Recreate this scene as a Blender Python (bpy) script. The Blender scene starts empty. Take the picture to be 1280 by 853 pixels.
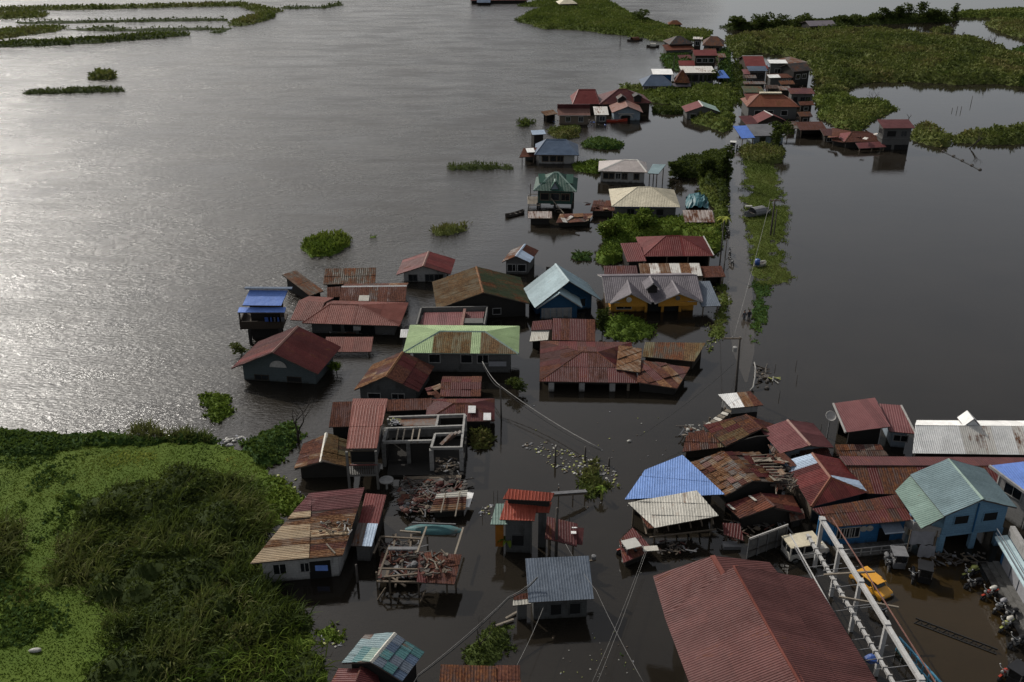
import bpy, bmesh, math, random
import numpy as np
from mathutils import Vector, Matrix

S = bpy.context.scene
COL = S.collection
random.seed(7)
RNG = np.random.default_rng(7)

# ------------------------------------------------------------------ camera
CAM_H = 50.0
FOC = 1244.0                      # focal length in pixels of a 1280 px wide picture
TH = math.atan(627 / 1244)        # pitch below the horizon
cam = bpy.data.cameras.new('camera')
cam_o = bpy.data.objects.new('camera', cam)
COL.objects.link(cam_o)
cam.sensor_width = 36
cam.lens = 36 * FOC / 1280
cam.clip_start = 0.5
cam.clip_end = 9000
cam_o.location = (0, 0, CAM_H)
cam_o.rotation_euler = (math.pi / 2 - TH, 0, 0)
S.camera = cam_o
S.render.resolution_x, S.render.resolution_y = 1024, 682

# ------------------------------------------------------------------ sky and sun
SUN_AZ, SUN_EL = math.radians(-41), math.radians(37)   # azimuth from +Y, negative = left
W = bpy.data.worlds.new('World')
S.world = W
W.use_nodes = True
wn = W.node_tree
wn.nodes.clear()
sky = wn.nodes.new('ShaderNodeTexSky')
sky.sky_type = 'NISHITA'
sky.sun_disc = False
sky.sun_elevation = SUN_EL
sky.sun_rotation = SUN_AZ
sky.air_density = 1.0
sky.dust_density = 3.0
sky.ozone_density = 1.0
hsv = wn.nodes.new('ShaderNodeHueSaturation')
hsv.inputs['Saturation'].default_value = 0.3
bg = wn.nodes.new('ShaderNodeBackground')
bg.inputs['Strength'].default_value = 0.15
wo = wn.nodes.new('ShaderNodeOutputWorld')
wn.links.new(sky.outputs[0], hsv.inputs['Color'])
wn.links.new(hsv.outputs[0], bg.inputs['Color'])
wn.links.new(bg.outputs[0], wo.inputs['Surface'])
sun = bpy.data.lights.new('sun', 'SUN')
sun.energy = 4.1
sun.angle = math.radians(0.6)
sun.color = (1.0, 0.95, 0.87)
sun_o = bpy.data.objects.new('sun', sun)
COL.objects.link(sun_o)
sun_dir = Vector((math.sin(SUN_AZ) * math.cos(SUN_EL), math.cos(SUN_AZ) * math.cos(SUN_EL), math.sin(SUN_EL)))
sun_o.rotation_euler = sun_dir.to_track_quat('Z', 'Y').to_euler()
sun_o.location = sun_dir * 300
S.view_settings.view_transform = 'Standard'
S.view_settings.look = 'None'
S.view_settings.exposure = -0.2
S.view_settings.gamma = 1.0

# ------------------------------------------------------------------ survey helpers
_f = Vector((0, math.cos(TH), -math.sin(TH)))
_u = Vector((0, math.sin(TH), math.cos(TH)))
CAMP = Vector((0, 0, CAM_H))

def G(px, py, z=0.0):
    """ground plan: where the sight line through a picture point meets the height z"""
    d = _f + Vector((1, 0, 0)) * ((px - 640) / FOC) - _u * ((py - 426.5) / FOC)
    return CAMP + d * ((CAM_H - z) / -d.z)

def PY(p):
    q = p - CAMP
    return 426.5 - FOC * q.dot(_u) / q.dot(_f)

def bisect(fn, target, lo, hi):
    """fn decreasing in its argument"""
    for _ in range(50):
        m = (lo + hi) / 2
        if fn(m) > target:
            lo = m
        else:
            hi = m
    return (lo + hi) / 2

BED = -1.1                         # lake bed and drowned street below the flood

# ------------------------------------------------------------------ object helpers
def tag(o, label=None, cat=None, group=None, kind=None):
    if label: o['label'] = label
    if cat: o['category'] = cat
    if group: o['group'] = group
    if kind: o['kind'] = kind
    return o

def empty(name, loc, rz=0.0):
    o = bpy.data.objects.new(name, None)
    COL.objects.link(o)
    o.location = loc
    o.rotation_euler = (0, 0, rz)
    o.empty_display_size = 0.3
    return o

def mesh_obj(name, verts, faces, mat, parent=None, smooth=False, uvs=None):
    me = bpy.data.meshes.new(name)
    me.from_pydata([tuple(v) for v in verts], [], faces)
    if uvs is not None:
        uv = me.uv_layers.new(name='UVMap')
        idx = np.empty(len(me.loops), dtype=np.int32)
        me.loops.foreach_get('vertex_index', idx)
        uv.data.foreach_set('uv', np.asarray(uvs, dtype=np.float32)[idx].ravel())
    me.materials.append(mat)
    if smooth:
        me.polygons.foreach_set('use_smooth', [True] * len(me.polygons))
    me.update()
    o = bpy.data.objects.new(name, me)
    COL.objects.link(o)
    if parent: o.parent = parent
    return o

class MB:
    """collects shapes, then links them as one mesh"""
    def __init__(s): s.v = []; s.f = []
    def add(s, vs, fs):
        n = len(s.v)
        s.v += [Vector(v) for v in vs]
        s.f += [tuple(i + n for i in f) for f in fs]
        return s
    def box(s, x0, x1, y0, y1, z0, z1):
        v = [(x, y, z) for z in (z0, z1) for y in (y0, y1) for x in (x0, x1)]
        return s.add(v, [(0, 2, 3, 1), (4, 5, 7, 6), (0, 1, 5, 4), (2, 6, 7, 3), (0, 4, 6, 2), (1, 3, 7, 5)])
    def prism(s, poly, dvec):
        """polygon (3d points) swept by dvec"""
        n = len(poly); dvec = Vector(dvec)
        v = [Vector(p) for p in poly] + [Vector(p) + dvec for p in poly]
        return s.add(v, [tuple(range(n)), tuple(range(2 * n - 1, n - 1, -1))] +
                     [(i, i + n, (i + 1) % n + n, (i + 1) % n) for i in range(n)])
    def beam(s, a, b, w, h=None, up=(0, 0, 1)):
        """square bar from a to b"""
        a, b = Vector(a), Vector(b); h = h or w
        d = (b - a).normalized()
        upv = Vector(up)
        if abs(d.dot(upv)) > .98: upv = Vector((0, 1, 0))
        x = d.cross(upv).normalized(); y = x.cross(d)
        p = [a + x * i * w / 2 + y * j * h / 2 for i, j in ((-1, -1), (1, -1), (1, 1), (-1, 1))]
        return s.prism(p, b - a)
    def tube(s, pts, rads, n=6):
        pts = [Vector(p) for p in pts]
        if not hasattr(rads, '__len__'): rads = [rads] * len(pts)
        base = len(s.v); rings = []
        for i, p in enumerate(pts):
            d = (pts[min(i + 1, len(pts) - 1)] - pts[max(i - 1, 0)]).normalized()
            r = Vector((0, 0, 1)) if abs(d.z) < .9 else Vector((1, 0, 0))
            x = d.cross(r).normalized(); y = x.cross(d)
            s.v += [p + (x * math.cos(2 * math.pi * k / n) + y * math.sin(2 * math.pi * k / n)) * rads[i] for k in range(n)]
        for i in range(len(pts) - 1):
            for k in range(n):
                a = base + i * n + k; b = base + i * n + (k + 1) % n
                s.f.append((a, b, b + n, a + n))
        s.f.append(tuple(base + k for k in range(n))[::-1])
        s.f.append(tuple(base + (len(pts) - 1) * n + k for k in range(n)))
        return s
    def lathe(s, prof, n=12, c=(0, 0, 0)):
        base = len(s.v); c = Vector(c)
        for r, z in prof:
            s.v += [c + Vector((r * math.cos(2 * math.pi * k / n), r * math.sin(2 * math.pi * k / n), z)) for k in range(n)]
        for i in range(len(prof) - 1):
            for k in range(n):
                a = base + i * n + k; b = base + i * n + (k + 1) % n
                s.f.append((a, b, b + n, a + n))
        s.f.append(tuple(base + k for k in range(n))[::-1])
        s.f.append(tuple(base + (len(prof) - 1) * n + k for k in range(n)))
        return s
    def blob(s, c, rx, ry, rz, n=8, m=5, j=.12):
        base = len(s.v); c = Vector(c)
        for i in range(m + 1):
            t = math.pi * i / m
            for k in range(n):
                q = 1 + random.uniform(-j, j)
                s.v.append(c + Vector((rx * math.sin(t) * math.cos(2 * math.pi * k / n) * q, ry * math.sin(t) * math.sin(2 * math.pi * k / n) * q, rz * math.cos(t))))
        for i in range(m):
            for k in range(n):
                a = base + i * n + k; b = base + i * n + (k + 1) % n
                s.f.append((a, a + n, b + n, b))
        return s
    def xf(s, m):
        s.v = [m @ v for v in s.v]; return s
    def build(s, name, mat, parent=None, smooth=False):
        return mesh_obj(name, s.v, s.f, mat, parent, smooth)

# ------------------------------------------------------------------ materials
MATS = {}
def _new(name):
    m = bpy.data.materials.new(name); m.use_nodes = True
    nt = m.node_tree; b = nt.nodes['Principled BSDF']
    MATS[name] = m
    return m, nt, b

def N(nt, kind, **kw):
    n = nt.nodes.new('ShaderNode' + kind)
    for k, v in kw.items():
        if k.startswith('i_'): n.inputs[k[2:].replace('_', ' ')].default_value = v
        else: setattr(n, k, v)
    return n

def L(nt, a, b): nt.links.new(a, b)

def mapr(nt, src, a, b, c=0., d=1.):
    n = N(nt, 'MapRange'); n.inputs[1].default_value = a; n.inputs[2].default_value = b
    n.inputs[3].default_value = c; n.inputs[4].default_value = d
    L(nt, src, n.inputs[0]); return n.outputs[0]

def mix(nt, fac, a, b, mode='MIX'):
    n = N(nt, 'MixRGB', blend_type=mode)
    if isinstance(fac, (int, float)): n.inputs[0].default_value = fac
    else: L(nt, fac, n.inputs[0])
    for i, c in ((1, a), (2, b)):
        if isinstance(c, tuple): n.inputs[i].default_value = (*c[:3], 1)
        else: L(nt, c, n.inputs[i])
    return n.outputs[0]

def noise(nt, vec, scale, detail=4, rough=.6):
    n = N(nt, 'TexNoise'); n.inputs['Scale'].default_value = scale
    n.inputs['Detail'].default_value = detail; n.inputs['Roughness'].default_value = rough
    L(nt, vec, n.inputs['Vector']); return n.outputs['Fac']

def val(nt, col, mul):
    n = N(nt, 'MixRGB', blend_type='MULTIPLY'); n.inputs[0].default_value = 1
    L(nt, col, n.inputs[1]); L(nt, mul, n.inputs[2]); return n.outputs[0]

RUST1 = (0.055, 0.017, 0.009)
RUST2 = (0.125, 0.052, 0.022)
def roof_mat(name, base, rust=0.25, fade=None, rough=.5, rcol=RUST1, rcol2=RUST2, tint=.22, metal=0.0):
    """painted or galvanised roofing iron: faded paint, rust in streaks down the slope, per-sheet tint"""
    base = tuple(c * .47 for c in base); fade = tuple(c * .47 for c in fade) if fade else None
    rcol = tuple(c * .58 for c in rcol) if rcol is not RUST1 else rcol; rcol2 = tuple(c * .58 for c in rcol2) if rcol2 is not RUST2 else rcol2
    m, nt, b = _new(name)
    uv = N(nt, 'TexCoord').outputs['UV']
    geo = N(nt, 'NewGeometry').outputs['Position']
    mp = N(nt, 'Mapping'); mp.inputs['Scale'].default_value = (2.6, .35, 1); L(nt, uv, mp.inputs[0])
    oi = N(nt, 'ObjectInfo').outputs['Random']
    addv = N(nt, 'VectorMath', operation='ADD'); L(nt, mp.outputs[0], addv.inputs[0])
    L(nt, geo, addv.inputs[1])
    streak = noise(nt, mp.outputs[0], 1.3, 5, .65)
    blot = noise(nt, geo, .55, 5, .6)
    fine = noise(nt, geo, 5.0, 3, .6)
    fade = fade or tuple(min(1, c * 1.3 + .006) for c in base)
    col = mix(nt, mapr(nt, blot, .35, .7), base, fade)
    s1 = N(nt, 'Math', operation='ADD'); L(nt, streak, s1.inputs[0]); L(nt, blot, s1.inputs[1])
    s2 = N(nt, 'Math', operation='MULTIPLY_ADD'); L(nt, fine, s2.inputs[0]); s2.inputs[1].default_value = .35; L(nt, s1.outputs[0], s2.inputs[2])
    s3 = N(nt, 'Math', operation='MULTIPLY_ADD'); L(nt, oi, s3.inputs[0]); s3.inputs[1].default_value = .16; L(nt, s2.outputs[0], s3.inputs[2])
    hi = 1.72 - rust * .95
    rf = mapr(nt, s3.outputs[0], hi - .12, hi + .14)
    rc = mix(nt, mapr(nt, fine, .35, .65), rcol, rcol2)
    col = mix(nt, rf, col, rc)
    col = val(nt, col, mapr(nt, oi, 0, 1, 1 - tint, 1 + tint * .6))
    col = val(nt, col, mapr(nt, fine, .2, .8, .82, 1.14))
    L(nt, col, b.inputs['Base Color'])
    L(nt, mapr(nt, rf, 0, 1, rough, .9), b.inputs['Roughness'])
    b.inputs['Metallic'].default_value = metal
    b.inputs['Specular IOR Level'].default_value = .12
    bp = N(nt, 'Bump'); bp.inputs['Strength'].default_value = .4; bp.inputs['Distance'].default_value = .02
    dent = noise(nt, geo, 1.1, 2, .5)
    bp2 = N(nt, 'Bump'); bp2.inputs['Strength'].default_value = .5; bp2.inputs['Distance'].default_value = .12
    L(nt, dent, bp2.inputs['Height']); L(nt, bp2.outputs[0], bp.inputs['Normal'])
    L(nt, fine, bp.inputs['Height']); L(nt, bp.outputs[0], b.inputs['Normal'])
    return m

def wall_mat(name, base, dirt=.5, rough=.85, dcol=(.022, .020, .016)):
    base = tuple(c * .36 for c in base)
    m, nt, b = _new(name)
    geo = N(nt, 'NewGeometry').outputs['Position']
    mp = N(nt, 'Mapping'); mp.inputs['Scale'].default_value = (1, 1, .3); L(nt, geo, mp.inputs[0])
    n1 = noise(nt, mp.outputs[0], 1.6, 6, .65); n2 = noise(nt, geo, 7, 4, .6)
    oi = N(nt, 'ObjectInfo').outputs['Random']
    col = mix(nt, mapr(nt, n1, .72 - dirt * .3, .95 - dirt * .25), base, dcol)
    sx = N(nt, 'SeparateXYZ'); L(nt, geo, sx.inputs[0])
    wl = N(nt, 'Math', operation='MULTIPLY_ADD'); L(nt, n1, wl.inputs[0]); wl.inputs[1].default_value = 1.2; L(nt, sx.outputs[2], wl.inputs[2])
    col = mix(nt, mapr(nt, wl.outputs[0], .85, .55, 0, .75), col, dcol)     # flood stain up to an old water line
    col = val(nt, col, mapr(nt, n2, .2, .8, .85, 1.12))
    ax = N(nt, 'Math', operation='MULTIPLY_ADD'); L(nt, sx.outputs[1], ax.inputs[0]); ax.inputs[1].default_value = .9; L(nt, sx.outputs[0], ax.inputs[2])
    cv = N(nt, 'CombineXYZ'); L(nt, ax.outputs[0], cv.inputs[0]); L(nt, sx.outputs[2], cv.inputs[1])
    bk = N(nt, 'TexBrick'); bk.inputs['Scale'].default_value = 1.0; bk.inputs['Brick Width'].default_value = .45; bk.inputs['Row Height'].default_value = .22; bk.inputs['Mortar Size'].default_value = .016
    bk.inputs['Color1'].default_value = (1, 1, 1, 1); bk.inputs['Color2'].default_value = (.82, .82, .82, 1); bk.inputs['Mortar'].default_value = (.62, .62, .62, 1)
    L(nt, cv.outputs[0], bk.inputs['Vector'])
    col = mix(nt, .55, col, bk.outputs['Color'], 'MULTIPLY')
    col = val(nt, col, mapr(nt, oi, 0, 1, .9, 1.06))
    L(nt, col, b.inputs['Base Color']); b.inputs['Roughness'].default_value = rough
    b.inputs['Specular IOR Level'].default_value = .2
    bp = N(nt, 'Bump'); bp.inputs['Strength'].default_value = .3; bp.inputs['Distance'].default_value = .02
    L(nt, n2, bp.inputs['Height']); L(nt, bp.outputs[0], b.inputs['Normal'])
    return m

def plain_mat(name, base, rough=.6, metal=0., var=.2, scale=3., spec=.3):
    base = tuple(c * (.6 if max(base) > .1 else .85) for c in base)
    m, nt, b = _new(name)
    geo = N(nt, 'NewGeometry').outputs['Position']
    n1 = noise(nt, geo, scale, 4, .6)
    oi = N(nt, 'ObjectInfo').outputs['Random']
    col = mix(nt, mapr(nt, n1, .3, .7), tuple(c * (1 - var) for c in base), tuple(min(1, c * (1 + var)) for c in base))
    col = val(nt, col, mapr(nt, oi, 0, 1, 1 - var * .6, 1 + var * .4))
    L(nt, col, b.inputs['Base Color']); b.inputs['Roughness'].default_value = rough
    b.inputs['Metallic'].default_value = metal; b.inputs['Specular IOR Level'].default_value = spec
    return m

def leaf_mat(name, cols, trans=.25):
    """foliage: per-leaf colour from the 'tint' attribute of each leaf"""
    cols = [tuple(q * 1.2 for q in c) for c in cols]
    m, nt, b = _new(name)
    at = N(nt, 'Attribute'); at.attribute_name = 'tint'
    rp = N(nt, 'ValToRGB')
    rp.color_ramp.elements[0].color = (*cols[0], 1); rp.color_ramp.elements[1].color = (*cols[-1], 1)
    for i, c in enumerate(cols[1:-1]):
        e = rp.color_ramp.elements.new((i + 1) / (len(cols) - 1)); e.color = (*c, 1)
    L(nt, at.outputs['Fac'], rp.inputs[0])
    L(nt, rp.outputs[0], b.inputs['Base Color'])
    b.inputs['Roughness'].default_value = .8
    b.inputs['Specular IOR Level'].default_value = .08
    tr = N(nt, 'BsdfTranslucent'); L(nt, mix(nt, .5, rp.outputs[0], (.10, .13, .02)), tr.inputs['Color'])
    ms = N(nt, 'MixShader'); ms.inputs[0].default_value = trans
    L(nt, b.outputs[0], ms.inputs[1]); L(nt, tr.outputs[0], ms.inputs[2])
    L(nt, ms.outputs[0], nt.nodes['Material Output'].inputs['Surface'])
    return m

# roofs
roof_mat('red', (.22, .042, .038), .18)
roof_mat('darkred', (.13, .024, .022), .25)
roof_mat('maroon', (.125, .034, .034), .25)
roof_mat('salmon', (.27, .088, .066), .12)
roof_mat('pink', (.24, .085, .085), .12)
roof_mat('dustpink', (.30, .155, .125), .3)
roof_mat('orange', (.42, .085, .050), .08)
roof_mat('bigred', (.19, .074, .066), .14, tint=.14)
roof_mat('terracotta', (.23, .075, .040), .25)
roof_mat('brown', (.085, .042, .032), .5)
roof_mat('rust', (.15, .058, .048), .62, rcol=(.085, .030, .022), rcol2=(.175, .070, .042))
roof_mat('rustlight', (.42, .31, .22), .62, rcol=(.13, .052, .025), rcol2=(.28, .15, .075))
roof_mat('tan', (.72, .54, .34), .42, rcol=(.10, .045, .022), rcol2=(.30, .16, .08))
roof_mat('striped', (.74, .64, .58), .5, rcol=(.12, .045, .03))
roof_mat('rustdeep', (.115, .036, .032), .45, rcol=(.06, .022, .016), rcol2=(.13, .055, .036))
roof_mat('rustgrey', (.20, .15, .125), .55, rcol=(.07, .03, .02), rcol2=(.16, .085, .055))
roof_mat('grey', (.22, .22, .23), .12)
roof_mat('greyrust', (.26, .235, .215), .5)
roof_mat('slate', (.205, .18, .20), .06)
roof_mat('bluegrey', (.165, .20, .25), .03, tint=.08)
roof_mat('steelblue', (.10, .145, .22), .03)
roof_mat('blue', (.22, .38, .92), .0, tint=.1)
roof_mat('brightblue', (.12, .25, .72), .0, tint=.1)
roof_mat('tarp', (.26, .44, .90), .0, tint=.05)
roof_mat('paleblue', (.56, .72, .76), .06)
roof_mat('skyblue', (.66, .80, .98), .1)
roof_mat('tealroof', (.26, .36, .38), .05, tint=.1)
roof_mat('mint', (.30, .42, .36), .05, tint=.1)
roof_mat('teal', (.10, .24, .25), .3)
roof_mat('green', (.040, .115, .085), .1)
roof_mat('lightgreen', (.50, .66, .34), .05, tint=.1)
roof_mat('greenrust', (.22, .19, .095), .55, rcol=(.10, .055, .022), rcol2=(.20, .12, .05))
roof_mat('olive', (.075, .10, .045), .4)
roof_mat('oliverust', (.20, .15, .075), .6, rcol=(.10, .055, .028), rcol2=(.22, .13, .06))
roof_mat('moss', (.085, .065, .040), .5)
roof_mat('cream', (.86, .77, .57), .05, tint=.06)
roof_mat('creamold', (.80, .76, .66), .22, tint=.15)
roof_mat('white', (1.15, 1.14, 1.10), .12, tint=.1)
roof_mat('whiterust', (1.0, .96, .88), .38)
roof_mat('whitepink', (.70, .62, .58), .2)
roof_mat('darkroof', (.055, .050, .048), .3)
# walls and solids
wall_mat('w_white', (.75, .73, .70)); wall_mat('w_grey', (.24, .235, .225)); wall_mat('w_concrete', (.33, .32, .30), .4)
wall_mat('w_beige', (.33, .26, .20), .25); wall_mat('w_yellow', (1.0, .48, .07), .2); wall_mat('w_blue', (.06, .28, .62), .3)
wall_mat('w_skyblue', (.36, .66, .92), .3); wall_mat('w_paleblue', (.55, .66, .76)); wall_mat('w_green', (.07, .16, .13))
wall_mat('w_tealgrey', (.17, .21, .22)); wall_mat('w_orange', (.8, .30, .04)); wall_mat('w_wood', (.10, .075, .055), .6)
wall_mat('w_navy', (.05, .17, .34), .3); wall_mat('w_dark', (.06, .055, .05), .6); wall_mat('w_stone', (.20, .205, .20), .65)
plain_mat('deck', (.07, .055, .045), .9); plain_mat('timber', (.16, .125, .09), .85, scale=6); plain_mat('paletimber', (.26, .22, .17), .8, scale=6)
plain_mat('pole', (.06, .052, .045), .85); plain_mat('trim', (.50, .48, .45), .6); plain_mat('trimred', (.16, .05, .045), .6)
plain_mat('frame', (.40, .39, .37), .5); plain_mat('glass', (.012, .014, .016), .12, var=.4, spec=.5); plain_mat('darkvoid', (.008, .008, .008), .9)  # darkvoid: flat black standing in for the shade inside open windows and doorways
plain_mat('concrete', (.34, .33, .31), .85, scale=2.5, var=.3); plain_mat('darkconcrete', (.17, .165, .155), .9, scale=2.5, var=.35)
plain_mat('whitesteel', (.58, .57, .55), .45, var=.15); plain_mat('bluesteel', (.09, .30, .45), .4, var=.15)
plain_mat('black', (.015, .015, .016), .4); plain_mat('chrome', (.5, .5, .5), .25, .8); plain_mat('tyre', (.015, .015, .015), .9)
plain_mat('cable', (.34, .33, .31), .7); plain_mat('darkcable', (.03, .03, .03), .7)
plain_mat('yellowpaint', (.85, .40, .03), .3, var=.06, spec=.5); plain_mat('whitepaint', (.62, .60, .54), .35, var=.08, spec=.5)
plain_mat('redpaint', (.42, .045, .02), .4, var=.1, spec=.5); plain_mat('bluepaint', (.03, .09, .34), .4, var=.1, spec=.5)
plain_mat('greenpaint', (.05, .2, .13), .4, var=.1); plain_mat('lime', (.40, .42, .12), .5); plain_mat('greycover', (.19, .19, .195), .8)
plain_mat('plastic', (.40, .39, .35), .5, var=.3, scale=8); plain_mat('cloth', (.36, .36, .38), .9, var=.12); plain_mat('teal_tarp', (.03, .16, .19), .5, var=.35)
plain_mat('bark', (.035, .028, .022), .95); plain_mat('skin', (.22, .11, .07), .6); plain_mat('shirt', (.03, .03, .035), .9); plain_mat('shirt2', (.10, .10, .11), .9)
plain_mat('mudbed', (.05, .042, .030), .95); plain_mat('boatwood', (.06, .05, .042), .8)
# vegetation
leaf_mat('lf_mat', [(.030, .052, .008), (.058, .094, .012), (.082, .116, .016), (.100, .122, .022)])
leaf_mat('lf_reed', [(.020, .031, .009), (.038, .055, .014), (.066, .083, .022), (.084, .084, .030)])
leaf_mat('lf_hyacinth', [(.016, .034, .010), (.030, .060, .014), (.055, .092, .022)])
leaf_mat('lf_dry', [(.034, .046, .013), (.064, .078, .021), (.084, .092, .027), (.092, .080, .030)])
leaf_mat('lf_marsh', [(.030, .044, .010), (.058, .080, .016), (.080, .100, .022), (.096, .104, .030)])
leaf_mat('lf_dark', [(.014, .022, .006), (.028, .040, .010), (.046, .060, .015)])
leaf_mat('lf_bright', [(.10, .13, .02), (.20, .22, .04), (.30, .28, .06)])

# ================================================================== the setting
def water_mat(name, base, k_open):
    m, nt, b = _new(name)
    geo = N(nt, 'NewGeometry').outputs['Position']
    sx = N(nt, 'SeparateXYZ'); L(nt, geo, sx.inputs[0])
    # wind-ruffled open lake to the west, sheltered water among the houses and to the east
    big = noise(nt, geo, .012, 3, .5)
    yy = N(nt, 'Math', operation='MULTIPLY_ADD'); L(nt, sx.outputs[1], yy.inputs[0]); yy.inputs[1].default_value = -.32; L(nt, sx.outputs[0], yy.inputs[2])
    xx = N(nt, 'Math', operation='MULTIPLY_ADD'); L(nt, big, xx.inputs[0]); xx.inputs[1].default_value = 16; L(nt, yy.outputs[0], xx.inputs[2])
    openw = mapr(nt, xx.outputs[0], -30, -52)
    patch_ = noise(nt, geo, .05, 3, .55)
    m1 = N(nt, 'Mapping'); m1.inputs['Rotation'].default_value = (0, 0, math.radians(28)); m1.inputs['Scale'].default_value = (.55, 1.7, 1); L(nt, geo, m1.inputs[0])
    r1 = noise(nt, m1.outputs[0], 2.1, 3, .55)
    r2 = noise(nt, m1.outputs[0], 6.5, 2, .5)
    r3 = noise(nt, m1.outputs[0], .32, 2, .5)
    a = N(nt, 'Math', operation='MULTIPLY_ADD'); L(nt, r2, a.inputs[0]); a.inputs[1].default_value = .30; L(nt, r1, a.inputs[2])
    a2 = N(nt, 'Math', operation='MULTIPLY_ADD'); L(nt, r3, a2.inputs[0]); a2.inputs[1].default_value = 1.1; L(nt, a.outputs[0], a2.inputs[2])
    st = mapr(nt, openw, 0, 1, .035, k_open)
    st2 = N(nt, 'Math', operation='MULTIPLY'); L(nt, st, st2.inputs[0]); L(nt, mapr(nt, patch_, .3, .7, .55, 1.25), st2.inputs[1])
    bp = N(nt, 'Bump'); bp.inputs['Distance'].default_value = .19
    L(nt, st2.outputs[0], bp.inputs['Strength']); L(nt, a2.outputs[0], bp.inputs['Height'])
    silt = noise(nt, geo, .08, 4, .6)
    col = mix(nt, mapr(nt, silt, .3, .7), tuple(c * .8 for c in base), tuple(c * 1.2 for c in base))
    L(nt, col, b.inputs['Base Color'])
    scum = noise(nt, m1.outputs[0], .11, 4, .65)
    rg = N(nt, 'Math', operation='MULTIPLY'); L(nt, mapr(nt, openw, 0, 1, .045, .27), rg.inputs[0]); L(nt, mapr(nt, scum, .4, .62, .7, 1.45), rg.inputs[1])
    L(nt, rg.outputs[0], b.inputs['Roughness'])
    b.inputs['IOR'].default_value = 1.33
    b.inputs['Specular IOR Level'].default_value = .5
    L(nt, bp.outputs[0], b.inputs['Normal'])
    return m
water_mat('water', (.014, .0116, .0086), .7)
water_mat('yardwater', (.024, .0155, .006), .2)

def sheet(name, x0, x1, y0, y1, z, mat, kind='structure'):
    o = mesh_obj(name, [(x0, y0, z), (x1, y0, z), (x1, y1, z), (x0, y1, z)], [(0, 1, 2, 3)], MATS[mat])
    return tag(o, kind=kind)
tag(sheet('lake_bed', -3000, 3000, -300, 6000, BED, 'mudbed'), 'brown muddy bed under the flood water', 'ground')
tag(sheet('water', -3000, 3000, -300, 6000, 0, 'water'), 'grey flood water of the lake filling the whole village', 'water')
yp = [G(*p) for p in ((1100, 700), (1180, 690), (1225, 715), (1255, 770), (1262, 853), (1330, 1010), (1160, 1010), (1150, 853), (1110, 790), (1092, 745))]
yo = mesh_obj('yard_water', [(p.x, p.y, .004) for p in yp], [tuple(range(len(yp)))[::-1]], MATS['yardwater'])
tag(yo, 'brown silty water over the flooded parking yard', 'water', kind='structure')

water_mat('streetwater', (.036, .031, .025), .2)
sp = [G(*p) for p in ((931, 478), (916, 440), (911, 400), (911, 350), (911, 300), (910, 250), (908, 200), (906, 160), (906, 110), (904, 80), (902, 66), (910, 66), (914, 80), (920, 110), (924, 160), (925, 200), (928, 250), (933, 300), (939, 350), (943, 400), (943, 440), (934, 478))]
so = mesh_obj('street', [(p.x, p.y, .004) for p in sp], [tuple(range(len(sp)))[::-1]], MATS['streetwater'])
tag(so, 'pale silty water over the straight drowned street', 'street', kind='structure')

# ---- vegetation ---------------------------------------------------------------
def vnoise(x, y, sc, seed=0):
    """value noise, vectorised"""
    x = np.asarray(x) * sc + seed * 17.3; y = np.asarray(y) * sc + seed * 31.7
    xi = np.floor(x).astype(int); yi = np.floor(y).astype(int); xf = x - xi; yf = y - yi
    xf = xf * xf * (3 - 2 * xf); yf = yf * yf * (3 - 2 * yf)
    def h(a, b):
        s = np.sin(a * 127.1 + b * 311.7 + seed * 7.7) * 43758.5453
        return s - np.floor(s)
    return (h(xi, yi) * (1 - xf) + h(xi + 1, yi) * xf) * (1 - yf) + (h(xi, yi + 1) * (1 - xf) + h(xi + 1, yi + 1) * xf) * yf

def fbm(x, y, sc, seed=0):
    return (vnoise(x, y, sc, seed) * .55 + vnoise(x, y, sc * 2.3, seed + 1) * .3 + vnoise(x, y, sc * 5.1, seed + 2) * .15)

def sdist(px, py, poly):
    """signed distance to a polygon, positive inside"""
    n = len(poly); ins = np.zeros(len(px), bool); best = np.full(len(px), 1e9)
    for i in range(n):
        ax, ay = poly[i]; bx, by = poly[(i + 1) % n]
        c = ((ay > py) != (by > py)) & (px < (bx - ax) * (py - ay) / ((by - ay) if by != ay else 1e-9) + ax)
        ins ^= c
        dx, dy = bx - ax, by - ay
        t = np.clip(((px - ax) * dx + (py - ay) * dy) / (dx * dx + dy * dy + 1e-12), 0, 1)
        best = np.minimum(best, np.hypot(px - ax - t * dx, py - ay - t * dy))
    return np.where(ins, best, -best)

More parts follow.
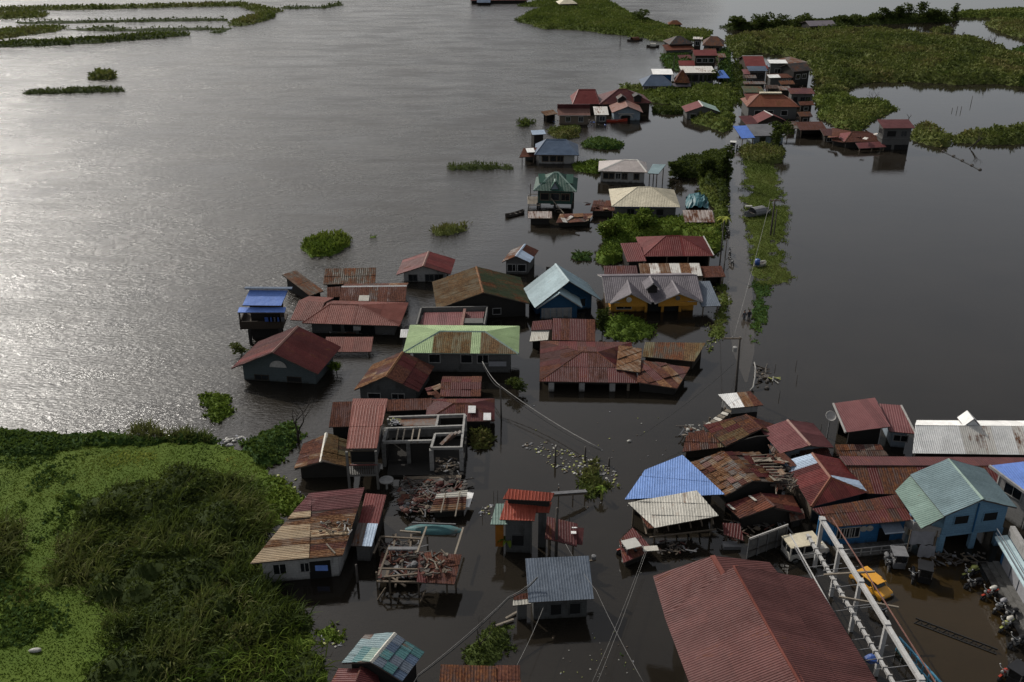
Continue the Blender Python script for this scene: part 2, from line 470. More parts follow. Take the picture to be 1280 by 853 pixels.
def leaves_mesh(name, P, size, aspect, up, tint, mat, lean=None, blade=False, extra=None, parent=None):
    """P: n x 3 leaf roots. Builds one mesh of leaf faces. up: 0 flat .. 1 upright"""
    n = len(P)
    az = RNG.uniform(0, 2 * math.pi, n)
    upv = np.clip(up + RNG.normal(0, .22, n), 0.02, 1.0)
    d = np.stack([np.cos(az) * np.sqrt(1 - upv ** 2), np.sin(az) * np.sqrt(1 - upv ** 2), upv], 1)
    if lean is not None: d = d + np.asarray(lean)
    d /= np.linalg.norm(d, axis=1)[:, None]
    r = RNG.normal(0, 1, (n, 3)); r[:, 2] *= .4
    s = np.cross(d, r); s /= np.linalg.norm(s, axis=1)[:, None] + 1e-9
    ln = size * RNG.uniform(.45, 1.6, n)
    w = (ln * aspect)[:, None]; ln = ln[:, None]
    if blade:
        bend = d.copy(); bend[:, 2] -= .55; bend /= np.linalg.norm(bend, axis=1)[:, None]
        m_ = P + d * ln * .6
        V = np.stack([P - s * w * .5, P + s * w * .5, m_ + s * w * .4, m_ - s * w * .4, m_ + bend * ln * .45], 1).reshape(-1, 3)
        lc = np.tile(np.array([0, 1, 2, 3, 3, 2, 4]), (n, 1)) + np.arange(n)[:, None] * 5
        li = lc.ravel(); tot = np.tile(np.array([4, 3]), n)
        tf = np.repeat(tint, 2)
    else:
        m_ = P + d * ln * .55
        m_[:, 2] += (ln * .08)[:, 0]
        V = np.stack([P, m_ + s * w * .5, P + d * ln, m_ - s * w * .5], 1).reshape(-1, 3)
        li = np.arange(n * 4); tot = np.full(n, 4)
        tf = tint
    if extra is not None:                       # base sheet: verts, quads, tint
        ev, ef, et = extra
        li = np.concatenate([li, (ef + len(V)).ravel()]); tot = np.concatenate([tot, np.full(len(ef), 4)])
        V = np.concatenate([V, ev]); tf = np.concatenate([tf, et])
    me = bpy.data.meshes.new(name)
    me.vertices.add(len(V)); me.vertices.foreach_set('co', V.astype(np.float32).ravel())
    me.loops.add(len(li)); me.loops.foreach_set('vertex_index', li.astype(np.int32))
    me.polygons.add(len(tot))
    me.polygons.foreach_set('loop_start', np.concatenate([[0], np.cumsum(tot)[:-1]]).astype(np.int32))
    me.polygons.foreach_set('loop_total', tot.astype(np.int32))
    at = me.attributes.new('tint', 'FLOAT', 'FACE'); at.data.foreach_set('value', np.clip(tf, 0, 1).astype(np.float32))
    me.materials.append(MATS[mat]); me.update(calc_edges=True); me.validate()
    o = bpy.data.objects.new(name, me); COL.objects.link(o)
    if parent: o.parent = parent
    return o

PATCH_N = [0]
def patch(name, label, poly, dens, size, mat, h=.25, aspect=.5, up=.45, blade=False, edge=1.0, hn=.25, thr=0.0, lean=None, tn=.12, base=True, cat='plants', z0=0.0, tmul=1.0, clumps=0, cr=(.8, 2.0), ch=(.5, 1.3)):
    """a patch of ground cover between picture points, with a ragged edge"""
    PATCH_N[0] += 1; sd = PATCH_N[0]
    pw = [(G(x, y).x, G(x, y).y) for x, y in poly]
    xs = [p[0] for p in pw]; ys = [p[1] for p in pw]
    x0, x1, y0, y1 = min(xs) - edge, max(xs) + edge, min(ys) - edge, max(ys) + edge
    n = int(dens * (x1 - x0) * (y1 - y0))
    px = RNG.uniform(x0, x1, n); py = RNG.uniform(y0, y1, n)
    def sd_(ax, ay): return sdist(ax, ay, pw) + (fbm(ax, ay, .9 / edge, sd) - .5) * 2 * edge + (vnoise(ax, ay, 4 / edge, sd + 5) - .5) * .6 * edge
    CL = [(RNG.uniform(x0, x1), RNG.uniform(y0, y1), RNG.uniform(*cr), RNG.uniform(*ch)) for _ in range(clumps)]
    def hz(ax, ay, d):
        zz = h * (.35 + 1.3 * fbm(ax, ay, hn, sd + 9))
        for cx, cy, r_, k_ in CL:
            q = np.clip(1 - ((ax - cx) ** 2 + (ay - cy) ** 2) / (r_ * r_), 0, 1)
            zz = np.maximum(zz, k_ * np.sqrt(q) + (fbm(ax, ay, 1.5, sd + 30) - .5) * .5 * k_ * (q > 0))
        return z0 + zz * np.clip(d / (edge * 1.5), 0, 1)
    d = sd_(px, py)
    k = d > 0
    if thr > 0: k &= fbm(px, py, hn * .8, sd + 20) > thr
    px, py, d = px[k], py[k], d[k]
    z = hz(px, py, d) - .04
    big = fbm(px, py, tn, sd + 3)
    tint = np.clip((.5 + (big - .5) * 2.2) * tmul + RNG.normal(0, .11, len(px)), 0, 1)
    extra = None
    if base:
        c = max(.35, edge * .5)
        nx = int((x1 - x0) / c) + 1; ny = int((y1 - y0) / c) + 1
        gx, gy = np.meshgrid(np.arange(nx + 1) * c + x0, np.arange(ny + 1) * c + y0)
        gd = sd_(gx.ravel(), gy.ravel()); gz = hz(gx.ravel(), gy.ravel(), gd)
        if thr > 0: gd = np.where(fbm(gx.ravel(), gy.ravel(), hn * .8, sd + 20) > thr, gd, -.3)
        gz = np.where(gd > 0, gz, -.12)
        gv = np.stack([gx.ravel(), gy.ravel(), gz], 1)
        ii = (np.arange(ny)[:, None] * (nx + 1) + np.arange(nx)[None]).ravel()
        q = np.stack([ii, ii + 1, ii + nx + 2, ii + nx + 1], 1)
        q = q[(gd[q] > 0).any(1)]
        if len(q):
            extra = (gv, q, np.clip(.25 + .35 * fbm(gv[q[:, 0], 0], gv[q[:, 0], 1], .5, sd), 0, .6))
    o = leaves_mesh(name, np.stack([px, py, z], 1), size, aspect, up, tint, mat, lean, blade, extra)
    tag(o, label, cat, kind='stuff')
    return o

# near field, lower left
patch('vegetation_mat', 'bright green mat of floating plants filling the lower left corner',
      [(-60, 552), (60, 555), (150, 556), (215, 550), (280, 555), (325, 568), (342, 592), (352, 625), (350, 652), (322, 672), (318, 705), (335, 740), (380, 775), (398, 815), (412, 880), (-120, 900)],
      190, .125, 'lf_mat', h=.28, aspect=.6, up=.26, edge=.8, hn=.45, cat='plants', tmul=1.25, tn=.3, clumps=60, cr=(.4, 1.1), ch=(.25, .6))
FIELD = [(95, 640), (150, 605), (225, 585), (300, 600), (330, 640), (322, 690), (335, 735), (375, 770), (395, 815), (405, 880), (110, 880), (120, 780), (60, 720)]
patch('shrub_growth', 'dark broadleaf undergrowth among the lower left reeds', FIELD,
      60, .27, 'lf_dark', h=.45, aspect=.55, up=.35, edge=1.4, hn=.5, base=True, tn=.35, cat='plants', clumps=60, cr=(.9, 2.4), ch=(.7, 1.8))
patch('shrub_growth', 'olive leafy clumps scattered over the lower left undergrowth', FIELD,
      70, .27, 'lf_reed', h=.55, aspect=.5, up=.45, edge=1.6, hn=.5, base=False, tn=.4, thr=.50, cat='plants', clumps=45, cr=(.7, 1.8), ch=(.9, 2.0), tmul=1.2)
patch('reed_bed', 'tall reeds leaning right in the lower left field', FIELD,
      34, 1.15, 'lf_reed', h=.7, aspect=.06, up=.72, blade=True, edge=1.6, hn=.28, lean=(.35, .1, 0), base=False, tn=.4, thr=.46, cat='reeds')
patch('reed_bed', 'pale bent reed stalks at the lower edge of the field', [(230, 790), (300, 740), (350, 760), (395, 815), (405, 880), (200, 880)],
      26, 1.2, 'lf_mat', h=.6, aspect=.05, up=.65, blade=True, edge=1.5, hn=.3, lean=(.2, -.25, 0), base=False, tn=.4, thr=.45, cat='reeds')
patch('reed_bed', 'dark brush at the left edge beside the bright mat',
      [(-40, 665), (12, 650), (34, 668), (30, 700), (12, 726), (-40, 740)], 45, 1.0, 'lf_reed', h=.9, aspect=.1, up=.6, blade=True, edge=.9, base=False, cat='reeds')
patch('broad_leaves', 'darker broad leaved clumps mottling the bright lower left mat', [(-60, 575), (150, 570), (300, 580), (110, 640), (60, 700), (100, 790), (100, 880), (-100, 880)], 26, .30, 'lf_hyacinth', h=.22, z0=.16, aspect=.7, up=.4, edge=.8, hn=.35, thr=.56, base=False, clumps=30, cr=(.5, 1.2), ch=(.3, .6))
patch('dead_growth', 'brown withered patch in the bright mat at lower left', [(5, 742), (40, 732), (55, 742), (40, 756), (8, 760)], 60, .22, 'lf_dry', h=.12, z0=.3, aspect=.3, up=.35, edge=1.2, thr=.4, base=False)
patch('dead_growth', 'pale yellow tufts along the top of the bright mat', [(120, 572), (200, 566), (290, 572), (300, 584), (200, 582), (120, 590)], 40, .26, 'lf_bright', h=.15, z0=.25, aspect=.25, up=.5, edge=1.0, thr=.56, base=False)
patch('hyacinth_mat', 'round dark green hyacinth patch within the bright left mat',
      [(2, 775), (30, 758), (62, 762), (60, 790), (30, 815), (2, 812)], 70, .26, 'lf_hyacinth', h=.25, z0=.3, aspect=.8, up=.35, edge=.6, base=False)
patch('hyacinth_mat', 'dark green hyacinth strip along the shore at far left',
      [(-60, 537), (40, 541), (90, 546), (130, 543), (205, 549), (255, 544), (277, 549), (270, 556), (120, 562), (60, 575), (-60, 578)],
      60, .30, 'lf_hyacinth', h=.55, aspect=.8, up=.4, edge=.7)
patch('reed_bed', 'reed clump standing on the shore strip under the glittering lake',
      [(160, 552), (168, 536), (188, 534), (210, 546), (225, 540), (262, 548), (262, 556)], 60, .8, 'lf_reed', h=.5, aspect=.09, up=.8, blade=True, edge=.5, base=False, cat='reeds')
patch('hyacinth_mat', 'small hyacinth island near the glittering water below the dark red house',
      [(250, 497), (272, 490), (284, 494), (290, 515), (280, 527), (262, 529), (262, 515)], 60, .28, 'lf_mat', h=.4, aspect=.7, up=.45, edge=0.85, thr=.33)
patch('hyacinth_mat', 'dark green hyacinth mat beside the bare tree',
      [(303, 553), (330, 540), (362, 530), (376, 548), (366, 562), (345, 578), (322, 582), (308, 572)], 60, .28, 'lf_hyacinth', h=.55, aspect=.7, up=.45, edge=1.02, thr=.33)
patch('hyacinth_mat', 'green mat strewn with rubbish beside the tan rusty roof',
      [(330, 600), (355, 598), (372, 618), (384, 632), (370, 645), (340, 645)], 60, .26, 'lf_mat', h=.3, aspect=.7, up=.45, edge=.5)
# islands in the open lake
patch('floating_island', 'green grassy floating island behind the dark brown roof',
      [(377, 306), (395, 297), (425, 293), (440, 300), (432, 312), (414, 320), (390, 322)], 26, .6, 'lf_mat', h=.5, aspect=.3, up=.7, edge=.7)
patch('floating_island', 'tiny weed tuft right of the grassy floating island', [(458, 287), (466, 284), (474, 288), (470, 297), (462, 297)], 30, .5, 'lf_mat', h=.4, aspect=.3, up=.7, edge=0.68, thr=.33)
patch('floating_island', 'thin tuft of reeds behind the red gable house', [(538, 288), (560, 282), (584, 281), (582, 291), (560, 295), (542, 296)], 24, .6, 'lf_dry', h=.4, aspect=.2, up=.8, edge=0.85, thr=.33)
patch('floating_island', 'faint reed streak left of the green hip roof house', [(560, 208), (590, 206), (640, 208), (640, 212), (590, 213), (562, 213)], 14, .6, 'lf_dark', h=.4, aspect=.2, up=.8, edge=0.85, thr=.33)
patch('floating_island', 'small dark weed tuft left of the brown shed', [(645, 153), (660, 151), (668, 154), (660, 158), (648, 158)], 14, .7, 'lf_dark', h=.5, aspect=.3, up=.7, edge=1.02, thr=.33)
patch('reed_bed', 'dark weed island alone in the upper left lake', [(111, 97), (125, 92), (140, 93), (150, 97), (135, 100), (112, 100)], 6, 1.0, 'lf_dry', h=.8, aspect=.35, up=.6, edge=.8, cat='reeds')
patch('reed_bed', 'thin dark line of reeds in the upper left lake', [(28, 116), (60, 113), (110, 111), (155, 111), (155, 115), (100, 117), (30, 119)], 12, .6, 'lf_dark', h=.4, aspect=.3, up=.7, edge=.8, cat='reeds')
far = dict(dens=5, size=.8, h=.5, aspect=.4, up=.6, edge=1.3, cat='reeds')
patch('dike', 'farthest overgrown dike across the top left', [(-40, 12), (80, 9), (170, 8), (300, 4), (335, 10), (350, 14), (340, 24), (310, 32), (285, 33), (290, 27), (325, 17), (298, 8), (240, 9), (130, 12), (-40, 15)], mat='lf_dry', **far)
patch('dike', 'long dark dike running across the upper left water', [(-40, 56), (20, 53), (120, 48), (200, 42), (237, 42), (236, 45), (130, 54), (60, 58), (-40, 61)], mat='lf_dark', **far)
patch('dike', 'brown green reed mass at the left edge between the dikes', [(-40, 42), (20, 36), (60, 33), (85, 34), (70, 40), (30, 45), (-10, 52), (-40, 54)], mat='lf_dry', **far)
patch('dike', 'thin broken dike in the middle of the top left pond', [(20, 28), (130, 26), (230, 24), (285, 24), (285, 27), (230, 27), (120, 29), (30, 31)], mat='lf_dark', **{**far, 'dens': 1.4})
patch('dike', 'short weed bank inside the top left pond', [(70, 38), (140, 34), (170, 37), (240, 35), (288, 36), (280, 42), (262, 42), (270, 38), (160, 40)], mat='lf_dark', **{**far, 'dens': 1.2})
patch('dike', 'low weed bank by the left edge near the top', [(-40, 21), (30, 16), (62, 17), (55, 22), (10, 24), (-40, 25)], mat='lf_dry', **far)
patch('dike', 'broken weed line near the top left centre', [(350, 9), (400, 9), (425, 3), (428, 7), (405, 11), (352, 12)], mat='lf_dark', **{**far, 'dens': 1.6})
# upper field and the causeway
fld = dict(dens=12, size=.6, aspect=.45, up=.5, edge=1.6, hn=.16, clumps=40, cr=(1., 3.), ch=(.7, 1.6))
patch('marsh', 'wide green marsh tongue at the top centre', [(645, 26), (665, 14), (700, 8), (740, -4), (760, 2), (790, 18), (830, 32), (860, 38), (890, 40), (880, 50), (830, 52), (780, 44), (720, 38), (680, 36)], mat='lf_marsh', h=.9, **fld)
patch('marsh', 'thin upper finger of the top centre marsh', [(645, 8), (680, 2), (720, -4), (760, -8), (740, 8), (690, 10)], mat='lf_marsh', h=.8, **fld)
patch('marsh', 'green overgrowth between the far orange roof and the shore', [(824, 72), (845, 62), (870, 62), (868, 84), (850, 88), (832, 84)], mat='lf_hyacinth', h=.8, **fld)
patch('marsh', 'wide yellow green marsh across the upper right', [(908, 48), (935, 44), (985, 40), (1040, 38), (1100, 40), (1160, 46), (1215, 52), (1260, 66), (1310, 80), (1310, 112), (1240, 104), (1190, 106), (1140, 102), (1080, 104), (1060, 110), (1058, 118), (1020, 122), (1016, 82), (985, 70), (950, 66), (918, 72)], mat='lf_dry', h=1.3, **{**fld, 'dens': 10, 'size': .7, 'clumps': 110, 'cr': (1.2, 4.5), 'ch': (1.2, 2.4)})
patch('marsh', 'dark green fringe along the pond edge of the upper right marsh', [(1050, 112), (1062, 103), (1130, 100), (1190, 104), (1250, 104), (1310, 110), (1310, 104), (1240, 98), (1140, 95), (1060, 98), (1030, 108)], mat='lf_hyacinth', h=1.3, **fld)
patch('marsh', 'green tongue of plants behind the collapsed red roofs', [(1018, 122), (1050, 118), (1075, 126), (1105, 132), (1123, 136), (1105, 144), (1090, 152), (1075, 164), (1045, 160), (1025, 148)], mat='lf_marsh', h=.5, **{**fld, 'dens': 12, 'size': .6, 'edge': 1.0})
patch('marsh', 'dark green strip right of the two storey pink roofed house', [(1140, 160), (1165, 160), (1190, 172), (1185, 184), (1160, 182), (1140, 174)], mat='lf_dry', h=.8, **{**fld, 'edge': 1.0})
patch('marsh', 'grass strip at the right edge under the pond', [(1190, 172), (1225, 164), (1310, 158), (1310, 178), (1240, 182), (1195, 178)], mat='lf_dry', h=.7, **{**fld, 'edge': 1.0})
patch('marsh', 'grass bank at the top right corner', [(1232, 30), (1255, 26), (1310, 26), (1310, 54), (1260, 44)], mat='lf_dry', h=1.5, **fld)
patch('marsh', 'thin straight grass bank by the upper right lake', [(1192, 17), (1250, 15), (1310, 14), (1310, 22), (1192, 22)], mat='lf_marsh', h=1.0, **fld)
patch('marsh', 'round bush patch at the right edge of the upper marsh', [(1264, 64), (1310, 58), (1310, 74), (1270, 74)], mat='lf_hyacinth', h=1.6, **fld)
patch('marsh', 'small weed island before the upper right trees', [(1166, 38), (1185, 35), (1190, 40), (1170, 42)], mat='lf_dry', h=.8, **fld)
patch('marsh', 'low weed bank under the row of far trees', [(905, 34), (990, 30), (1060, 26), (1190, 22), (1195, 27), (1090, 31), (1000, 34), (910, 38)], mat='lf_dark', h=1.2, **fld)
patch('marsh', 'green bank between the blue hip house and the gable house by the street', [(770, 112), (800, 107), (870, 110), (918, 106), (920, 125), (916, 138), (908, 148), (890, 146), (862, 136), (836, 130), (815, 128), (795, 120)], mat='lf_marsh', h=.8, **{**fld, 'edge': 1.0, 'dens': 11})
patch('marsh', 'green plants in front of the grey gable house by the street', [(862, 148), (900, 148), (918, 146), (914, 160), (905, 166), (890, 160), (868, 154)], mat='lf_marsh', h=.6, **{**fld, 'edge': .8, 'dens': 12})
patch('marsh', 'weeds along the far street edge on its right side', [(916, 80), (932, 78), (934, 130), (922, 132)], mat='lf_dark', h=.6, **{**fld, 'edge': .6})
patch('marsh', 'weeds along the far street edge on its left side', [(896, 66), (912, 66), (916, 100), (918, 112), (904, 112)], mat='lf_hyacinth', h=.8, **{**fld, 'edge': .6})
cw = dict(dens=32, size=.4, aspect=.45, up=.5, edge=.6, hn=.3, clumps=16, cr=(.5, 1.5), ch=(.5, 1.1))
patch('street_verge', 'green grassy verge along the right side of the drowned street', [(926, 194), (946, 190), (972, 196), (970, 214), (976, 240), (988, 268), (982, 300), (978, 334), (996, 348), (968, 358), (950, 360), (940, 340), (934, 300), (930, 250), (928, 220)], mat='lf_marsh', h=.16, **{**cw, 'dens': 48, 'size': .32, 'edge': 1.3, 'clumps': 8, 'cr': (.5, 1.1), 'ch': (.15, .35), 'thr': .27, 'up': .7, 'aspect': .2})
patch('street_verge', 'thin weedy tail of the right street verge', [(942, 352), (962, 356), (962, 392), (952, 408), (944, 428), (940, 410), (942, 385)], mat='lf_hyacinth', h=.12, thr=.44, **{**cw, 'edge': .9, 'clumps': 0, 'size': .3})
patch('street_verge', 'plants right of the street below the blue and grey roofed house', [(922, 186), (960, 184), (982, 188), (976, 204), (950, 206), (930, 200)], mat='lf_dry', h=.8, **cw)
patch('street_verge', 'dense dark greenery left of the street above the teal tarpaulin', [(842, 206), (870, 202), (896, 196), (908, 188), (910, 240), (908, 262), (894, 262), (888, 240), (876, 236), (880, 222), (850, 222)], mat='lf_dark', h=1.5, **cw)
patch('street_verge', 'green weeds left of the street around the teal tarpaulin', [(872, 224), (908, 226), (910, 280), (904, 300), (896, 290), (892, 262), (878, 244)], mat='lf_marsh', h=.7, **cw)
patch('garden', 'leafy green garden between the cream roof and the red hip roof', [(752, 285), (770, 274), (800, 276), (850, 274), (870, 284), (904, 284), (902, 312), (890, 318), (850, 296), (785, 302), (784, 326), (756, 332), (742, 326), (756, 304)], mat='lf_mat', h=.9, **{**cw, 'dens': 26})
patch('garden', 'small tuft left of the garden near the lake', [(716, 320), (738, 318), (738, 326), (718, 326)], mat='lf_hyacinth', h=.4, **cw)
patch('garden', 'weeds before the yellow house front', [(752, 398), (790, 396), (820, 410), (812, 424), (780, 428), (756, 420)], mat='lf_mat', h=.3, **{**cw, 'dens': 30, 'size': .35})
patch('street_verge', 'weeds and rubbish strip left of the street beside the yellow house', [(896, 352), (908, 356), (912, 378), (908, 410), (900, 440), (884, 442), (888, 410), (900, 384)], mat='lf_marsh', h=.15, **{**cw, 'dens': 40, 'size': .28, 'clumps': 0, 'edge': .9, 'thr': .3})
patch('garden', 'green plants in front of the blue hip house', [(716, 206), (740, 202), (766, 204), (768, 212), (745, 218), (718, 214)], mat='lf_mat', h=.5, **cw)
patch('garden', 'weeds before the beige box house', [(684, 162), (724, 158), (724, 172), (700, 174), (690, 170)], mat='lf_dry', h=.3, **cw)
patch('garden', 'small green islet right of the beige box house', [(728, 180), (745, 174), (778, 180), (776, 187), (750, 187), (730, 184)], mat='lf_hyacinth', h=.6, **cw)
patch('garden', 'dark weeds behind the small houses left of the street', [(815, 134), (850, 136), (862, 142), (840, 144), (816, 142)], mat='lf_dark', h=.5, **cw)
nr = dict(aspect=.4, up=.6, edge=.5, cat='plants')
patch('bush_islet', 'bushy islet with rubbish at the end of the cable', [(726, 590), (745, 578), (764, 580), (768, 600), (756, 615), (738, 622), (728, 612)], 80, .34, 'lf_reed', h=.3, thr=.36, **{**nr, 'edge': .9})
patch('bush_islet', 'grassy tuft beside the brown hip roof right end', [(586, 545), (602, 540), (616, 548), (610, 560), (594, 562)], 70, .45, 'lf_dry', h=.6, **nr)
patch('bush_islet', 'green shrub left of the grey stone house at the bottom', [(592, 805), (610, 790), (632, 782), (645, 795), (640, 815), (610, 830), (585, 830)], 110, .24, 'lf_reed', h=.5, **{**nr, 'edge': 1.0})
patch('bush_islet', 'weeds with rubbish right of the lower left field', [(395, 790), (415, 782), (432, 795), (425, 803), (405, 806)], 60, .3, 'lf_mat', h=.3, **nr)
patch('water_weed', 'thin film of water weed in front of the grey stone house', [(700, 810), (750, 800), (790, 830), (780, 870), (700, 870)], 22, .16, 'lf_hyacinth', h=.02, thr=.42, aspect=.9, up=.1, edge=1.0, base=False)

# ================================================================== house kit
def plane_of(poly):
    """z = a x + b y + c through a polygon"""
    p0 = Vector(poly[0]); n = Vector((0, 0, 0))
    for i in range(1, len(poly) - 1):
        n += (Vector(poly[i]) - p0).cross(Vector(poly[i + 1]) - p0)
    if n.z < 0: n = -n
    n.normalize()
    return (-n.x / n.z, -n.y / n.z, p0.z + (n.x * p0.x + n.y * p0.y) / n.z), n

class House:
    def __init__(s, name, label, cat, base, rz=0.0, group=None):
        s.e = empty(name, (base.x, base.y, BED), rz)
        tag(s.e, label, cat, group)
        s.inv = (Matrix.Translation(s.e.location) @ Matrix.Rotation(rz, 4, 'Z')).inverted()
        s.dist = math.hypot(base.x, base.y)
        s.foot = None; s.planes = []
    def loc(s, vs): return [s.inv @ Vector(v) for v in vs]
    def put(s, name, mb, mat, parent=None, smooth=False):
        o = mesh_obj(name, s.loc(mb.v), mb.f, MATS[mat], parent or s.e, smooth)
        return o
    # ---- roof
    def sheets(s, poly, mat, parent, sw, rows=1, jit=0., horiz=False, matfn=None, si=0, rib=.2, rh=.035):
        pl, n = plane_of(poly)
        down = Vector((0, 0, -1)) - n * (-n.z)
        if down.length < .03: down = Vector((0, -1, 0)) - n * (-n.y)
        down.normalize(); ud = n.cross(down).normalized()
        if ud.x < 0: ud = -ud
        if horiz: down, ud = ud, -down
        p0 = Vector(poly[0])
        ab = [((Vector(p) - p0).dot(ud), (Vector(p) - p0).dot(down)) for p in poly]
        amin, amax = min(a for a, b in ab), max(a for a, b in ab)
        bmin, bmax = min(b for a, b in ab), max(b for a, b in ab)
        if rows == 1 and bmax - bmin > 3.6: rows = int((bmax - bmin) / 2.6)
        def span(a):
            bs = []
            for i in range(len(ab)):
                (a0, b0), (a1, b1) = ab[i], ab[(i + 1) % len(ab)]
                if (a0 - a) * (a1 - a) <= 0:
                    if abs(a1 - a0) < 1e-6: bs += [b0, b1]
                    else: bs.append(b0 + (b1 - b0) * (a - a0) / (a1 - a0))
            return (min(bs), max(bs)) if bs else None
        ns = max(1, round((amax - amin) / sw)); w = (amax - amin) / ns
        for k in range(ns):
            a0, a1 = amin + k * w + 1e-4, amin + (k + 1) * w - 1e-4
            cols = [(a0, 0.), (a1, 0.)]
            nr = max(1, round(w / rib)); p = w / nr
            for q in range(nr):
                c = a0 + (q + .5) * p
                cols += [(c - p * .22, 0.), (c, rh), (c + p * .22, 0.)]
            cols += [(a, 0.) for a, b in ab if a0 + .01 < a < a1 - .01]
            cols.sort()
            for r in range(rows):
                br0 = bmin + (bmax - bmin) * r / rows; br1 = bmin + (bmax - bmin) * (r + 1) / rows + (.06 if rows > 1 and r < rows - 1 else .04)
                vs, uvs, fs = [], [], []
                if r: br0 += random.uniform(-.04, .04) * (jit > 0)
                jj = max(jit, .12); ta, tb = random.uniform(-jj, jj) * .06, random.uniform(0, jj) * .09
                prev = None
                for a, hh in cols:
                    sp = span(a)
                    if not sp: prev = None; continue
                    b0, b1 = max(sp[0], br0), min(sp[1] + .04, br1)
                    if b1 - b0 < .01:
                        prev = None; continue
                    i = len(vs)
                    for b in (b0, b1):
                        fb = (b - br0) / max(br1 - br0, .1)
                        lift = .022 + hh + (.014 * fb if rows > 1 else 0) + tb * fb + ta * (a - a0) / w
                        vs.append(p0 + ud * a + down * b + n * lift); uvs.append((a + 13.1 * si, b))
                    if prev is not None: fs.append((prev, prev + 1, i + 1, i))
                    prev = i
                if not fs: continue
                m = mat
                if matfn:
                    m = matfn(si, (k + .5) / ns, (r + .5) / rows) or mat
                if m == 'none': continue
                mesh_obj('roof_sheet', s.loc(vs), fs, MATS[m], parent, uvs=uvs)
    def roof(s, slopes, mat, ridges=(), cap=None, sw=None, rows=1, jit=0., horiz=False, matfn=None, fascia='deck', thick=.09, rib=.2, plain=False, name='roof'):
        mb = MB()
        for p in slopes:
            pl, n = plane_of(p); s.planes.append((pl, p))
            q = [Vector(x) for x in p]
            nn = (q[1] - q[0]).cross(q[2] - q[0])
            if nn.z > 0: q = q[::-1]
            mb.prism(q, (0, 0, -thick))
        near = s.dist < 150 and not plain
        if near:
            ro = s.put(name, mb, fascia)
            sw = sw or max(.8, s.dist / 95)
            for i, p in enumerate(slopes):
                s.sheets(p, mat, ro, sw, rows, jit, horiz, matfn, i, rib=rib if s.dist < 110 else .24, rh=.03 if s.dist < 110 else .025)
        else:
            # far roof: slope faces with the sheet pattern in the material, fascia below
            vs, fs, uvs = [], [], []
            for i, p in enumerate(slopes):
                pl, n = plane_of(p); down = (Vector((0, 0, -1)) + n * n.z)
                if down.length < .03: down = Vector((0, -1, 0))
                down.normalize(); ud = n.cross(down)
                m = matfn(i, .5, .5) if matfn else None
                q = [Vector(x) for x in p]
                if (q[1] - q[0]).cross(q[2] - q[0]).z < 0: q = q[::-1]
                b = len(vs); vs += [x + n * .03 for x in q]; uvs += [((x - q[0]).dot(ud) + 13 * i, (x - q[0]).dot(down)) for x in q]
                fs.append(tuple(range(b, b + len(q))))
            ro = mesh_obj(name, s.loc(vs), fs, MATS[mat], s.e, uvs=uvs)
            if matfn:
                for i in range(len(slopes)):
                    m = matfn(i, .5, .5)
                    if m:
                        if MATS[m].name not in ro.data.materials: ro.data.materials.append(MATS[m])
                        ro.data.polygons[i].material_index = list(ro.data.materials).index(MATS[m])
            s.put('fascia', mb, fascia, ro)
        if cap:
            for a, b in ridges:
                a, b = Vector(a), Vector(b)
                if (a - b).length < .2: continue
                d = (b - a).normalized(); sd = d.cross(Vector((0, 0, 1))).normalized()
                w_ = .16 if s.dist < 150 else .2
                c = MB(); prof = [-sd * w_ + Vector((0, 0, -.02)), Vector((0, 0, .09)), sd * w_ + Vector((0, 0, -.02)), Vector((0, 0, -.06))]
                c.prism([a + q for q in prof], b - a)
                s.put('ridge_cap', c, cap, ro)
        return ro
    def roof_z(s, x, y):
        return min(a * x + b * y + c for (a, b, c), p in s.planes)
    # ---- walls
    def walls(s, corners, mat, z0=None, sides='frbl', top=None, thick=.14, names=None):
        """corners: near-left, near-right, far-right, far-left (world, plan)"""
        c = [Vector((p[0], p[1], 0)) for p in corners]
        s.foot = c
        z0 = BED if z0 is None else z0
        ctr = sum(c, Vector()) / 4
        for k, sd in enumerate('frbl'):
            if sd not in sides: continue
            a, b = c[k], c[(k + 1) % 4]
            e = (b - a).normalized(); nrm = Vector((e.y, -e.x, 0))
            inw = -nrm
            # butt the side walls between the front and back ones
            if sd in 'rl': a = a + e * thick; b = b - e * thick
            ts = [0, .25, .5, .75, 1] if top is None else [0, 1]
            pts = [a.lerp(b, t) for t in ts]
            tz = [(s.roof_z(p.x, p.y) - .10 if top is None else top) for p in pts]
            tz2 = [(s.roof_z((p + inw * thick).x, (p + inw * thick).y) - .10 if top is None else top) for p in pts]
            tz = [min(q, r) for q, r in zip(tz, tz2)]
            poly = [Vector((a.x, a.y, z0)), Vector((b.x, b.y, z0))] + [Vector((p.x, p.y, z)) for p, z in list(zip(pts, tz))[::-1]]
            mb = MB().prism(poly, inw * thick)
            s.put('wall', mb, mat[k] if isinstance(mat, (list, tuple)) else mat)
    def side(s, sd):
        k = 'frbl'.index(sd); a, b = s.foot[k], s.foot[(k + 1) % 4]
        e = (b - a).normalized(); return a, b, e, Vector((e.y, -e.x, 0))
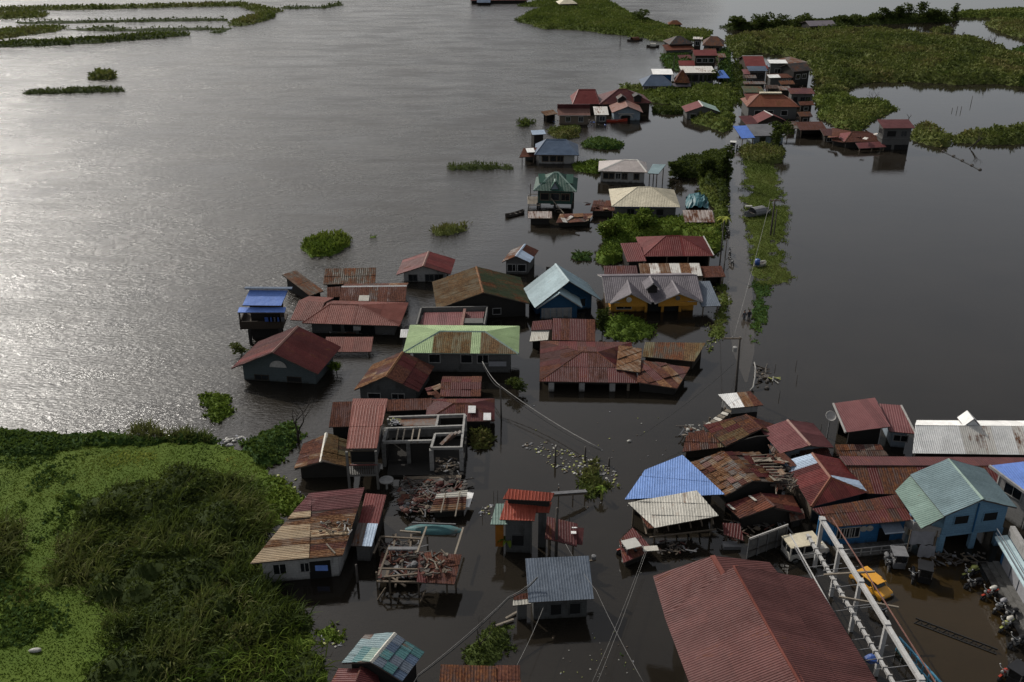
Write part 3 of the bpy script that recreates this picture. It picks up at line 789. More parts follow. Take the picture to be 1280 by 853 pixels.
    def window(s, sd, t, zc, w=1.0, h=.9, frame='frame', pane='glass', mull=True, name='window'):
        a, b, e, n = s.side(sd); p = a.lerp(b, t)
        def bx(mb, x0, x1, z0, z1, d0, d1):
            q = [p + e * x0 + n * d0 + Vector((0, 0, z0)), p + e * x1 + n * d0 + Vector((0, 0, z0)), p + e * x1 + n * d0 + Vector((0, 0, z1)), p + e * x0 + n * d0 + Vector((0, 0, z1))]
            mb.prism(q, n * (d1 - d0))
        f = MB(); t_ = .07 if s.dist < 120 else .11
        bx(f, -w / 2 - t_, w / 2 + t_, zc + h / 2, zc + h / 2 + t_, .005, .06); bx(f, -w / 2 - t_, w / 2 + t_, zc - h / 2 - t_, zc - h / 2, .005, .07)
        bx(f, -w / 2 - t_, -w / 2, zc - h / 2, zc + h / 2, .005, .06); bx(f, w / 2, w / 2 + t_, zc - h / 2, zc + h / 2, .005, .06)
        if mull and pane != 'darkvoid': bx(f, -.025, .025, zc - h / 2, zc + h / 2, .03, .055)
        fo = s.put(name, f, frame)
        g = MB(); bx(g, -w / 2, w / 2, zc - h / 2, zc + h / 2, .008, .028)
        s.put('pane', g, pane, fo)
    def door(s, sd, t, w=.9, ztop=.95, mat='darkvoid'):
        a, b, e, n = s.side(sd); p = a.lerp(b, t)
        q = [p + e * (-w / 2) + n * .01 + Vector((0, 0, BED)), p + e * (w / 2) + n * .01 + Vector((0, 0, BED)), p + e * (w / 2) + n * .01 + Vector((0, 0, ztop)), p + e * (-w / 2) + n * .01 + Vector((0, 0, ztop))]
        s.put('door', MB().prism(q, n * .05), mat)
    def post(s, p, ztop, w=.14, mat='timber', z0=None):
        p = Vector((p[0], p[1], 0)); z0 = BED if z0 is None else z0
        s.put('post', MB().box(p.x - w / 2, p.x + w / 2, p.y - w / 2, p.y + w / 2, z0, ztop), mat)
    def beam(s, name, a, b, w, mat, h=None): s.put(name, MB().beam(a, b, w, h), mat)

def frame_of(nl, nr, ze):
    A = G(*nl, ze); B = G(*nr, ze)
    u = (B - A); Wd = u.length; u.normalize()
    v = Vector((-u.y, u.x, 0))
    return A, B, u, v, Wd

def roof_shape(kind, nl, nr, ze, ry=None, sl=.38, by=None, D=None, rise=None, rl=None, zf=None, roff=0., skew=0.):
    """roof slopes from the near eave (picture points), the eave height and where the ridge shows in the picture"""
    A, B, u, v, Wd = frame_of(nl, nr, ze)
    v = (v + u * skew).normalized()
    M = (A + B) / 2; Z = Vector((0, 0, 1))
    if kind in ('gx', 'hx'):
        if D is None: D = bisect(lambda d: PY(M + v * d / 2 + Z * (sl * d / 2)), ry, .5, 40)
        h = rise if rise is not None else sl * D / 2
    elif kind in ('gy', 'hy'):
        h = rise if rise is not None else bisect(lambda q: PY(M + Z * q), ry, 0, 8)
        if D is None: D = bisect(lambda d: PY(M + v * d + Z * h), by, .5, 60)
    elif kind == 'shed':
        zf = ze + 1 if zf is None else zf
        if D is None: D = bisect(lambda d: PY(M + v * d + Z * (zf - ze)), by, .3, 60)
        h = zf - ze
        if h / D > .45:      # keep a lean-to slope believable
            D = bisect(lambda d: PY(M + v * d + Z * (.3 * d)), by, .3, 60) if by is not None else D
            h = .3 * D if by is not None else h
    a, b = A, B; c, d = B + v * D, A + v * D
    if kind == 'gx':
        r0, r1 = A + v * D / 2 + Z * h, B + v * D / 2 + Z * h
        sl_, rg = [[a, b, r1, r0], [c, d, r0, r1]], [(r0, r1)]
    elif kind == 'hx':
        rl = Wd - D if rl is None else rl * Wd
        rl = max(rl, .05)
        r0 = M + v * D / 2 + Z * h + u * (roff * Wd - rl / 2); r1 = r0 + u * rl
        sl_, rg = [[a, b, r1, r0], [b, c, r1], [c, d, r0, r1], [d, a, r0]], [(r0, r1), (a, r0), (b, r1)]
    elif kind == 'gy':
        r0, r1 = M + Z * h, M + v * D + Z * h
        sl_, rg = [[d, a, r0, r1], [b, c, r1, r0]], [(r0, r1)]
    elif kind == 'hy':      # front end clipped to a small hip
        r0, r1 = M + v * (rl or .2) * D + Z * h, M + v * D * (1 - (rl or .2)) + Z * h
        sl_, rg = [[d, a, r0, r1], [b, c, r1, r0], [a, b, r0], [c, d, r1]], [(r0, r1), (a, r0), (b, r0)]
    elif kind == 'shed':
        sl_, rg = [[a, b, c + Z * h, d + Z * h]], [(d + Z * h, c + Z * h)]
    return dict(slopes=sl_, ridges=rg, A=A, B=B, u=u, v=v, W=Wd, D=D, h=h, ze=ze)

def inset(R, o, of=None, ob=None):
    of = o if of is None else of; ob = o if ob is None else ob
    A, B, u, v, D = R['A'], R['B'], R['u'], R['v'], R['D']
    o = min(o, R['W'] * .2)
    return [A + u * o + v * of, B - u * o + v * of, B - u * o + v * (D - ob), A + u * o + v * (D - ob)]

ALL = []
def HS(label, kind, nl, nr, ze, roof, wall='w_grey', cap=None, oh=.4, of=None, win=(), doors=(), sides='frbl', posts=False, wz0=None,
       name='house', cat='house', group=None, ry=None, sl=.38, by=None, D=None, rise=None, rl=None, zf=None, roff=0., skew=0., **rk):
    """one whole house; win: (side, t, zc, w, h)"""
    R = roof_shape(kind, nl, nr, ze, ry, sl, by, D, rise, rl, zf, roff, skew)
    ctr = (R['A'] + R['B']) / 2 + R['v'] * R['D'] / 2
    s = House(name, label, cat, ctr, math.atan2(R['u'].y, R['u'].x), group)
    s.R = R
    s.roof(R['slopes'], roof, R['ridges'] if cap else (), cap, **rk)
    fp = inset(R, oh, of)
    if sides: s.walls(fp, wall, wz0, sides)
    s.foot = [Vector((p.x, p.y, 0)) for p in fp]
    if posts:
        n = max(2, int(R['W'] / 2.6) + 1)
        for q in ([0, 1] if posts == 'both' else [0]):
            for i in range(n):
                p = (fp[0].lerp(fp[1], i / (n - 1))) if q == 0 else (fp[3].lerp(fp[2], i / (n - 1)))
                s.post(p, s.roof_z(p.x, p.y) - .12)
    rw = random.Random(label); frm = rw.choice(['frame', 'timber', 'w_grey', 'frame', 'w_wood'])
    for w in win:
        if len(w) == 2: w = (*w, R['ze'] - .75)
        s.window(*w, frame=frm, pane=rw.choice(['glass', 'glass', 'darkvoid']), mull=rw.random() < .6) if len(w) <= 5 else s.window(*w)
    for d in doors: s.door(*d)
    s.planes_main = list(s.planes)
    ALL.append(s)
    return s

def wing(s, kind, nl, nr, ze, roof, wall=None, cap=None, oh=.3, of=None, sides='frl', posts=False, ry=None, sl=.38, by=None, D=None, rise=None, rl=None, zf=None, roff=0., skew=0., wz0=None, name='side_roof', **rk):
    """a lower roof or lean-to that belongs to house s"""
    R = roof_shape(kind, nl, nr, ze, ry, sl, by, D, rise, rl, zf, roff, skew)
    keep = s.planes; s.planes = []
    ro = s.roof(R['slopes'], roof, R['ridges'] if cap else (), cap, name=name, **rk)
    fp = inset(R, oh, of); kf = s.foot
    if wall: s.walls(fp, wall, wz0, sides)
    if posts:
        n = max(2, int(R['W'] / 2.6) + 1)
        for i in range(n):
            p = fp[0].lerp(fp[1], i / (n - 1)); s.post(p, s.roof_z(p.x, p.y) - .12)
    s.planes = keep
    s.wfoot = [Vector((p.x, p.y, 0)) for p in fp]
    s.foot = kf if kf else s.wfoot
    return R

def quad_pts(nl, nr, fr, fl):
    """four picture points with heights; the fourth is set into the plane of the first three"""
    p = [G(*q) for q in (nl, nr, fr)]
    (a, b, c), n = plane_of(p)
    f = G(*fl)
    for _ in range(6): f = G(fl[0], fl[1], a * f.x + b * f.y + c)
    return p + [f]

def QS(label, nl, nr, fr, fl, roof, wall='w_dark', ins=.3, sides='frbl', posts=False, name='shed', cat='shed', s=None, win=(), rname='roof', wz0=None, **rk):
    """single slope given by four corners"""
    p = quad_pts(nl, nr, fr, fl)
    new = s is None
    if new:
        c = sum(p, Vector()) / 4; e = p[1] - p[0]
        s = House(name, label, cat, c, math.atan2(e.y, e.x)); ALL.append(s)
    keep = s.planes; s.planes = []
    s.roof([p], roof, name=rname, **rk)
    c = sum(p, Vector()) / 4
    fp = []
    for i in range(4):
        d1 = (p[(i + 1) % 4] - p[i]); d2 = (p[i - 1] - p[i]); d1.z = d2.z = 0
        fp.append(p[i] + d1.normalized() * min(ins, d1.length * .3) + d2.normalized() * min(ins, d2.length * .3))
    kf = s.foot
    if wall and sides: s.walls(fp, wall, wz0, sides)
    if posts:
        for q in fp: s.post(q, s.roof_z(q.x, q.y) - .12)
    s.wfoot = s.foot = [Vector((q.x, q.y, 0)) for q in fp]
    for w in win: s.window(*w)
    if not new:
        s.planes = keep; s.foot = kf or s.wfoot
    return s

# ================================================================== houses, far to near
def pick(*opts):
    """random sheet material by weight"""
    def f(si, fa, fb):
        r = random.random(); acc = 0
        for m, w in opts:
            acc += w
            if r < acc: return m
        return None
    return f
def fr(*ts, z=None, w=1.0, h=.9): return [('f', t) if z is None else ('f', t, z, w, h) for t in ts]

# --- top of the picture
s = HS('house with dark hip roof above an orange tin skirt at the head of the village', 'hx', (837, 56), (868, 55), 2.9, 'darkroof', 'w_dark', ry=45, sl=.55, rl=.15)
wing(s, 'shed', (832.2, 63.4), (868, 62), 1.8, 'terracotta', 'w_grey', by=55.5, zf=2.7)
s = HS('narrow two storey house with small pale roof beside the far orange skirt roof', 'shed', (866, 49), (878, 49.5), 4.0, 'whiterust', 'w_wood', by=46.5, zf=4.3, win=[('f', .5, 2.9, .9, 1.0)])
s = HS('brown hip roofed house at the far end of the street', 'hx', (878, 57), (905, 58), 2.2, 'brown', 'w_grey', ry=45.5, sl=.45, rl=.3, win=fr(.4, .7, z=1.3, w=1.2))
s = HS('two storey house with red tin roof left of the far street', 'gx', (867.7, 69.8), (897, 69.8), 3.6, 'red', 'w_wood', ry=62.6, sl=.3, win=fr(.2, .5, .8, z=2.4, w=1.1, h=.9))
s.door('f', .35, 1.0, .9)
s = HS('low red shed roof beside the two storey red house', 'shed', (849, 82.5), (869, 82.5), 1.4, 'red', 'w_wood', by=76, zf=2.2, name='shed', cat='shed')
s = HS('small white flat roofed block behind the blue hip roof', 'shed', (816, 93.3), (842, 93.5), 3.0, 'white', 'w_blue', by=86.5, zf=3.2)
s = HS('steel blue hip roofed house at the lake shore', 'hx', (803, 108), (842, 108), 1.6, 'steelblue', 'w_grey', cap='steelblue', ry=94, sl=.5, rl=.34, win=fr(.25, .5, .75, z=.9))
s = HS('brown steep pointed roof between the blue hip and the long pale roof', 'hx', (843, 103.5), (862, 104), 1.9, 'brown', 'w_dark', cap='rust', ry=88, sl=1.0, rl=.08)
wing(s, 'shed', (841, 108.5), (864, 108.5), 1.2, 'slate', None, by=104.5, zf=1.8)
s = HS('long house with pale grey roof and row of tall windows left of the street', 'shed', (853, 91.4), (895, 91.4), 2.9, 'whiterust', 'w_grey', by=83, zf=3.3, win=fr(.12, .27, .42, .6, .72, .86, z=1.7, w=.9, h=1.4))
s = HS('dark blue tarpaulin shelter by the street bend', 'hx', (897, 98), (912, 98), 2.0, 'brightblue', None, sides='', ry=88, sl=.4, rl=.3, posts='both', name='shelter', cat='shelter', plain=True)
s = HS('low grey gable house with red left slope and green right slope', 'gy', (857, 140.5), (900, 140.3), 1.5, 'red', 'w_grey', cap='trim', ry=133, by=126, matfn=lambda i, a, b: 'red' if i == 0 else 'mint', win=fr(.2, .75, z=.6, w=1.1, h=.8))
# --- far row right of the street
s = HS('red roofed house with white trim at the head of the right hand row', 'gx', (932, 83.7), (958, 83.7), 2.0, 'red', 'w_wood', cap='trim', ry=70, sl=.35, win=fr(.4, .7, z=1.2))
s = HS('two tier white and pale blue roofed house in the right hand row', 'shed', (962, 79.5), (985, 79.5), 4.0, 'white', 'w_grey', by=75, zf=4.3)
wing(s, 'shed', (960, 84), (987, 84), 3.0, 'skyblue', 'w_wood', by=80, zf=3.5)
s.window('f', .5, 2.2, 1.3, .9)
s = HS('grey walled house with blue tin roof at the right street edge', 'shed', (936, 89), (960, 89), 2.6, 'steelblue', 'w_grey', by=83, zf=3.1, win=fr(.25, .7, z=1.5, w=1.2, h=1.0))
wing(s, 'shed', (930, 93), (938, 93), 1.9, 'pink', 'w_wood', by=87, zf=2.4)
s = HS('house with half white half rusty roof in the right hand row', 'shed', (962, 98), (998, 97), 1.9, 'rust', 'w_grey', by=92.5, zf=2.3, win=fr(.55, .8, z=1.0))
wing(s, 'shed', (961.5, 97.7), (976, 97.4), 2.0, 'white', None, by=93.5, zf=2.35)
s = HS('tall dark weathered house at the right end of the far row', 'gx', (992, 90), (1015, 88), 3.3, 'darkroof', 'w_dark', ry=79, sl=.45, win=fr(.3, .7, z=2.0))
s = HS('grey roofed hut behind the tall dark house', 'shed', (990, 82), (1010, 78), 3.6, 'greyrust', 'w_dark', by=73, zf=4.1)
s = HS('low grey shed roof by the right street edge', 'shed', (930, 105.5), (958, 105.5), 1.1, 'greyrust', 'w_dark', by=102, zf=1.4, name='shed', cat='shed')
s = HS('green roofed shed right at the street behind the big orange hip roof', 'shed', (931, 116), (956, 116), 1.6, 'olive', 'w_dark', by=108, zf=2.1, name='shed', cat='shed')
s = HS('maroon roofed two storey house right of the big orange hip roof', 'shed', (988, 117.6), (1019, 117.6), 2.9, 'maroon', 'w_grey', by=110.5, zf=3.4, win=fr(.2, .55, .8, z=1.6, w=.9, h=1.1))
wing(s, 'shed', (975, 113), (990, 113), 2.0, 'greyrust', 'w_dark', by=108, zf=2.3)
s = HS('big orange brown hip roofed house with cream ridge beside the street', 'hx', (934, 133.8), (999.5, 134), 2.6, 'terracotta', 'w_grey', cap='terracotta', ry=117.6, sl=.5, rl=.42, win=fr(.2, .45, .75, z=1.3, w=1.2))
wing(s, 'shed', (934, 126), (956, 125.5), 3.0, 'salmon', None, by=117.5, zf=4.0)
wing(s, 'shed', (938, 139), (956, 139), 1.6, 'salmon', None, by=136, zf=1.9, posts=True)
a, b = s.R['ridges'][0]; s.put('ridge_board', MB().beam(a + Vector((0, 0, .2)), b + Vector((0, 0, .2)), .9, .25), 'cream')
s = HS('red gable house with white verge boards below the orange hip roof', 'gy', (947, 154), (984, 151.8), 1.5, 'red', 'w_wood', cap='trim', ry=144.5, by=138.5, win=fr(.5, z=.8))
wing(s, 'shed', (932, 156), (948, 155), 1.4, 'maroon', 'w_wood', by=145, zf=2.2)
s = HS('pale blue house with grey corrugated roof and blue tarpaulin end', 'shed', (941, 170.5), (983, 169.5), 1.7, 'grey', 'w_paleblue', by=155.5, zf=2.6, win=fr(.3, .7, z=.9, w=1.0))
wing(s, 'shed', (927, 173.3), (944, 172.6), 1.7, 'brightblue', None, by=157.5, zf=2.7, posts=True, plain=True)
s = HS('long low brown tin roof over open stalls on the right', 'shed', (1000, 163), (1034, 162.5), 1.5, 'rust', 'w_dark', by=152.5, zf=2.2, sides='brl', posts=True)
wing(s, 'shed', (984, 161), (1000, 161), 1.5, 'greyrust', None, by=154.5, zf=1.9, posts=True)
def ruin(s, n, box, z0, z1, mats, smin=.8, smax=1.8, name='loose_sheet'):
    """loose roofing sheets lying at odd tilts in a picture box"""
    x0, y0, x1, y1 = box
    for i in range(n):
        t = random.random(); px = random.uniform(x0, x1); py = y0 + (y1 - y0) * random.random()
        z = random.uniform(z0, z1); c = G(px, py, z)
        w, l = random.uniform(.5, .9), random.uniform(smin, smax)
        mb = MB(); k = 5
        for j in range(k):
            xa = -w / 2 + w * j / (k - 1); zz = .03 * (j % 2)
            mb.v += [Vector((xa, -l / 2, zz)), Vector((xa, l / 2, zz))]
        mb.f += [(2 * j, 2 * j + 2, 2 * j + 3, 2 * j + 1) for j in range(k - 1)]
        mb.xf(Matrix.Translation(c) @ Matrix.Rotation(random.uniform(0, 6.28), 4, 'Z') @ Matrix.Rotation(random.uniform(-.35, .35), 4, 'X') @ Matrix.Rotation(random.uniform(-.25, .25), 4, 'Y'))
        s.put(name, mb, random.choice(mats))
s = QS('collapsed red roof sagging into the water on the right', (1040, 176, .9), (1062, 180, .8), (1062, 164, 1.9), (1040, 160, 1.9), 'rust', 'w_dark', name='ruined_house', cat='ruin')
ruin(s, 9, (1034, 160, 1060, 172), 1.2, 1.9, ['rust', 'red', 'rustlight'], 1.0, 2.2)
s = HS('patched red roof hut beside the tall pink roofed house', 'hx', (1056, 178), (1106, 177), 1.2, 'red', 'w_dark', cap='rust', ry=165, sl=.4, rl=.4, matfn=lambda i, a, b: 'rust' if i in (0, 2) else 'red', name='hut', cat='hut')
ruin(s, 5, (1070, 168, 1096, 174), 1.7, 2.0, ['mint', 'whiterust', 'rust'], .8, 1.5)
wing(s, 'shed', (1074, 186), (1108, 184), .7, 'pink', None, by=178, zf=1.3, posts=True)
s = HS('two storey grey house with pink roof standing alone in water on the right', 'shed', (1104, 160.7), (1144, 160.4), 4.0, 'pink', 'w_grey', by=149.6, zf=4.9, skew=-.12, win=[('f', .3, 2.9, 1.6, 1.0), ('f', .75, 2.9, 1.0, .9), ('l', .5, 3.2, 1.2, .9)])
for t in (.25, .6, .85): s.door('f', t, 1.2, .9)
s.put('floor_band', MB().prism([p + Vector((0, 0, 1.9)) + q for p, q in zip(s.foot, (Vector((-.1, -.1, 0)), Vector((.1, -.1, 0)), Vector((.1, .1, 0)), Vector((-.1, .1, 0))))], (0, 0, .2)), 'w_grey')

for lb, nl, nr_, ze, by_, rm, wm in (
        ('tiny red lean to squeezed behind the blue tin roofed house', (958, 86.5), (967, 86.5), 2.2, 82, 'red', 'w_wood'),
        ('dark shed between the half white roof and the maroon house', (976, 106), (994, 105.5), 1.5, 101, 'brown', 'w_dark'),
        ('grey lean to behind the big orange hip roof', (958, 111), (974, 111), 1.8, 106.5, 'rustgrey', 'w_grey'),
        ('rusty porch roof on the right end of the far row', (1000, 132), (1018, 131.5), 1.2, 127, 'rust', 'w_dark'),
        ('small dark kitchen hut right of the orange hip roof', (1000, 146), (1016, 145.5), 1.4, 140, 'brown', 'w_wood'),
        ('pale tin stall beside the red verge board gable', (985, 158), (998, 157.5), 1.2, 152, 'rustgrey', 'w_dark'),
        ('low rusty link roof between the open stalls and the collapsed roof', (1030, 170), (1046, 170), 1.2, 161, 'rustdeep', 'w_dark'),
        ('thin grey hut at the street edge opposite the dark blue tarpaulin', (932, 98), (946, 98), 1.6, 94, 'greyrust', 'w_grey'),
        ('small tin kitchen behind the two storey red house', (898, 72), (908, 72), 1.8, 67, 'greyrust', 'w_wood'),
        ('brown lean to below the far brown hip roof', (880, 65), (896, 65), 1.6, 61, 'brown', 'w_wood'),
        ('red tin shed left of the two storey red house', (850, 74), (866, 73.5), 1.3, 69, 'darkred', 'w_wood')):
    HS(lb, 'shed', nl, nr_, ze, rm, wm, by=by_, zf=ze + .5, name='shed', cat='shed', win=[('f', .5, ze - .8, .8, .6)])
# --- lake side cluster, upper
s = HS('red hip roofed house at the lake edge behind the beige box house', 'hx', (716, 130.5), (750, 130.3), 1.9, 'red', 'w_wood', cap='red', ry=112, sl=.6, rl=.6, roff=.06)
s = HS('large maroon hip roof with dormers behind the pink gable', 'hx', (749, 131), (815, 129), 1.9, 'maroon', 'w_wood', cap='maroon', ry=111.5, sl=.6, rl=.14)
wing(s, 'gy', (772, 124.5), (784, 124.3), 3.2, 'darkroof', 'w_dark', ry=120, by=117, oh=.2, name='dormer')
wing(s, 'gy', (792, 121.5), (803, 121.3), 3.2, 'darkroof', 'w_dark', ry=118.5, by=115.5, oh=.2, name='dormer')
s = HS('beige box house with orange brown roof and two dark windows', 'shed', (697, 144.6), (738, 144.6), 1.95, 'dustpink', 'w_beige', by=136, zf=2.8, win=fr(.3, .75, z=1.1, w=.8, h=.9), fascia='trim')
p = s.R; s.put('parapet', MB().prism([p['A'] + p['v'] * p['D'] + Vector((0, 0, .3)), p['B'] + p['v'] * p['D'] + Vector((0, 0, .3)), p['B'] + p['v'] * p['D'] + Vector((0, 0, 1.7)), p['A'] + p['v'] * p['D'] + Vector((0, 0, 1.7))], p['v'] * .25), 'maroon')
s = HS('small lean to hut left of the beige box house', 'shed', (682, 145), (697, 142.5), 1.4, 'rustlight', 'w_dark', by=138.5, zf=1.9, sides='br', posts=True, name='hut', cat='hut')
s = HS('small white roofed shed between the beige house and the pink gable', 'shed', (743, 144), (761, 144), 1.6, 'whiterust', 'w_grey', by=133.5, zf=2.3, name='shed', cat='shed', win=fr(.6, z=.8))
s = HS('pale blue gable house with dusty pink roof and white arch', 'gy', (765, 141.3), (804, 141.2), 1.7, 'dustpink', 'w_paleblue', cap='dustpink', ry=133.5, by=124.5, oh=.5, of=.7)
arch = MB()
a, b, e, n = s.side('f'); c = a.lerp(b, .45)
pr = [(1.3 * math.cos(math.pi * k / 10), .55 + .8 * math.sin(math.pi * k / 10)) for k in range(11)]
for k in range(10): arch.beam(c + e * pr[k][0] + n * .3 + Vector((0, 0, pr[k][1])), c + e * pr[k + 1][0] + n * .3 + Vector((0, 0, pr[k + 1][1])), .22)
s.put('arch', arch, 'trim'); s.door('f', .45, 1.8, .95)
s.put('awning', MB().beam(c - e * 1.6 + n * .45 + Vector((0, 0, 1.45)), c + e * 1.6 + n * .45 + Vector((0, 0, 1.45)), .5, .1), 'trim')
s = HS('slate blue hip roofed house with porch on the lake side', 'hx', (668.5, 193.8), (723.5, 194.4), 1.75, 'steelblue', 'w_white', cap='steelblue', ry=174.5, sl=.52, rl=.45, roff=-.02, win=fr(.18, .4, .6, z=.9, w=1.0, h=.9), oh=.7)
s.post(G(714, 205), 1.5); s.post(G(722, 205), 1.5)
s = HS('low rusty red lean to with pale patch left of the slate blue house', 'shed', (649, 197), (669, 196), 1.2, 'rust', 'w_grey', by=185, zf=2.1, skew=.5, name='shed', cat='shed', posts=True, sides='br')
wing(s, 'shed', (659, 191), (669, 190.5), 1.9, 'white', None, by=185.5, zf=2.2, plain=True)
s = HS('tiny shed with purple white roof behind the slate blue house', 'gx', (665.5, 169), (682.5, 168), 2.3, 'skyblue', 'w_dark', ry=163, sl=.3, name='shed', cat='shed')
s = HS('white house with pale pink hip roof and teal porch', 'hx', (748, 214.2), (809, 215.9), 1.9, 'whitepink', 'w_white', cap='whiterust', ry=199.8, sl=.42, rl=.28, roff=.16, win=fr(.12, .25, .55, .82, z=1.05, w=.75, h=.9))
QS('', (809.5, 217, 1.85), (823, 217.8, 1.85), (832.5, 206, 2.2), (816, 205.5, 2.2), 'tealroof', None, s=s, rname='porch_roof', sides='', posts=True, plain=True)
s.window('f', .4, 1.05, .75, .9)

s = HS('dark green hip roofed two storey house on stilts with stairs', 'hx', (667, 238.3), (720.5, 239.8), 3.4, 'green', 'w_green', cap='mint', ry=215.5, sl=.58, rl=.10, win=fr(.2, .5, .8, z=2.3, w=1.2, h=1.0), oh=.6, wz0=1.2)
wing(s, 'gy', (688, 237), (699, 237.2), 3.6, 'green', 'w_paleblue', ry=227.5, D=1.4, oh=.15, cap='mint', name='dormer', plain=True, wz0=3.4)
wing(s, 'shed', (674, 229), (683, 228.8), 4.2, 'green', 'w_green', D=2.0, zf=5.0, name='dormer', plain=True, wz0=3.8)
wing(s, 'shed', (707, 229.5), (716, 229.8), 4.2, 'green', 'w_green', D=2.0, zf=5.0, name='dormer', plain=True, wz0=3.8)
for q in s.foot + [s.foot[0].lerp(s.foot[1], .5)]: s.post(q, 1.3, .3, 'w_dark')
for i in range(9):
    t = i / 8; s.put('stair_tread', MB().box(-.5, .5, -.15, .15, -.04, .04).xf(Matrix.Translation(G(700 - 22 * t, 262 - 13 * t, 0) * 1.0 + Vector((0, -1.2, 1.6 * t)))), 'timber')
s.beam('stair_rail', G(700, 262, .9) + Vector((.5, -1.8, 0)), G(678, 249, .9) + Vector((.5, -1.8, 1.6)), .1, 'paletimber')
dk = House('deck', 'weathered timber deck and gangway left of the green stilt house', 'deck', G(668, 254)); ALL.append(dk)
for i in range(9):
    a = G(660.5 + i * 1.75, 255.5, .95); dk.put('plank', MB().beam(a, a + Vector((.05, 3.6, 0)), .26, .05), 'paletimber')
for q in ((661, 257), (675, 257), (663, 243), (676, 243)): dk.post(G(*q), 1.7, .12)
dk.beam('rail', G(661, 257, 1.6), G(675, 257, 1.6), .08, 'paletimber'); dk.beam('rail', G(663, 243, 1.6), G(676, 243, 1.6), .08, 'paletimber')
s = HS('rusty striped shed in front of the green stilt house', 'shed', (660, 273), (690, 273), 1.1, 'striped', 'w_dark', by=264.5, zf=1.6, name='shed', cat='shed', matfn=pick(('rustlight', .45)))
s = QS('long rusty raft roof floating in front of the green stilt house', (695, 279, .75), (735, 277, .75), (741, 267, 1.1), (700, 268, 1.1), 'rust', 'w_dark', name='shed', cat='shed', rows=2, jit=1.2, matfn=pick(('rustlight', .35), ('whiterust', .1)))
ruin(s, 6, (700, 268, 735, 277), .95, 1.1, ['rust', 'rustlight', 'whiterust'])
s = QS('dark brown thatched looking tin hut left of the cream roof', (738, 264, .9), (768, 264, 1.0), (768, 251, 1.5), (742, 251, 1.5), 'rust', 'w_dark', name='hut', cat='hut', rows=2, jit=1.4, matfn=pick(('brown', .4)))
ruin(s, 8, (731, 251, 765, 262), 1.0, 1.5, ['rust', 'brown', 'rustlight'])
s = HS('cream hip roofed grey house with white framed windows', 'hx', (765, 258.3), (850, 259.2), 2.0, 'cream', 'w_grey', cap='cream', ry=234, sl=.42, rl=.19, oh=.5, of=.6, win=fr(.26, .55, .74, z=1.0, w=1.0, h=.9), fascia='bluepaint')
s = HS('low striped white and rust tin shed near the street', 'shed', (856, 278), (893.5, 278), 1.2, 'striped', 'w_dark', by=263, zf=2.1, name='shed', cat='shed', sw=1.15, matfn=lambda i, a, b: ['striped', 'whiterust', 'whitepink'][int(a * 97) % 3])
s = House('tarpaulin', 'teal tarpaulin heaped over goods beside the striped shed', 'tarpaulin', G(871, 258)); ALL.append(s)
bm_ = MB()
for i in range(13):
    for j in range(7):
        p = G(857 + i * 2.3, 262 - j * 2.6)
        q = math.sin(math.pi * min(1, max(0, (i + .6) / 13.2))) * math.sin(math.pi * min(1, (j + .8) / 7.6))
        bm_.v.append(Vector((p.x + random.uniform(-.1, .1), p.y, -.1 + 1.25 * q ** .6 + random.uniform(-.22, .22))))
bm_.f = [(i * 7 + j, i * 7 + 7 + j, i * 7 + 8 + j, i * 7 + 1 + j) for i in range(12) for j in range(6)]
s.put('cover', bm_, 'teal_tarp')
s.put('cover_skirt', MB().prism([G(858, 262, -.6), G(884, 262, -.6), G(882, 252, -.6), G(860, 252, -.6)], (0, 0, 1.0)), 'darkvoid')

# --- garden row beside the street
s = HS('red hip roofed house above the yellow house', 'hx', (804, 320.7), (891.5, 320), 1.7, 'red', 'w_dark', cap='red', ry=295, sl=.42, rl=.21, roff=-.02, sides='brl', posts=True)
wing(s, 'shed', (784, 327.5), (808, 326.5), 1.5, 'red', 'w_dark', by=304, zf=2.3, sides='fl')
a, b = s.R['slopes'][1][0], s.R['slopes'][1][1]; s.beam('gutter', a + Vector((.08, 0, .05)), b + Vector((.08, 0, .05)), .14, 'trim')
s = HS('maroon tin shed roof left behind the yellow house', 'shed', (756, 345), (798, 344.5), 1.7, 'maroon', 'w_dark', by=332.5, zf=2.3, name='shed', cat='shed')
s = HS('white and rust streaked tin roof behind the yellow house', 'shed', (801, 345.5), (878, 345), 1.7, 'striped', 'w_dark', by=329.5, zf=2.4, name='shed', cat='shed', matfn=lambda i, a, b: ['whitepink', 'rustlight', 'striped', 'whiterust'][int(a * 61) % 4])
s = HS('brown tin lean to at the street corner behind the yellow house', 'shed', (879, 347), (907, 346), 1.4, 'rust', 'w_dark', by=333, zf=2.0, sides='br', posts=True, name='shed', cat='shed')
# yellow house
s = HS('yellow house with grey roof, two front gables and a small dormer', 'gx', (757, 378.5), (879, 376.5), 1.75, 'slate', 'w_yellow', cap='slate', ry=345, sl=.36, oh=.8, of=1.2, fascia='trim')
def cross_gable(s, nl, nr, ze, ry, D, roof, wall, fascia='trim', cap='slate', wz0=1.2, ins=.4, name='gable'):
    R = roof_shape('gy', nl, nr, ze, ry=ry, D=D)
    keep = s.planes; kf = s.foot; s.planes = []
    s.roof(R['slopes'], roof, R['ridges'], cap, fascia=fascia, name=name + '_roof', sw=1.1)
    s.walls(inset(R, .5, ins, 0), wall, wz0, 'f')
    s.wfoot = s.foot; s.planes = keep; s.foot = kf
    return R
cross_gable(s, (763, 380), (814, 380), 1.75, 367.5, 5.2, 'slate', 'w_yellow')
s.put('gable_ornament', MB().lathe([(.05, 0), (.32, .02), (.32, .1), (.05, .12)], 14).xf(Matrix.Translation(G(786, 374, 2.3) + Vector((0, -.15, 0))) @ Matrix.Rotation(math.pi / 2, 4, 'X')), 'trim')
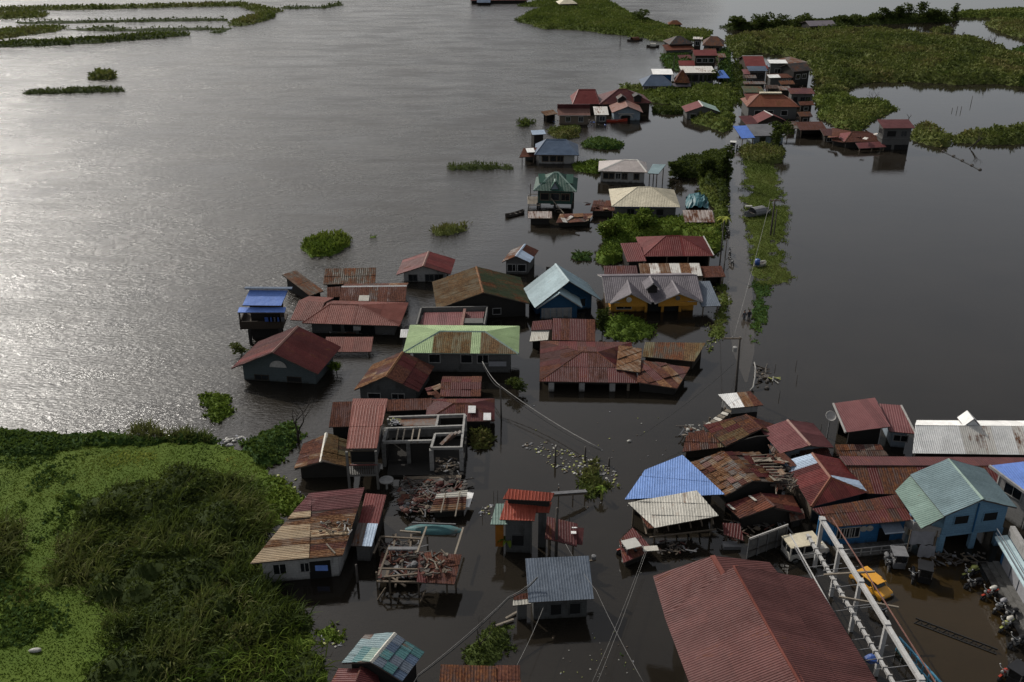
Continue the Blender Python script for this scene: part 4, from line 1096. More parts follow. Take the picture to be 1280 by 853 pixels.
cross_gable(s, (819, 380), (878, 378), 1.75, 367, 5.2, 'slate', 'w_yellow')
s.put('gable_ornament', MB().lathe([(.05, 0), (.28, .02), (.28, .1), (.05, .12)], 14).xf(Matrix.Translation(G(847, 372, 2.4) + Vector((0, -.15, 0))) @ Matrix.Rotation(math.pi / 2, 4, 'X')), 'w_grey')
cross_gable(s, (807, 362), (826, 361.5), 3.0, 354.5, 2.2, 'slate', 'w_dark', wz0=2.4, ins=.3, name='dormer')
wing(s, 'shed', (877, 383.5), (901, 382.5), 1.3, 'bluegrey', None, by=352, zf=2.3, posts=True)
s.window('f', .16, .75, 1.7, .75, 'trim', 'glass')
s.beam('string_course', s.foot[0] + Vector((0, -.06, 1.35)), s.foot[1] + Vector((0, -.06, 1.35)), .14, 'trim')
for t in (.42, .62, .83): 
    a, b, e, n = s.side('f'); p = a.lerp(b, t) + n * .25; s.post(p, 1.6, .3, 'w_yellow')
s.door('f', .52, 2.0, 1.25); s.door('f', .73, 2.4, 1.25)
s = HS('pale blue gable house with white front porch wall', 'gy', (669, 385), (752, 376), 1.7, 'paleblue', 'w_navy', cap='paleblue', ry=352, by=330, oh=.6, of=1.8)
R = cross_gable(s, (671, 386), (727.5, 384.5), 1.55, 367, 3.2, 'paleblue', 'w_navy', cap='paleblue', wz0=-1.1, ins=.5)
s.put('porch_wall', MB().prism([s.wfoot[0] + Vector((.1, -.06, -1.1)), s.wfoot[1] + Vector((-.6, -.06, -1.1)), s.wfoot[1] + Vector((-.6, -.06, 1.35)), s.wfoot[0] + Vector((.1, -.06, 1.35))], (0, .1, 0)), 'w_white')
for i in range(5):
    p = s.wfoot[0].lerp(s.wfoot[1], .1 + .17 * i) + Vector((0, -.13, 0)); s.put('panel_batten', MB().box(p.x - .04, p.x + .04, p.y - .02, p.y + .03, -.2, 1.3), 'w_paleblue')
s.window('f', .8, .9, 1.2, 1.0, 'w_blue')
s = HS('small grey rusty gable hut behind the olive roof', 'gy', (627.5, 328), (662, 328.5), 1.8, 'grey', 'w_grey', cap='skyblue', ry=320.5, by=305.5, skew=.25, matfn=lambda i, a, b: ('greyrust' if i == 0 else ('skyblue' if a < .5 else 'rust')), name='hut', cat='hut', win=fr(.3, .7, z=.9, w=1.2, h=.9))
s = HS('white walled house with dark red gable roof out on the lake side', 'gy', (495.5, 344), (563, 343.2), 1.25, 'darkred', 'w_white', cap='dustpink', ry=333, by=314.5, skew=.10, oh=.8, of=.7, win=fr(.22, .62, .85, z=.55, w=1.0, h=.8), matfn=pick(('red', .5)))
s = HS('house with olive green and rusty tan gable roof', 'gy', (546, 386.5), (662, 380), 1.7, 'olive', 'w_dark', cap='rustlight', ry=366, by=333.5, skew=-.0, matfn=lambda i, a, b: 'oliverust' if i == 0 else 'olive', rows=3, jit=.3, win=[('f', .66, .8, .9, .7)])
# flat terrace
s = QS('flat pink terrace roof with grey parapets', (522, 411, 1.5), (600, 411, 1.5), (606, 390, 1.7), (530, 391, 1.7), 'pink', 'w_grey', ins=.1)
P4 = [G(520, 411, 1.6), G(606, 411, 1.6), G(610, 388, 1.6), G(526, 389.5, 1.6)]
for i, j in ((1, 2), (2, 3), (3, 0)):
    s.put('parapet', MB().prism([P4[i] + Vector((0, 0, -.4)), P4[j] + Vector((0, 0, -.4)), P4[j] + Vector((0, 0, .55)), P4[i] + Vector((0, 0, .55))], (P4[j] - P4[i]).cross(Vector((0, 0, 1))).normalized() * -.16), 'w_concrete')
s.beam('parapet_divider', G(577, 411, 1.95), G(581, 389.5, 1.95), .3, 'dustpink', .7)
s.put('stair_housing', MB().prism([G(577, 409, 1.7), G(604, 409, 1.7), G(604, 403, 1.7), G(577, 403, 1.7)], (0, 0, .5)), 'w_concrete')
def lgreen(i, a, b):
    if i == 0:
        if .26 < a < .58: return 'greenrust'
        if .70 < a: return 'oliverust'
    return 'lightgreen'
s = HS('two storey house with light green hip roof and rusted middle sheets', 'hx', (504, 441), (648, 442.5), 2.7, 'lightgreen', 'w_grey', cap='mint', ry=414.5, sl=.28, rl=.40, matfn=lgreen, oh=.9, of=.9, win=fr(.22, .55, .72, z=1.6, w=1.1, h=.9), fascia='mint')
s.put('laundry', MB().prism([G(611, 458, 1.0), G(633, 458, 1.0), G(633, 452, 1.6), G(611, 452, 1.6)], (0, -.03, 0)), 'cloth')
s = HS('tiny white lean to left of the light green roof', 'shed', (500, 422), (514, 422), 1.4, 'white', 'w_grey', by=412, zf=1.8, name='shed', cat='shed')
s = HS('grey gable house with rusty dark red roof left of the green roof', 'gy', (443, 488), (523, 490), 1.35, 'rust', 'w_stone', cap='rustlight', ry=471, by=440, skew=.17, matfn=lambda i, a, b: random.choice(['rust', 'rust', 'rustlight' if i == 0 else 'darkred', 'darkred']), win=fr(.25, .68, z=.55, w=1.2, h=.55), rows=2, jit=.4)
s = HS('red brown shed roof between the light green roof and the brown hip', 'gx', (550, 496), (601, 496), 1.2, 'rust', 'w_dark', ry=478, sl=.25, matfn=pick(('darkred', .5), ('rustlight', .08)), rows=2, jit=.4, name='shed', cat='shed')
ruin(s, 5, (538, 482, 556, 498), 1.2, 1.5, ['rust', 'rustlight', 'darkred'], .8, 1.4)
s = HS('brown hip roofed house behind the concrete ruin', 'hx', (532, 527), (617.5, 526.5), 1.4, 'darkred', 'w_dark', cap='rust', ry=504.5, sl=.35, rl=.24, roff=.02, matfn=pick(('rust', .4), ('maroon', .3)))
wing(s, 'shed', (484, 514), (540, 512), 1.3, 'rust', 'w_dark', by=499, zf=1.9, jit=.4)
for q in ((590, 512), (609, 521)): s.put('roof_patch', MB().box(-.35, .35, -.45, .45, -.02, .03).xf(Matrix.Translation(G(*q, 2.0 if q[0] < 600 else 1.75)) @ Matrix.Rotation(.3, 4, 'X')), 'white')
# --- left cluster
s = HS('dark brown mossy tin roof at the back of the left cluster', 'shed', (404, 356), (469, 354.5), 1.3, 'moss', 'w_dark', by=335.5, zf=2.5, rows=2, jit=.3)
wing(s, 'shed', (387, 370), (404.5, 364), 1.0, 'moss', 'w_dark', by=341, zf=2.0)
s = HS('rusty roof with white ridge capping behind the salmon roof', 'gx', (424, 378), (507, 377), 1.3, 'rust', 'w_dark', cap='white', ry=358, sl=.3, matfn=pick(('brown', .3), ('rustlight', .05)))
wing(s, 'shed', (409, 372), (426, 371), 1.2, 'rust', 'w_dark', by=359, zf=1.8)
s.put('roof_patch', MB().box(-.6, .6, -.5, .5, -.03, .03).xf(Matrix.Translation(G(455, 373, 1.75)) @ Matrix.Rotation(.28, 4, 'X')), 'creamold')
s = HS('long salmon pink hip roofed house in the left cluster', 'hx', (378, 404), (499.5, 407.5), 1.6, 'salmon', 'w_grey', cap='salmon', ry=381.3, sl=.32, rl=.30, roff=-.12, win=fr(.3, .45, z=.8, w=1.0, h=1.0), oh=.8, of=.8)
wing(s, 'gx', (363, 400), (396, 402), 1.7, 'salmon', None, ry=377, sl=.28)
for t in (.62, .72): s.door('f', t, .9, 1.1, 'glass')
s.put('air_conditioner', MB().box(-.4, .4, -.25, .25, -.25, .25).xf(Matrix.Translation(s.side('f')[0].lerp(s.side('f')[1], .56) + Vector((0, -.3, 1.0)))), 'frame')
wing(s, 'shed', (404, 440), (464, 440), .5, 'salmon', None, by=421.5, zf=1.35, posts=True, name='awning')
# blue two storey house
s = HS('two storey house with bright blue stepped roof at the left end', 'shed', (303, 382), (351.5, 382.5), 4.3, 'blue', 'w_dark', by=363, zf=5.2, skew=.16, oh=.5, of=.6, wz0=1.8, plain=True)
R = s.R; s.beam('ridge_cap', R['ridges'][0][0] + Vector((-.5, 0, .25)), R['ridges'][0][1] + Vector((.5, 0, .25)), .5, 'steelblue', .14)
wing(s, 'shed', (297, 391), (356, 391), 3.7, 'blue', None, by=384.5, zf=4.2, plain=True, name='skirt_roof')
f = [G(300, 410, 1.9), G(354, 409, 1.9), G(360, 392, 1.9), G(308, 392, 1.9)]
s.put('balcony_floor', MB().prism(f, (0, 0, -.2)), 'w_wood')
s.put('balcony_parapet', MB().prism([f[0], f[1], f[1] + Vector((0, 0, .75)), f[0] + Vector((0, 0, .75))], (0, .1, 0)), 'w_wood')
s.put('balcony_parapet', MB().prism([f[0] + Vector((0, .12, 0)), f[3], f[3] + Vector((0, 0, .75)), f[0] + Vector((0, .12, .75))], (.1, 0, 0)), 'w_wood')
for q in (f[0] + Vector((.1, .1, 0)), f[1] + Vector((-.1, .1, 0))): s.post(q, 3.7, .14, 'w_wood', 1.9)
for q in (G(314, 430), G(352, 429), G(314, 418), G(352, 417)): s.post(q, 1.75, .3, 'w_dark')
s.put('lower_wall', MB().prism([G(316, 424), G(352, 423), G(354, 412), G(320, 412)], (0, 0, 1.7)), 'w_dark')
for i in range(5): s.put('laundry', MB().box(-.3, .3, -.02, .02, -.5, 0).xf(Matrix.Translation(G(334 + i * 4.5, 397, 3.2))), random.choice(['cloth', 'shirt2', 'cloth', 'bluepaint']))
s = HS('dark red gable house with white fan ornament at lower left', 'gy', (289, 461), (397, 468), 1.75, 'darkred', 'w_tealgrey', cap='dustpink', ry=441, by=408, skew=.10, oh=.7, of=1.0, matfn=lambda i, a, b: 'red' if i == 0 and random.random() < .6 else None, win=fr(.25, .7, z=.4, w=1.4, h=.5))  # left slope gets brighter red sheets: its sunlit side put into the paint
a, b, e, n = s.side('f'); c = a.lerp(b, .5)
fan = [c + n * .06 + e * (.9 * math.cos(math.pi * k / 10)) + Vector((0, 0, 1.75 + .75 * math.sin(math.pi * k / 10))) for k in range(11)]
s.put('fan_ornament', MB().prism(fan, n * .06), 'trim')
# --- big rusty hip house in the street
def rh(i, a, b): return random.choice(['rustdeep', 'rustdeep', 'rust', 'darkred'])
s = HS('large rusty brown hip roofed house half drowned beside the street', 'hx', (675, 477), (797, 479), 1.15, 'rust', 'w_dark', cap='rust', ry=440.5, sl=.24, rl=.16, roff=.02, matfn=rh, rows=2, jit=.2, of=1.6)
QS('', (796, 478, 1.2), (846, 486, .9), (862, 460, 1.2), (800, 450, 2.0), 'rust', 'w_dark', s=s, rname='side_roof', rows=3, jit=1.2, matfn=pick(('darkred', .3), ('rustdeep', .3), ('rustlight', .12)), sides='rf')
QS('', (770, 462, 1.75), (800, 466, 1.5), (802, 436, 2.0), (773, 432, 2.25), 'rustlight', None, s=s, rname='patch_roof', rows=5, jit=.6, sides='', sw=2.2)
for q in (689, 727, 765, 785): s.post(G(q, 488), 1.0, .55 if q != 785 else .25, 'w_white' if q != 785 else 'paletimber')
s = QS('mossy tan tin roofed shed at the street end of the big rusty hip', (803, 446, 1.2), (868, 452, 1.2), (882, 429, 1.6), (806, 428, 1.6), 'oliverust', 'w_wood', rows=1, matfn=pick(('greenrust', .4), ('moss', .3)))
s = HS('rusty red shed with white patch in front of the pale blue house', 'shed', (690, 425), (744, 426.5), 1.2, 'darkred', 'w_dark', by=399, zf=2.2, matfn=pick(('rust', .5)), name='shed', cat='shed')
QS('', (662, 427, 1.0), (685, 425, 1.1), (688, 408, 1.6), (666, 409, 1.6), 'creamold', 'w_dark', s=s, rname='side_roof')
QS('', (664, 413, 1.5), (690, 412, 1.6), (690, 400, 2.0), (666, 402, 2.0), 'darkred', None, s=s, rname='side_roof', sides='')

# ================================================================== near houses
def GQ(label, eln, elf, rn, rf, ern, erf, ze, zr, roof, wall, cap=None, ins=.4, sides='frbl', wz0=None, name='house', cat='house', hip=None, **rk):
    """gable from six picture points: left eave near/far, ridge near/far, right eave near/far"""
    p = [G(*eln, ze), G(*elf, ze), G(*rn, zr), G(*rf, zr), G(*ern, ze), G(*erf, ze)]
    c = sum(p, Vector()) / 6; e = p[4] - p[0]
    s = House(name, label, cat, c, math.atan2(e.y, e.x)); ALL.append(s)
    sl = [[p[1], p[0], p[2], p[3]], [p[4], p[5], p[3], p[2]]]
    if hip: sl.append([p[0], p[4], p[2]])
    # flatten each four-cornered slope into one plane
    for q in sl:
        if len(q) == 4:
            (a, b, cc), n = plane_of(q[:3]); q[3] = Vector((q[3].x, q[3].y, a * q[3].x + b * q[3].y + cc))
    s.roof(sl, roof, [(p[2], p[3])] + ([(p[0], p[2]), (p[4], p[2])] if hip else []) if cap else (), cap, **rk)
    q = [p[0], p[4], p[5], p[1]]; fp = []
    for i in range(4):
        d1 = (q[(i + 1) % 4] - q[i]); d2 = (q[i - 1] - q[i]); d1.z = d2.z = 0
        fp.append(q[i] + d1.normalized() * ins + d2.normalized() * ins)
    if sides: s.walls(fp, wall, wz0, sides)
    s.foot = [Vector((v.x, v.y, 0)) for v in fp]
    return s

# --- lower left group
s = GQ('brown tin gable hut beside the bare tree', (368.5, 587), (380, 555), (401, 577.5), (408, 541.5), (438.5, 585), (440, 553), 1.2, 2.05, 'rust', 'w_dark', cap='creamold', rows=2, jit=.8,
       matfn=lambda i, a, b: random.choice(['rust', 'rustlight', 'rust']) if i == 0 else random.choice(['oliverust', 'moss', 'greenrust']))
s = QS('small red brown tin shed behind the tall pink roof', (411, 534, 1.3), (440, 533, 1.3), (444, 502, 2.3), (416, 503, 2.3), 'darkred', 'w_dark', matfn=pick(('rust', .6)))
s = QS('tall narrow house with pink ribbed roof and balcony', (432.7, 561, 4.0), (471, 560.5, 4.0), (483.5, 507, 4.9), (440, 507, 4.9), 'salmon', 'w_grey', name='house', cat='house', ins=.45, wz0=1.6, rib=.25)
QS('', (440, 507, 4.9), (483.5, 507, 4.9), (484.5, 499, 4.6), (441, 499, 4.6), 'salmon', None, s=s, rname='back_roof', sides='')
s.window('f', .5, 2.9, 2.0, 1.1, 'timber', 'darkvoid')
c0, c1 = G(434, 594, 1.6), G(473, 593, 1.6)
bk = Vector((0, 1.6, 0))
s.put('balcony_floor', MB().prism([c0, c1, c1 + bk, c0 + bk], (0, 0, -.18)), 'w_concrete')
s.beam('balcony_rail', c0 + Vector((0, .05, .95)), c1 + Vector((0, .05, .95)), .1, 'trimred')
for i in range(15):
    q = c0.lerp(c1, i / 14) + Vector((0, .05, 0)); s.put('baluster', MB().box(q.x - .03, q.x + .03, q.y - .03, q.y + .03, 1.6, 2.52), 'w_wood')
for q in (c0 + Vector((.1, .1, 0)), c1 + Vector((-.1, .1, 0))): s.post(q, 3.9, .2, 'w_concrete')
for q in s.wfoot[2:]: s.post(q, 1.7, .3, 'w_concrete')
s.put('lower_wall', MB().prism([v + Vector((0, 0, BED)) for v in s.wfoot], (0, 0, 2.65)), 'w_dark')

# concrete shell
s = House('concrete_shell', 'roofless grey concrete house shell with open beams', 'ruin', G(530, 575)); ALL.append(s)
zt = 2.5
def cb(a, b, w=.2, h=.24, z=zt, m='concrete'): s.beam('beam', G(*a, z), G(*b, z), w, m, h)
cb((486, 522.5), (581, 519)); cb((483, 536.5), (580, 533)); cb((479, 553), (540, 551.5)); cb((539, 560.5), (576.5, 560))
cb((581, 519), (576.5, 560.5), z=zt + .003); cb((548, 520.5), (545, 534.5), z=zt + .003); cb((544, 543.5), (539, 560.5), z=zt + .003); cb((544, 543.5), (578, 542.5), .2, .25)
cb((484, 536), (479, 553), z=zt + .003)
for x in (495, 503, 514, 522): cb((x + 3, 537), (x, 553), .12, .15, m='paletimber')
for a, b in (((539, 560.5), 'concrete'), ((576.5, 560.5), 'concrete'), ((479, 553), 'darkconcrete'), ((581, 519), 'concrete'), ((483, 536.5), 'concrete'), ((486, 522.5), 'concrete'), ((548, 520.5), 'darkconcrete'), ((510, 552), 'darkconcrete')):
    s.post(G(*a, zt), zt - .12, .34, b)
def cw_(a, b, z0, z1, m='darkconcrete', t=.16):
    A, B = G(*a, zt), G(*b, zt); A.z = B.z = z0; d = (B - A).normalized(); n = Vector((-d.y, d.x, 0))
    s.put('wall', MB().prism([A, B, B + Vector((0, 0, z1 - z0)), A + Vector((0, 0, z1 - z0))], n * t), m)
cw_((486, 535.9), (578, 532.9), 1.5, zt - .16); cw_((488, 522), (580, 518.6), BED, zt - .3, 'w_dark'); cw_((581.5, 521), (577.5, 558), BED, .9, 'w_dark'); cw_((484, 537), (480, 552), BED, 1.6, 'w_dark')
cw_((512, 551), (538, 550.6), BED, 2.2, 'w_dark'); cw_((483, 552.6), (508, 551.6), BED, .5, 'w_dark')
s.put('slab', MB().prism([G(505, 534, 2.3), G(546, 533, 2.3), G(548, 522, 2.3), G(487, 523.5, 2.3)], (0, 0, .12)), 'greyrust')
for i in range(3): s.beam('fallen_board', G(551 + i * 5, 556 - i * 3, 2.2), G(566 + i * 5, 541 - i, 2.75), .35, 'greyrust', .04)
s.put('floor', MB().prism([G(484, 594, .25), G(580, 594, .25), G(584, 548, .25), G(488, 552, .25)], (0, 0, -.3)), 'w_dark')  # floor and w_dark walls carry the shell's interior shade in their colour
def heap(label, box, n, z, mats, smin=.15, smax=.5, name='debris_pile', cat='rubbish'):
    """loose rubbish too mixed to count"""
    objs = []
    mb = MB(); mi = []
    for i in range(n):
        px, py = random.uniform(box[0], box[2]), random.uniform(box[1], box[3]); c = G(px, py, z)
        k = random.random(); n0 = len(mb.f); L_ = random.uniform(smin, smax)
        R_ = Matrix.Translation(c + Vector((0, 0, random.uniform(-.05, .12)))) @ Matrix.Rotation(random.uniform(0, 6.3), 4, 'Z') @ Matrix.Rotation(random.uniform(-.4, .4), 4, 'X')
        if k < .62: t = MB().box(-L_ * 1.3, L_ * 1.3, -.05, .05, -.025, .025)
        elif k < .82: t = MB().box(-L_ * .5, L_ * .5, -L_ * .4, L_ * .4, -.02, .02)
        else: t = MB().blob((0, 0, 0), L_ * .6, L_ * .45, L_ * .35, 6, 4, .2)
        t.xf(R_); mb.add(t.v, t.f); mi += [random.randrange(len(mats))] * len(t.f)
    me = bpy.data.meshes.new(name); me.from_pydata([tuple(v) for v in mb.v], [], mb.f)
    for m in mats: me.materials.append(MATS[m])
    me.polygons.foreach_set('material_index', mi); me.update()
    o = bpy.data.objects.new(name, me); COL.objects.link(o)
    return tag(o, label, cat, kind='stuff')
heap('broken timber and rubbish inside the concrete shell', (545, 572, 576, 592), 40, .4, ['greycover', 'timber', 'pole', 'timber'], .12, .4)
heap('broken boards and rubbish in front of the concrete shell', (500, 600, 582, 618), 120, .45, ['timber', 'pole', 'pole', 'rustdeep', 'pole', 'darkconcrete', 'rust'], .2, .8)
heap('planks and rubbish around the small rusty roof below the shell', (500, 612, 545, 640), 110, .5, ['timber', 'rustdeep', 'pole', 'pole', 'greycover', 'rust'], .2, .75)
heap('white bagged rubbish on the far slab of the concrete shell', (488, 524, 499, 532), 26, 2.65, ['plastic', 'cloth', 'lime', 'greycover'], .15, .35)
s = House('raft', 'sunken raft of grey boards in front of the concrete shell', 'raft', G(540, 612)); ALL.append(s)
for i in range(9):
    y = 598 + i * 4.6; z = .32
    s.put('board', MB().beam(G(503 + random.uniform(-3, 3), y, z), G(578 + random.uniform(-8, 4), y - 2 + random.uniform(-2, 2), z), .42, .06), random.choice(['greycover', 'timber', 'pole', 'greyrust']))
for q in ((506, 601), (575, 598), (508, 634), (574, 632)): s.post(G(*q), .27, .14)
s = House('round_table', 'round grey table top beside the tall pink roofed house', 'table', G(483, 602)); ALL.append(s)
s.put('table_top', MB().lathe([(.05, .9), (.62, .9), (.62, .97), (.05, .98)], 18, (G(483, 600, .95).x, G(483, 600, .95).y, 0)), 'concrete')
s.put('leg', MB().lathe([(.12, BED), (.08, .88)], 8, (G(483, 600, .95).x, G(483, 600, .95).y, 0)), 'concrete')
s = QS('small rusty roof with timber battens below the concrete shell', (537, 640.5, .8), (581, 637.5, .8), (584, 613, 1.35), (546, 618, 1.35), 'rust', 'w_dark', horiz=True, rows=1, jit=.4, matfn=pick(('rustlight', .3), ('creamold', .15)))
for a, b in (((551, 641), (557, 617)), ((569, 646), (575, 615))): s.beam('batten', G(*a, .98), G(*b, 1.45), .1, 'paletimber')
s.put('loose_sheet', MB().beam(G(582, 634, .7), G(588, 616, .9), .6, .04), 'white')
s = House('capsized_boat', 'long teal upturned boat hull below the small rusty roof', 'boat', G(542, 660)); ALL.append(s)
a, b = G(506, 657, .35), G(579, 659, .35); hull = MB(); d = b - a
for i in range(13):
    t = i / 12; w = .75 * math.sin(math.pi * (.06 + .88 * t)) ** .6
    p = a + d * t
    for k in range(7):
        an = math.pi * k / 6; hull.v.append(p + Vector((0, -math.cos(an) * w, -.58 + math.sin(an) * w * .9)))
hull.f = [(i * 7 + k, i * 7 + 7 + k, i * 7 + 8 + k, i * 7 + 1 + k) for i in range(12) for k in range(6)]
s.put('hull', hull, 'teal', None, True)
s.put('keel', MB().beam(a + Vector((.6, 0, .26)), b + Vector((-.6, 0, .26)), .1, .12), 'greycover')
# tan and pink roof
def tanm(i, a, b):
    if a > .68: return 'pink'
    return random.choice(['tan', 'tan', 'tan', 'rustlight', 'rustlight', 'rust'])
def tanf(i, a, b):
    return tanm(i, 1 - a, b)
s = QS('white shack under a broad tan rusty roof with pink upper sheets', (313, 704.5, 2.3), (428, 694.5, 2.3), (455, 611, 3.3), (386.7, 617, 3.3), 'tan', 'w_white', name='house', cat='house', horiz=True, rows=2, jit=.9, sw=.72, rib=.18, ins=.5, matfn=tanm,
       win=[('f', .22, 1.2, .9, .9), ('f', .55, 1.15, .6, .8)])
s.door('f', .75, 1.6, 1.6)
s.put('laundry', MB().box(-.55, .55, -.02, .02, -.25, .25).xf(Matrix.Translation(s.side('f')[0].lerp(s.side('f')[1], .76) + Vector((0, -.1, 1.0)))), 'blue')
s.beam('plank', G(408, 680, 2.65), G(419, 692, 2.45), .12, 'paletimber', .06)
heap('stones and scraps weighing down the tan rusty roof', (400, 650, 438, 667), 34, 2.95, ['timber', 'concrete', 'pole', 'rust'], .12, .3)
s = QS('red and pale lean to beside the tan roofed shack', (447, 656, 2.0), (473, 657, 2.0), (483, 619, 2.5), (457, 617, 2.5), 'red', 'w_dark', name='lean_to', cat='shed')
QS('', (439, 682, 1.7), (465, 683, 1.7), (472.5, 655, 2.1), (448, 654, 2.1), 'greyrust', 'w_grey', s=s, rname='side_roof', plain=False, matfn=pick(('skyblue', .6)))
# stilt frame
s = House('stilt_frame', 'collapsed timber stilt frame standing in the water', 'ruin', G(510, 700)); ALL.append(s)
for i in range(11):
    s.beam('floor_board', G(474 + i * 4.4, 723 - (i % 3), .75), G(480 + i * 4.2, 690 + (i % 2) * 6, .78), .34, random.choice(['pole', 'timber', 'rustdeep', 'pole']), .05)
for a, b, z, m in (((476, 671), (467, 692), 1.3, 'timber'), ((487, 682), (473, 720), 1.4, 'paletimber'), ((473, 711), (522, 712), 1.4, 'timber'), ((480, 721.5), (522, 717.5), 1.55, 'paletimber'), ((533, 659), (521.5, 691), 1.7, 'paletimber'),
                   ((485, 686), (522, 686), 1.45, 'greycover'), ((476, 671), (527, 674), 1.35, 'timber'), ((495, 668), (492, 684), 1.2, 'paletimber'), ((514, 668), (513, 684), 1.2, 'timber'), ((500, 664), (526, 666), 1.3, 'paletimber'), ((471, 727), (521, 728), 1.1, 'timber'), ((579, 660), (568, 695), 1.5, 'paletimber'), ((486, 720), (507, 733), 1.0, 'timber'), ((498, 718), (494, 734), 1.0, 'timber')):
    s.beam('beam', G(*a, z), G(*b, z + .02), .14 if m != 'greycover' else .35, 'timber' if m == 'paletimber' and a[0] < 500 else m, .11)
for q in ((472, 735), (488, 742), (524, 744), (559, 742), (475, 695), (523, 705), (570, 735), (535, 690)): s.post(G(*q), 1.5, .13)
s.beam('brace', G(472, 750), G(482, 735, 1.0), .09, 'timber'); s.beam('brace', G(526, 752), G(532, 738, 1.0), .09, 'timber')
QS('', (521, 728, 1.6), (568, 731, 1.5), (577, 694, 1.9), (524, 690, 2.0), 'darkred', 'w_dark', s=s, rname='roof', sides='', rows=2, jit=.8, matfn=pick(('rust', .5)))
heap('dark broken timber and rusty scraps inside the stilt frame', (476, 672, 524, 722), 70, .85, ['pole', 'timber', 'rustdeep', 'pole', 'greycover', 'rust'], .2, .7)
heap('broken sticks and rubble on the red roof of the stilt frame', (526, 690, 562, 718), 60, 1.95, ['paletimber', 'timber', 'pole', 'pole', 'rust'], .12, .45)
# orange house
s = QS('tall grey block house with stepped orange tin roof', (624.5, 649.5, 3.4), (668, 651, 3.4), (672, 627, 4.0), (632, 626, 4.0), 'orange', 'w_stone', name='house', cat='house', rib=.25, ins=.35)
QS('', (628.6, 623.5, 4.5), (688.5, 626.8, 4.5), (693, 616.6, 4.9), (636, 611.7, 4.9), 'orange', 'w_dark', s=s, rname='upper_roof', wz0=3.6, rib=.25, ins=.25, sides='frbl')
QS('', (667, 640.5, 3.6), (686.5, 640.8, 3.6), (689.5, 628, 4.0), (671, 627.5, 4.0), 'orange', 'w_stone', s=s, rname='side_roof', rib=.25, sides='fr')
QS('', (613, 655.5, 2.8), (634.5, 655.5, 2.8), (633, 630, 3.4), (620, 630, 3.4), 'tealroof', 'w_orange', s=s, rname='annex_roof', wz0=.4, matfn=lambda i, a, b: 'mint')
s.window('f', .5, 1.2, .9, 1.0, 'w_stone', 'darkvoid')
s.beam('downpipe', s.foot[1] + Vector((.06, -.1, BED)), s.foot[1] + Vector((.06, -.1, 3.3)), .1, 'w_grey')
s = QS('maroon canopy beside the orange roofed house', (681, 673, 1.8), (721, 683, 1.6), (722, 655, 2.2), (684, 646, 2.4), 'maroon', None, sides='', posts=True, name='canopy', cat='canopy')
s.beam('side_flap', G(724, 681, 1.5), G(726, 660, 2.1), .5, 'maroon', .05)
for q in ((718, 659), (717, 666)): s.put('roof_patch', MB().box(-.2, .2, -.15, .15, -.02, .03).xf(Matrix.Translation(G(*q, 2.1))), 'white')
s = House('gangway', 'pale plank gangway from the orange roof to the bushy islet', 'gangway', G(716, 618)); ALL.append(s)
s.put('plank', MB().beam(G(690, 617, 1.6), G(733, 614, .9), .4, .07), 'greycover'); s.put('plank', MB().beam(G(690, 619.5, 1.5), G(733, 616.5, .8), .3, .07), 'timber')
for q in ((698, 626), (716, 624), (731, 622)): s.post(G(*q), .85 if q[0] > 700 else 1.35, .1)
# grey stone house
s = QS('grey block house with blue grey ribbed roof and two dark windows', (660.5, 753, 2.0), (742, 748.5, 2.0), (736, 695, 3.1), (656.6, 698.6, 3.1), 'bluegrey', 'w_stone', name='house', cat='house', ins=.4, rib=.2)
for t in (.42, .78): s.window('f', t, .85, .75, .95, 'w_stone', 'darkvoid')
QS('', (641, 757, 1.6), (664, 754.5, 1.6), (663, 741, 1.9), (642, 744, 1.9), 'creamold', 'w_grey', s=s, rname='side_roof', rows=2, matfn=lambda i, a, b: 'rust' if b < .5 else 'creamold')
for a, b in (((632, 773), (648, 764)), ((620, 782), (642, 774))): s.beam('plank', G(*a, .15), G(*b, .15), .16, 'paletimber', .05)
s.put('water_tank', MB().lathe([(.05, 0), (.17, .03), (.18, .3), (.05, .34)], 12, tuple(G(742, 699, 2.6))), 'greycover')
s.beam('tank_bracket', G(735, 702, 2.55), G(745, 700, 2.55), .12, 'timber')
# bottom left roofs
s = GQ('teal patched gable roof at the bottom left of centre', (428, 829.5), (457, 794.5), (463.5, 828), (494, 791.5), (502, 852), (530, 815.5), 2.2, 2.9, 'teal', 'w_dark', cap='creamold', rows=3, jit=.6,
       matfn=lambda i, a, b: random.choice(['tealroof', 'greyrust', 'mint', 'teal']) if i == 0 else random.choice(['teal', 'steelblue', 'teal', 'bluegrey']))
s = GQ('brown hip roof at the bottom edge in front of the teal gable', (395, 890), (424, 836), (440, 880), (452, 834), (490, 895), (470, 842), 1.6, 2.2, 'maroon', 'w_dark', cap='rust', matfn=pick(('darkred', .4)))
s = QS('dark brown roof at the bottom edge with rusty orange end sheets', (545, 900, 1.6), (622, 900, 1.6), (620, 833, 2.4), (551, 831, 2.4), 'darkred', 'w_dark', matfn=pick(('brown', .4)))
QS('', (622, 905, 1.6), (655, 905, 1.6), (650, 832, 2.3), (620, 832, 2.3), 'rustlight', None, s=s, rname='side_roof', rows=4, horiz=False, sides='', matfn=lambda i, a, b: 'creamold' if b > .5 else 'rust')

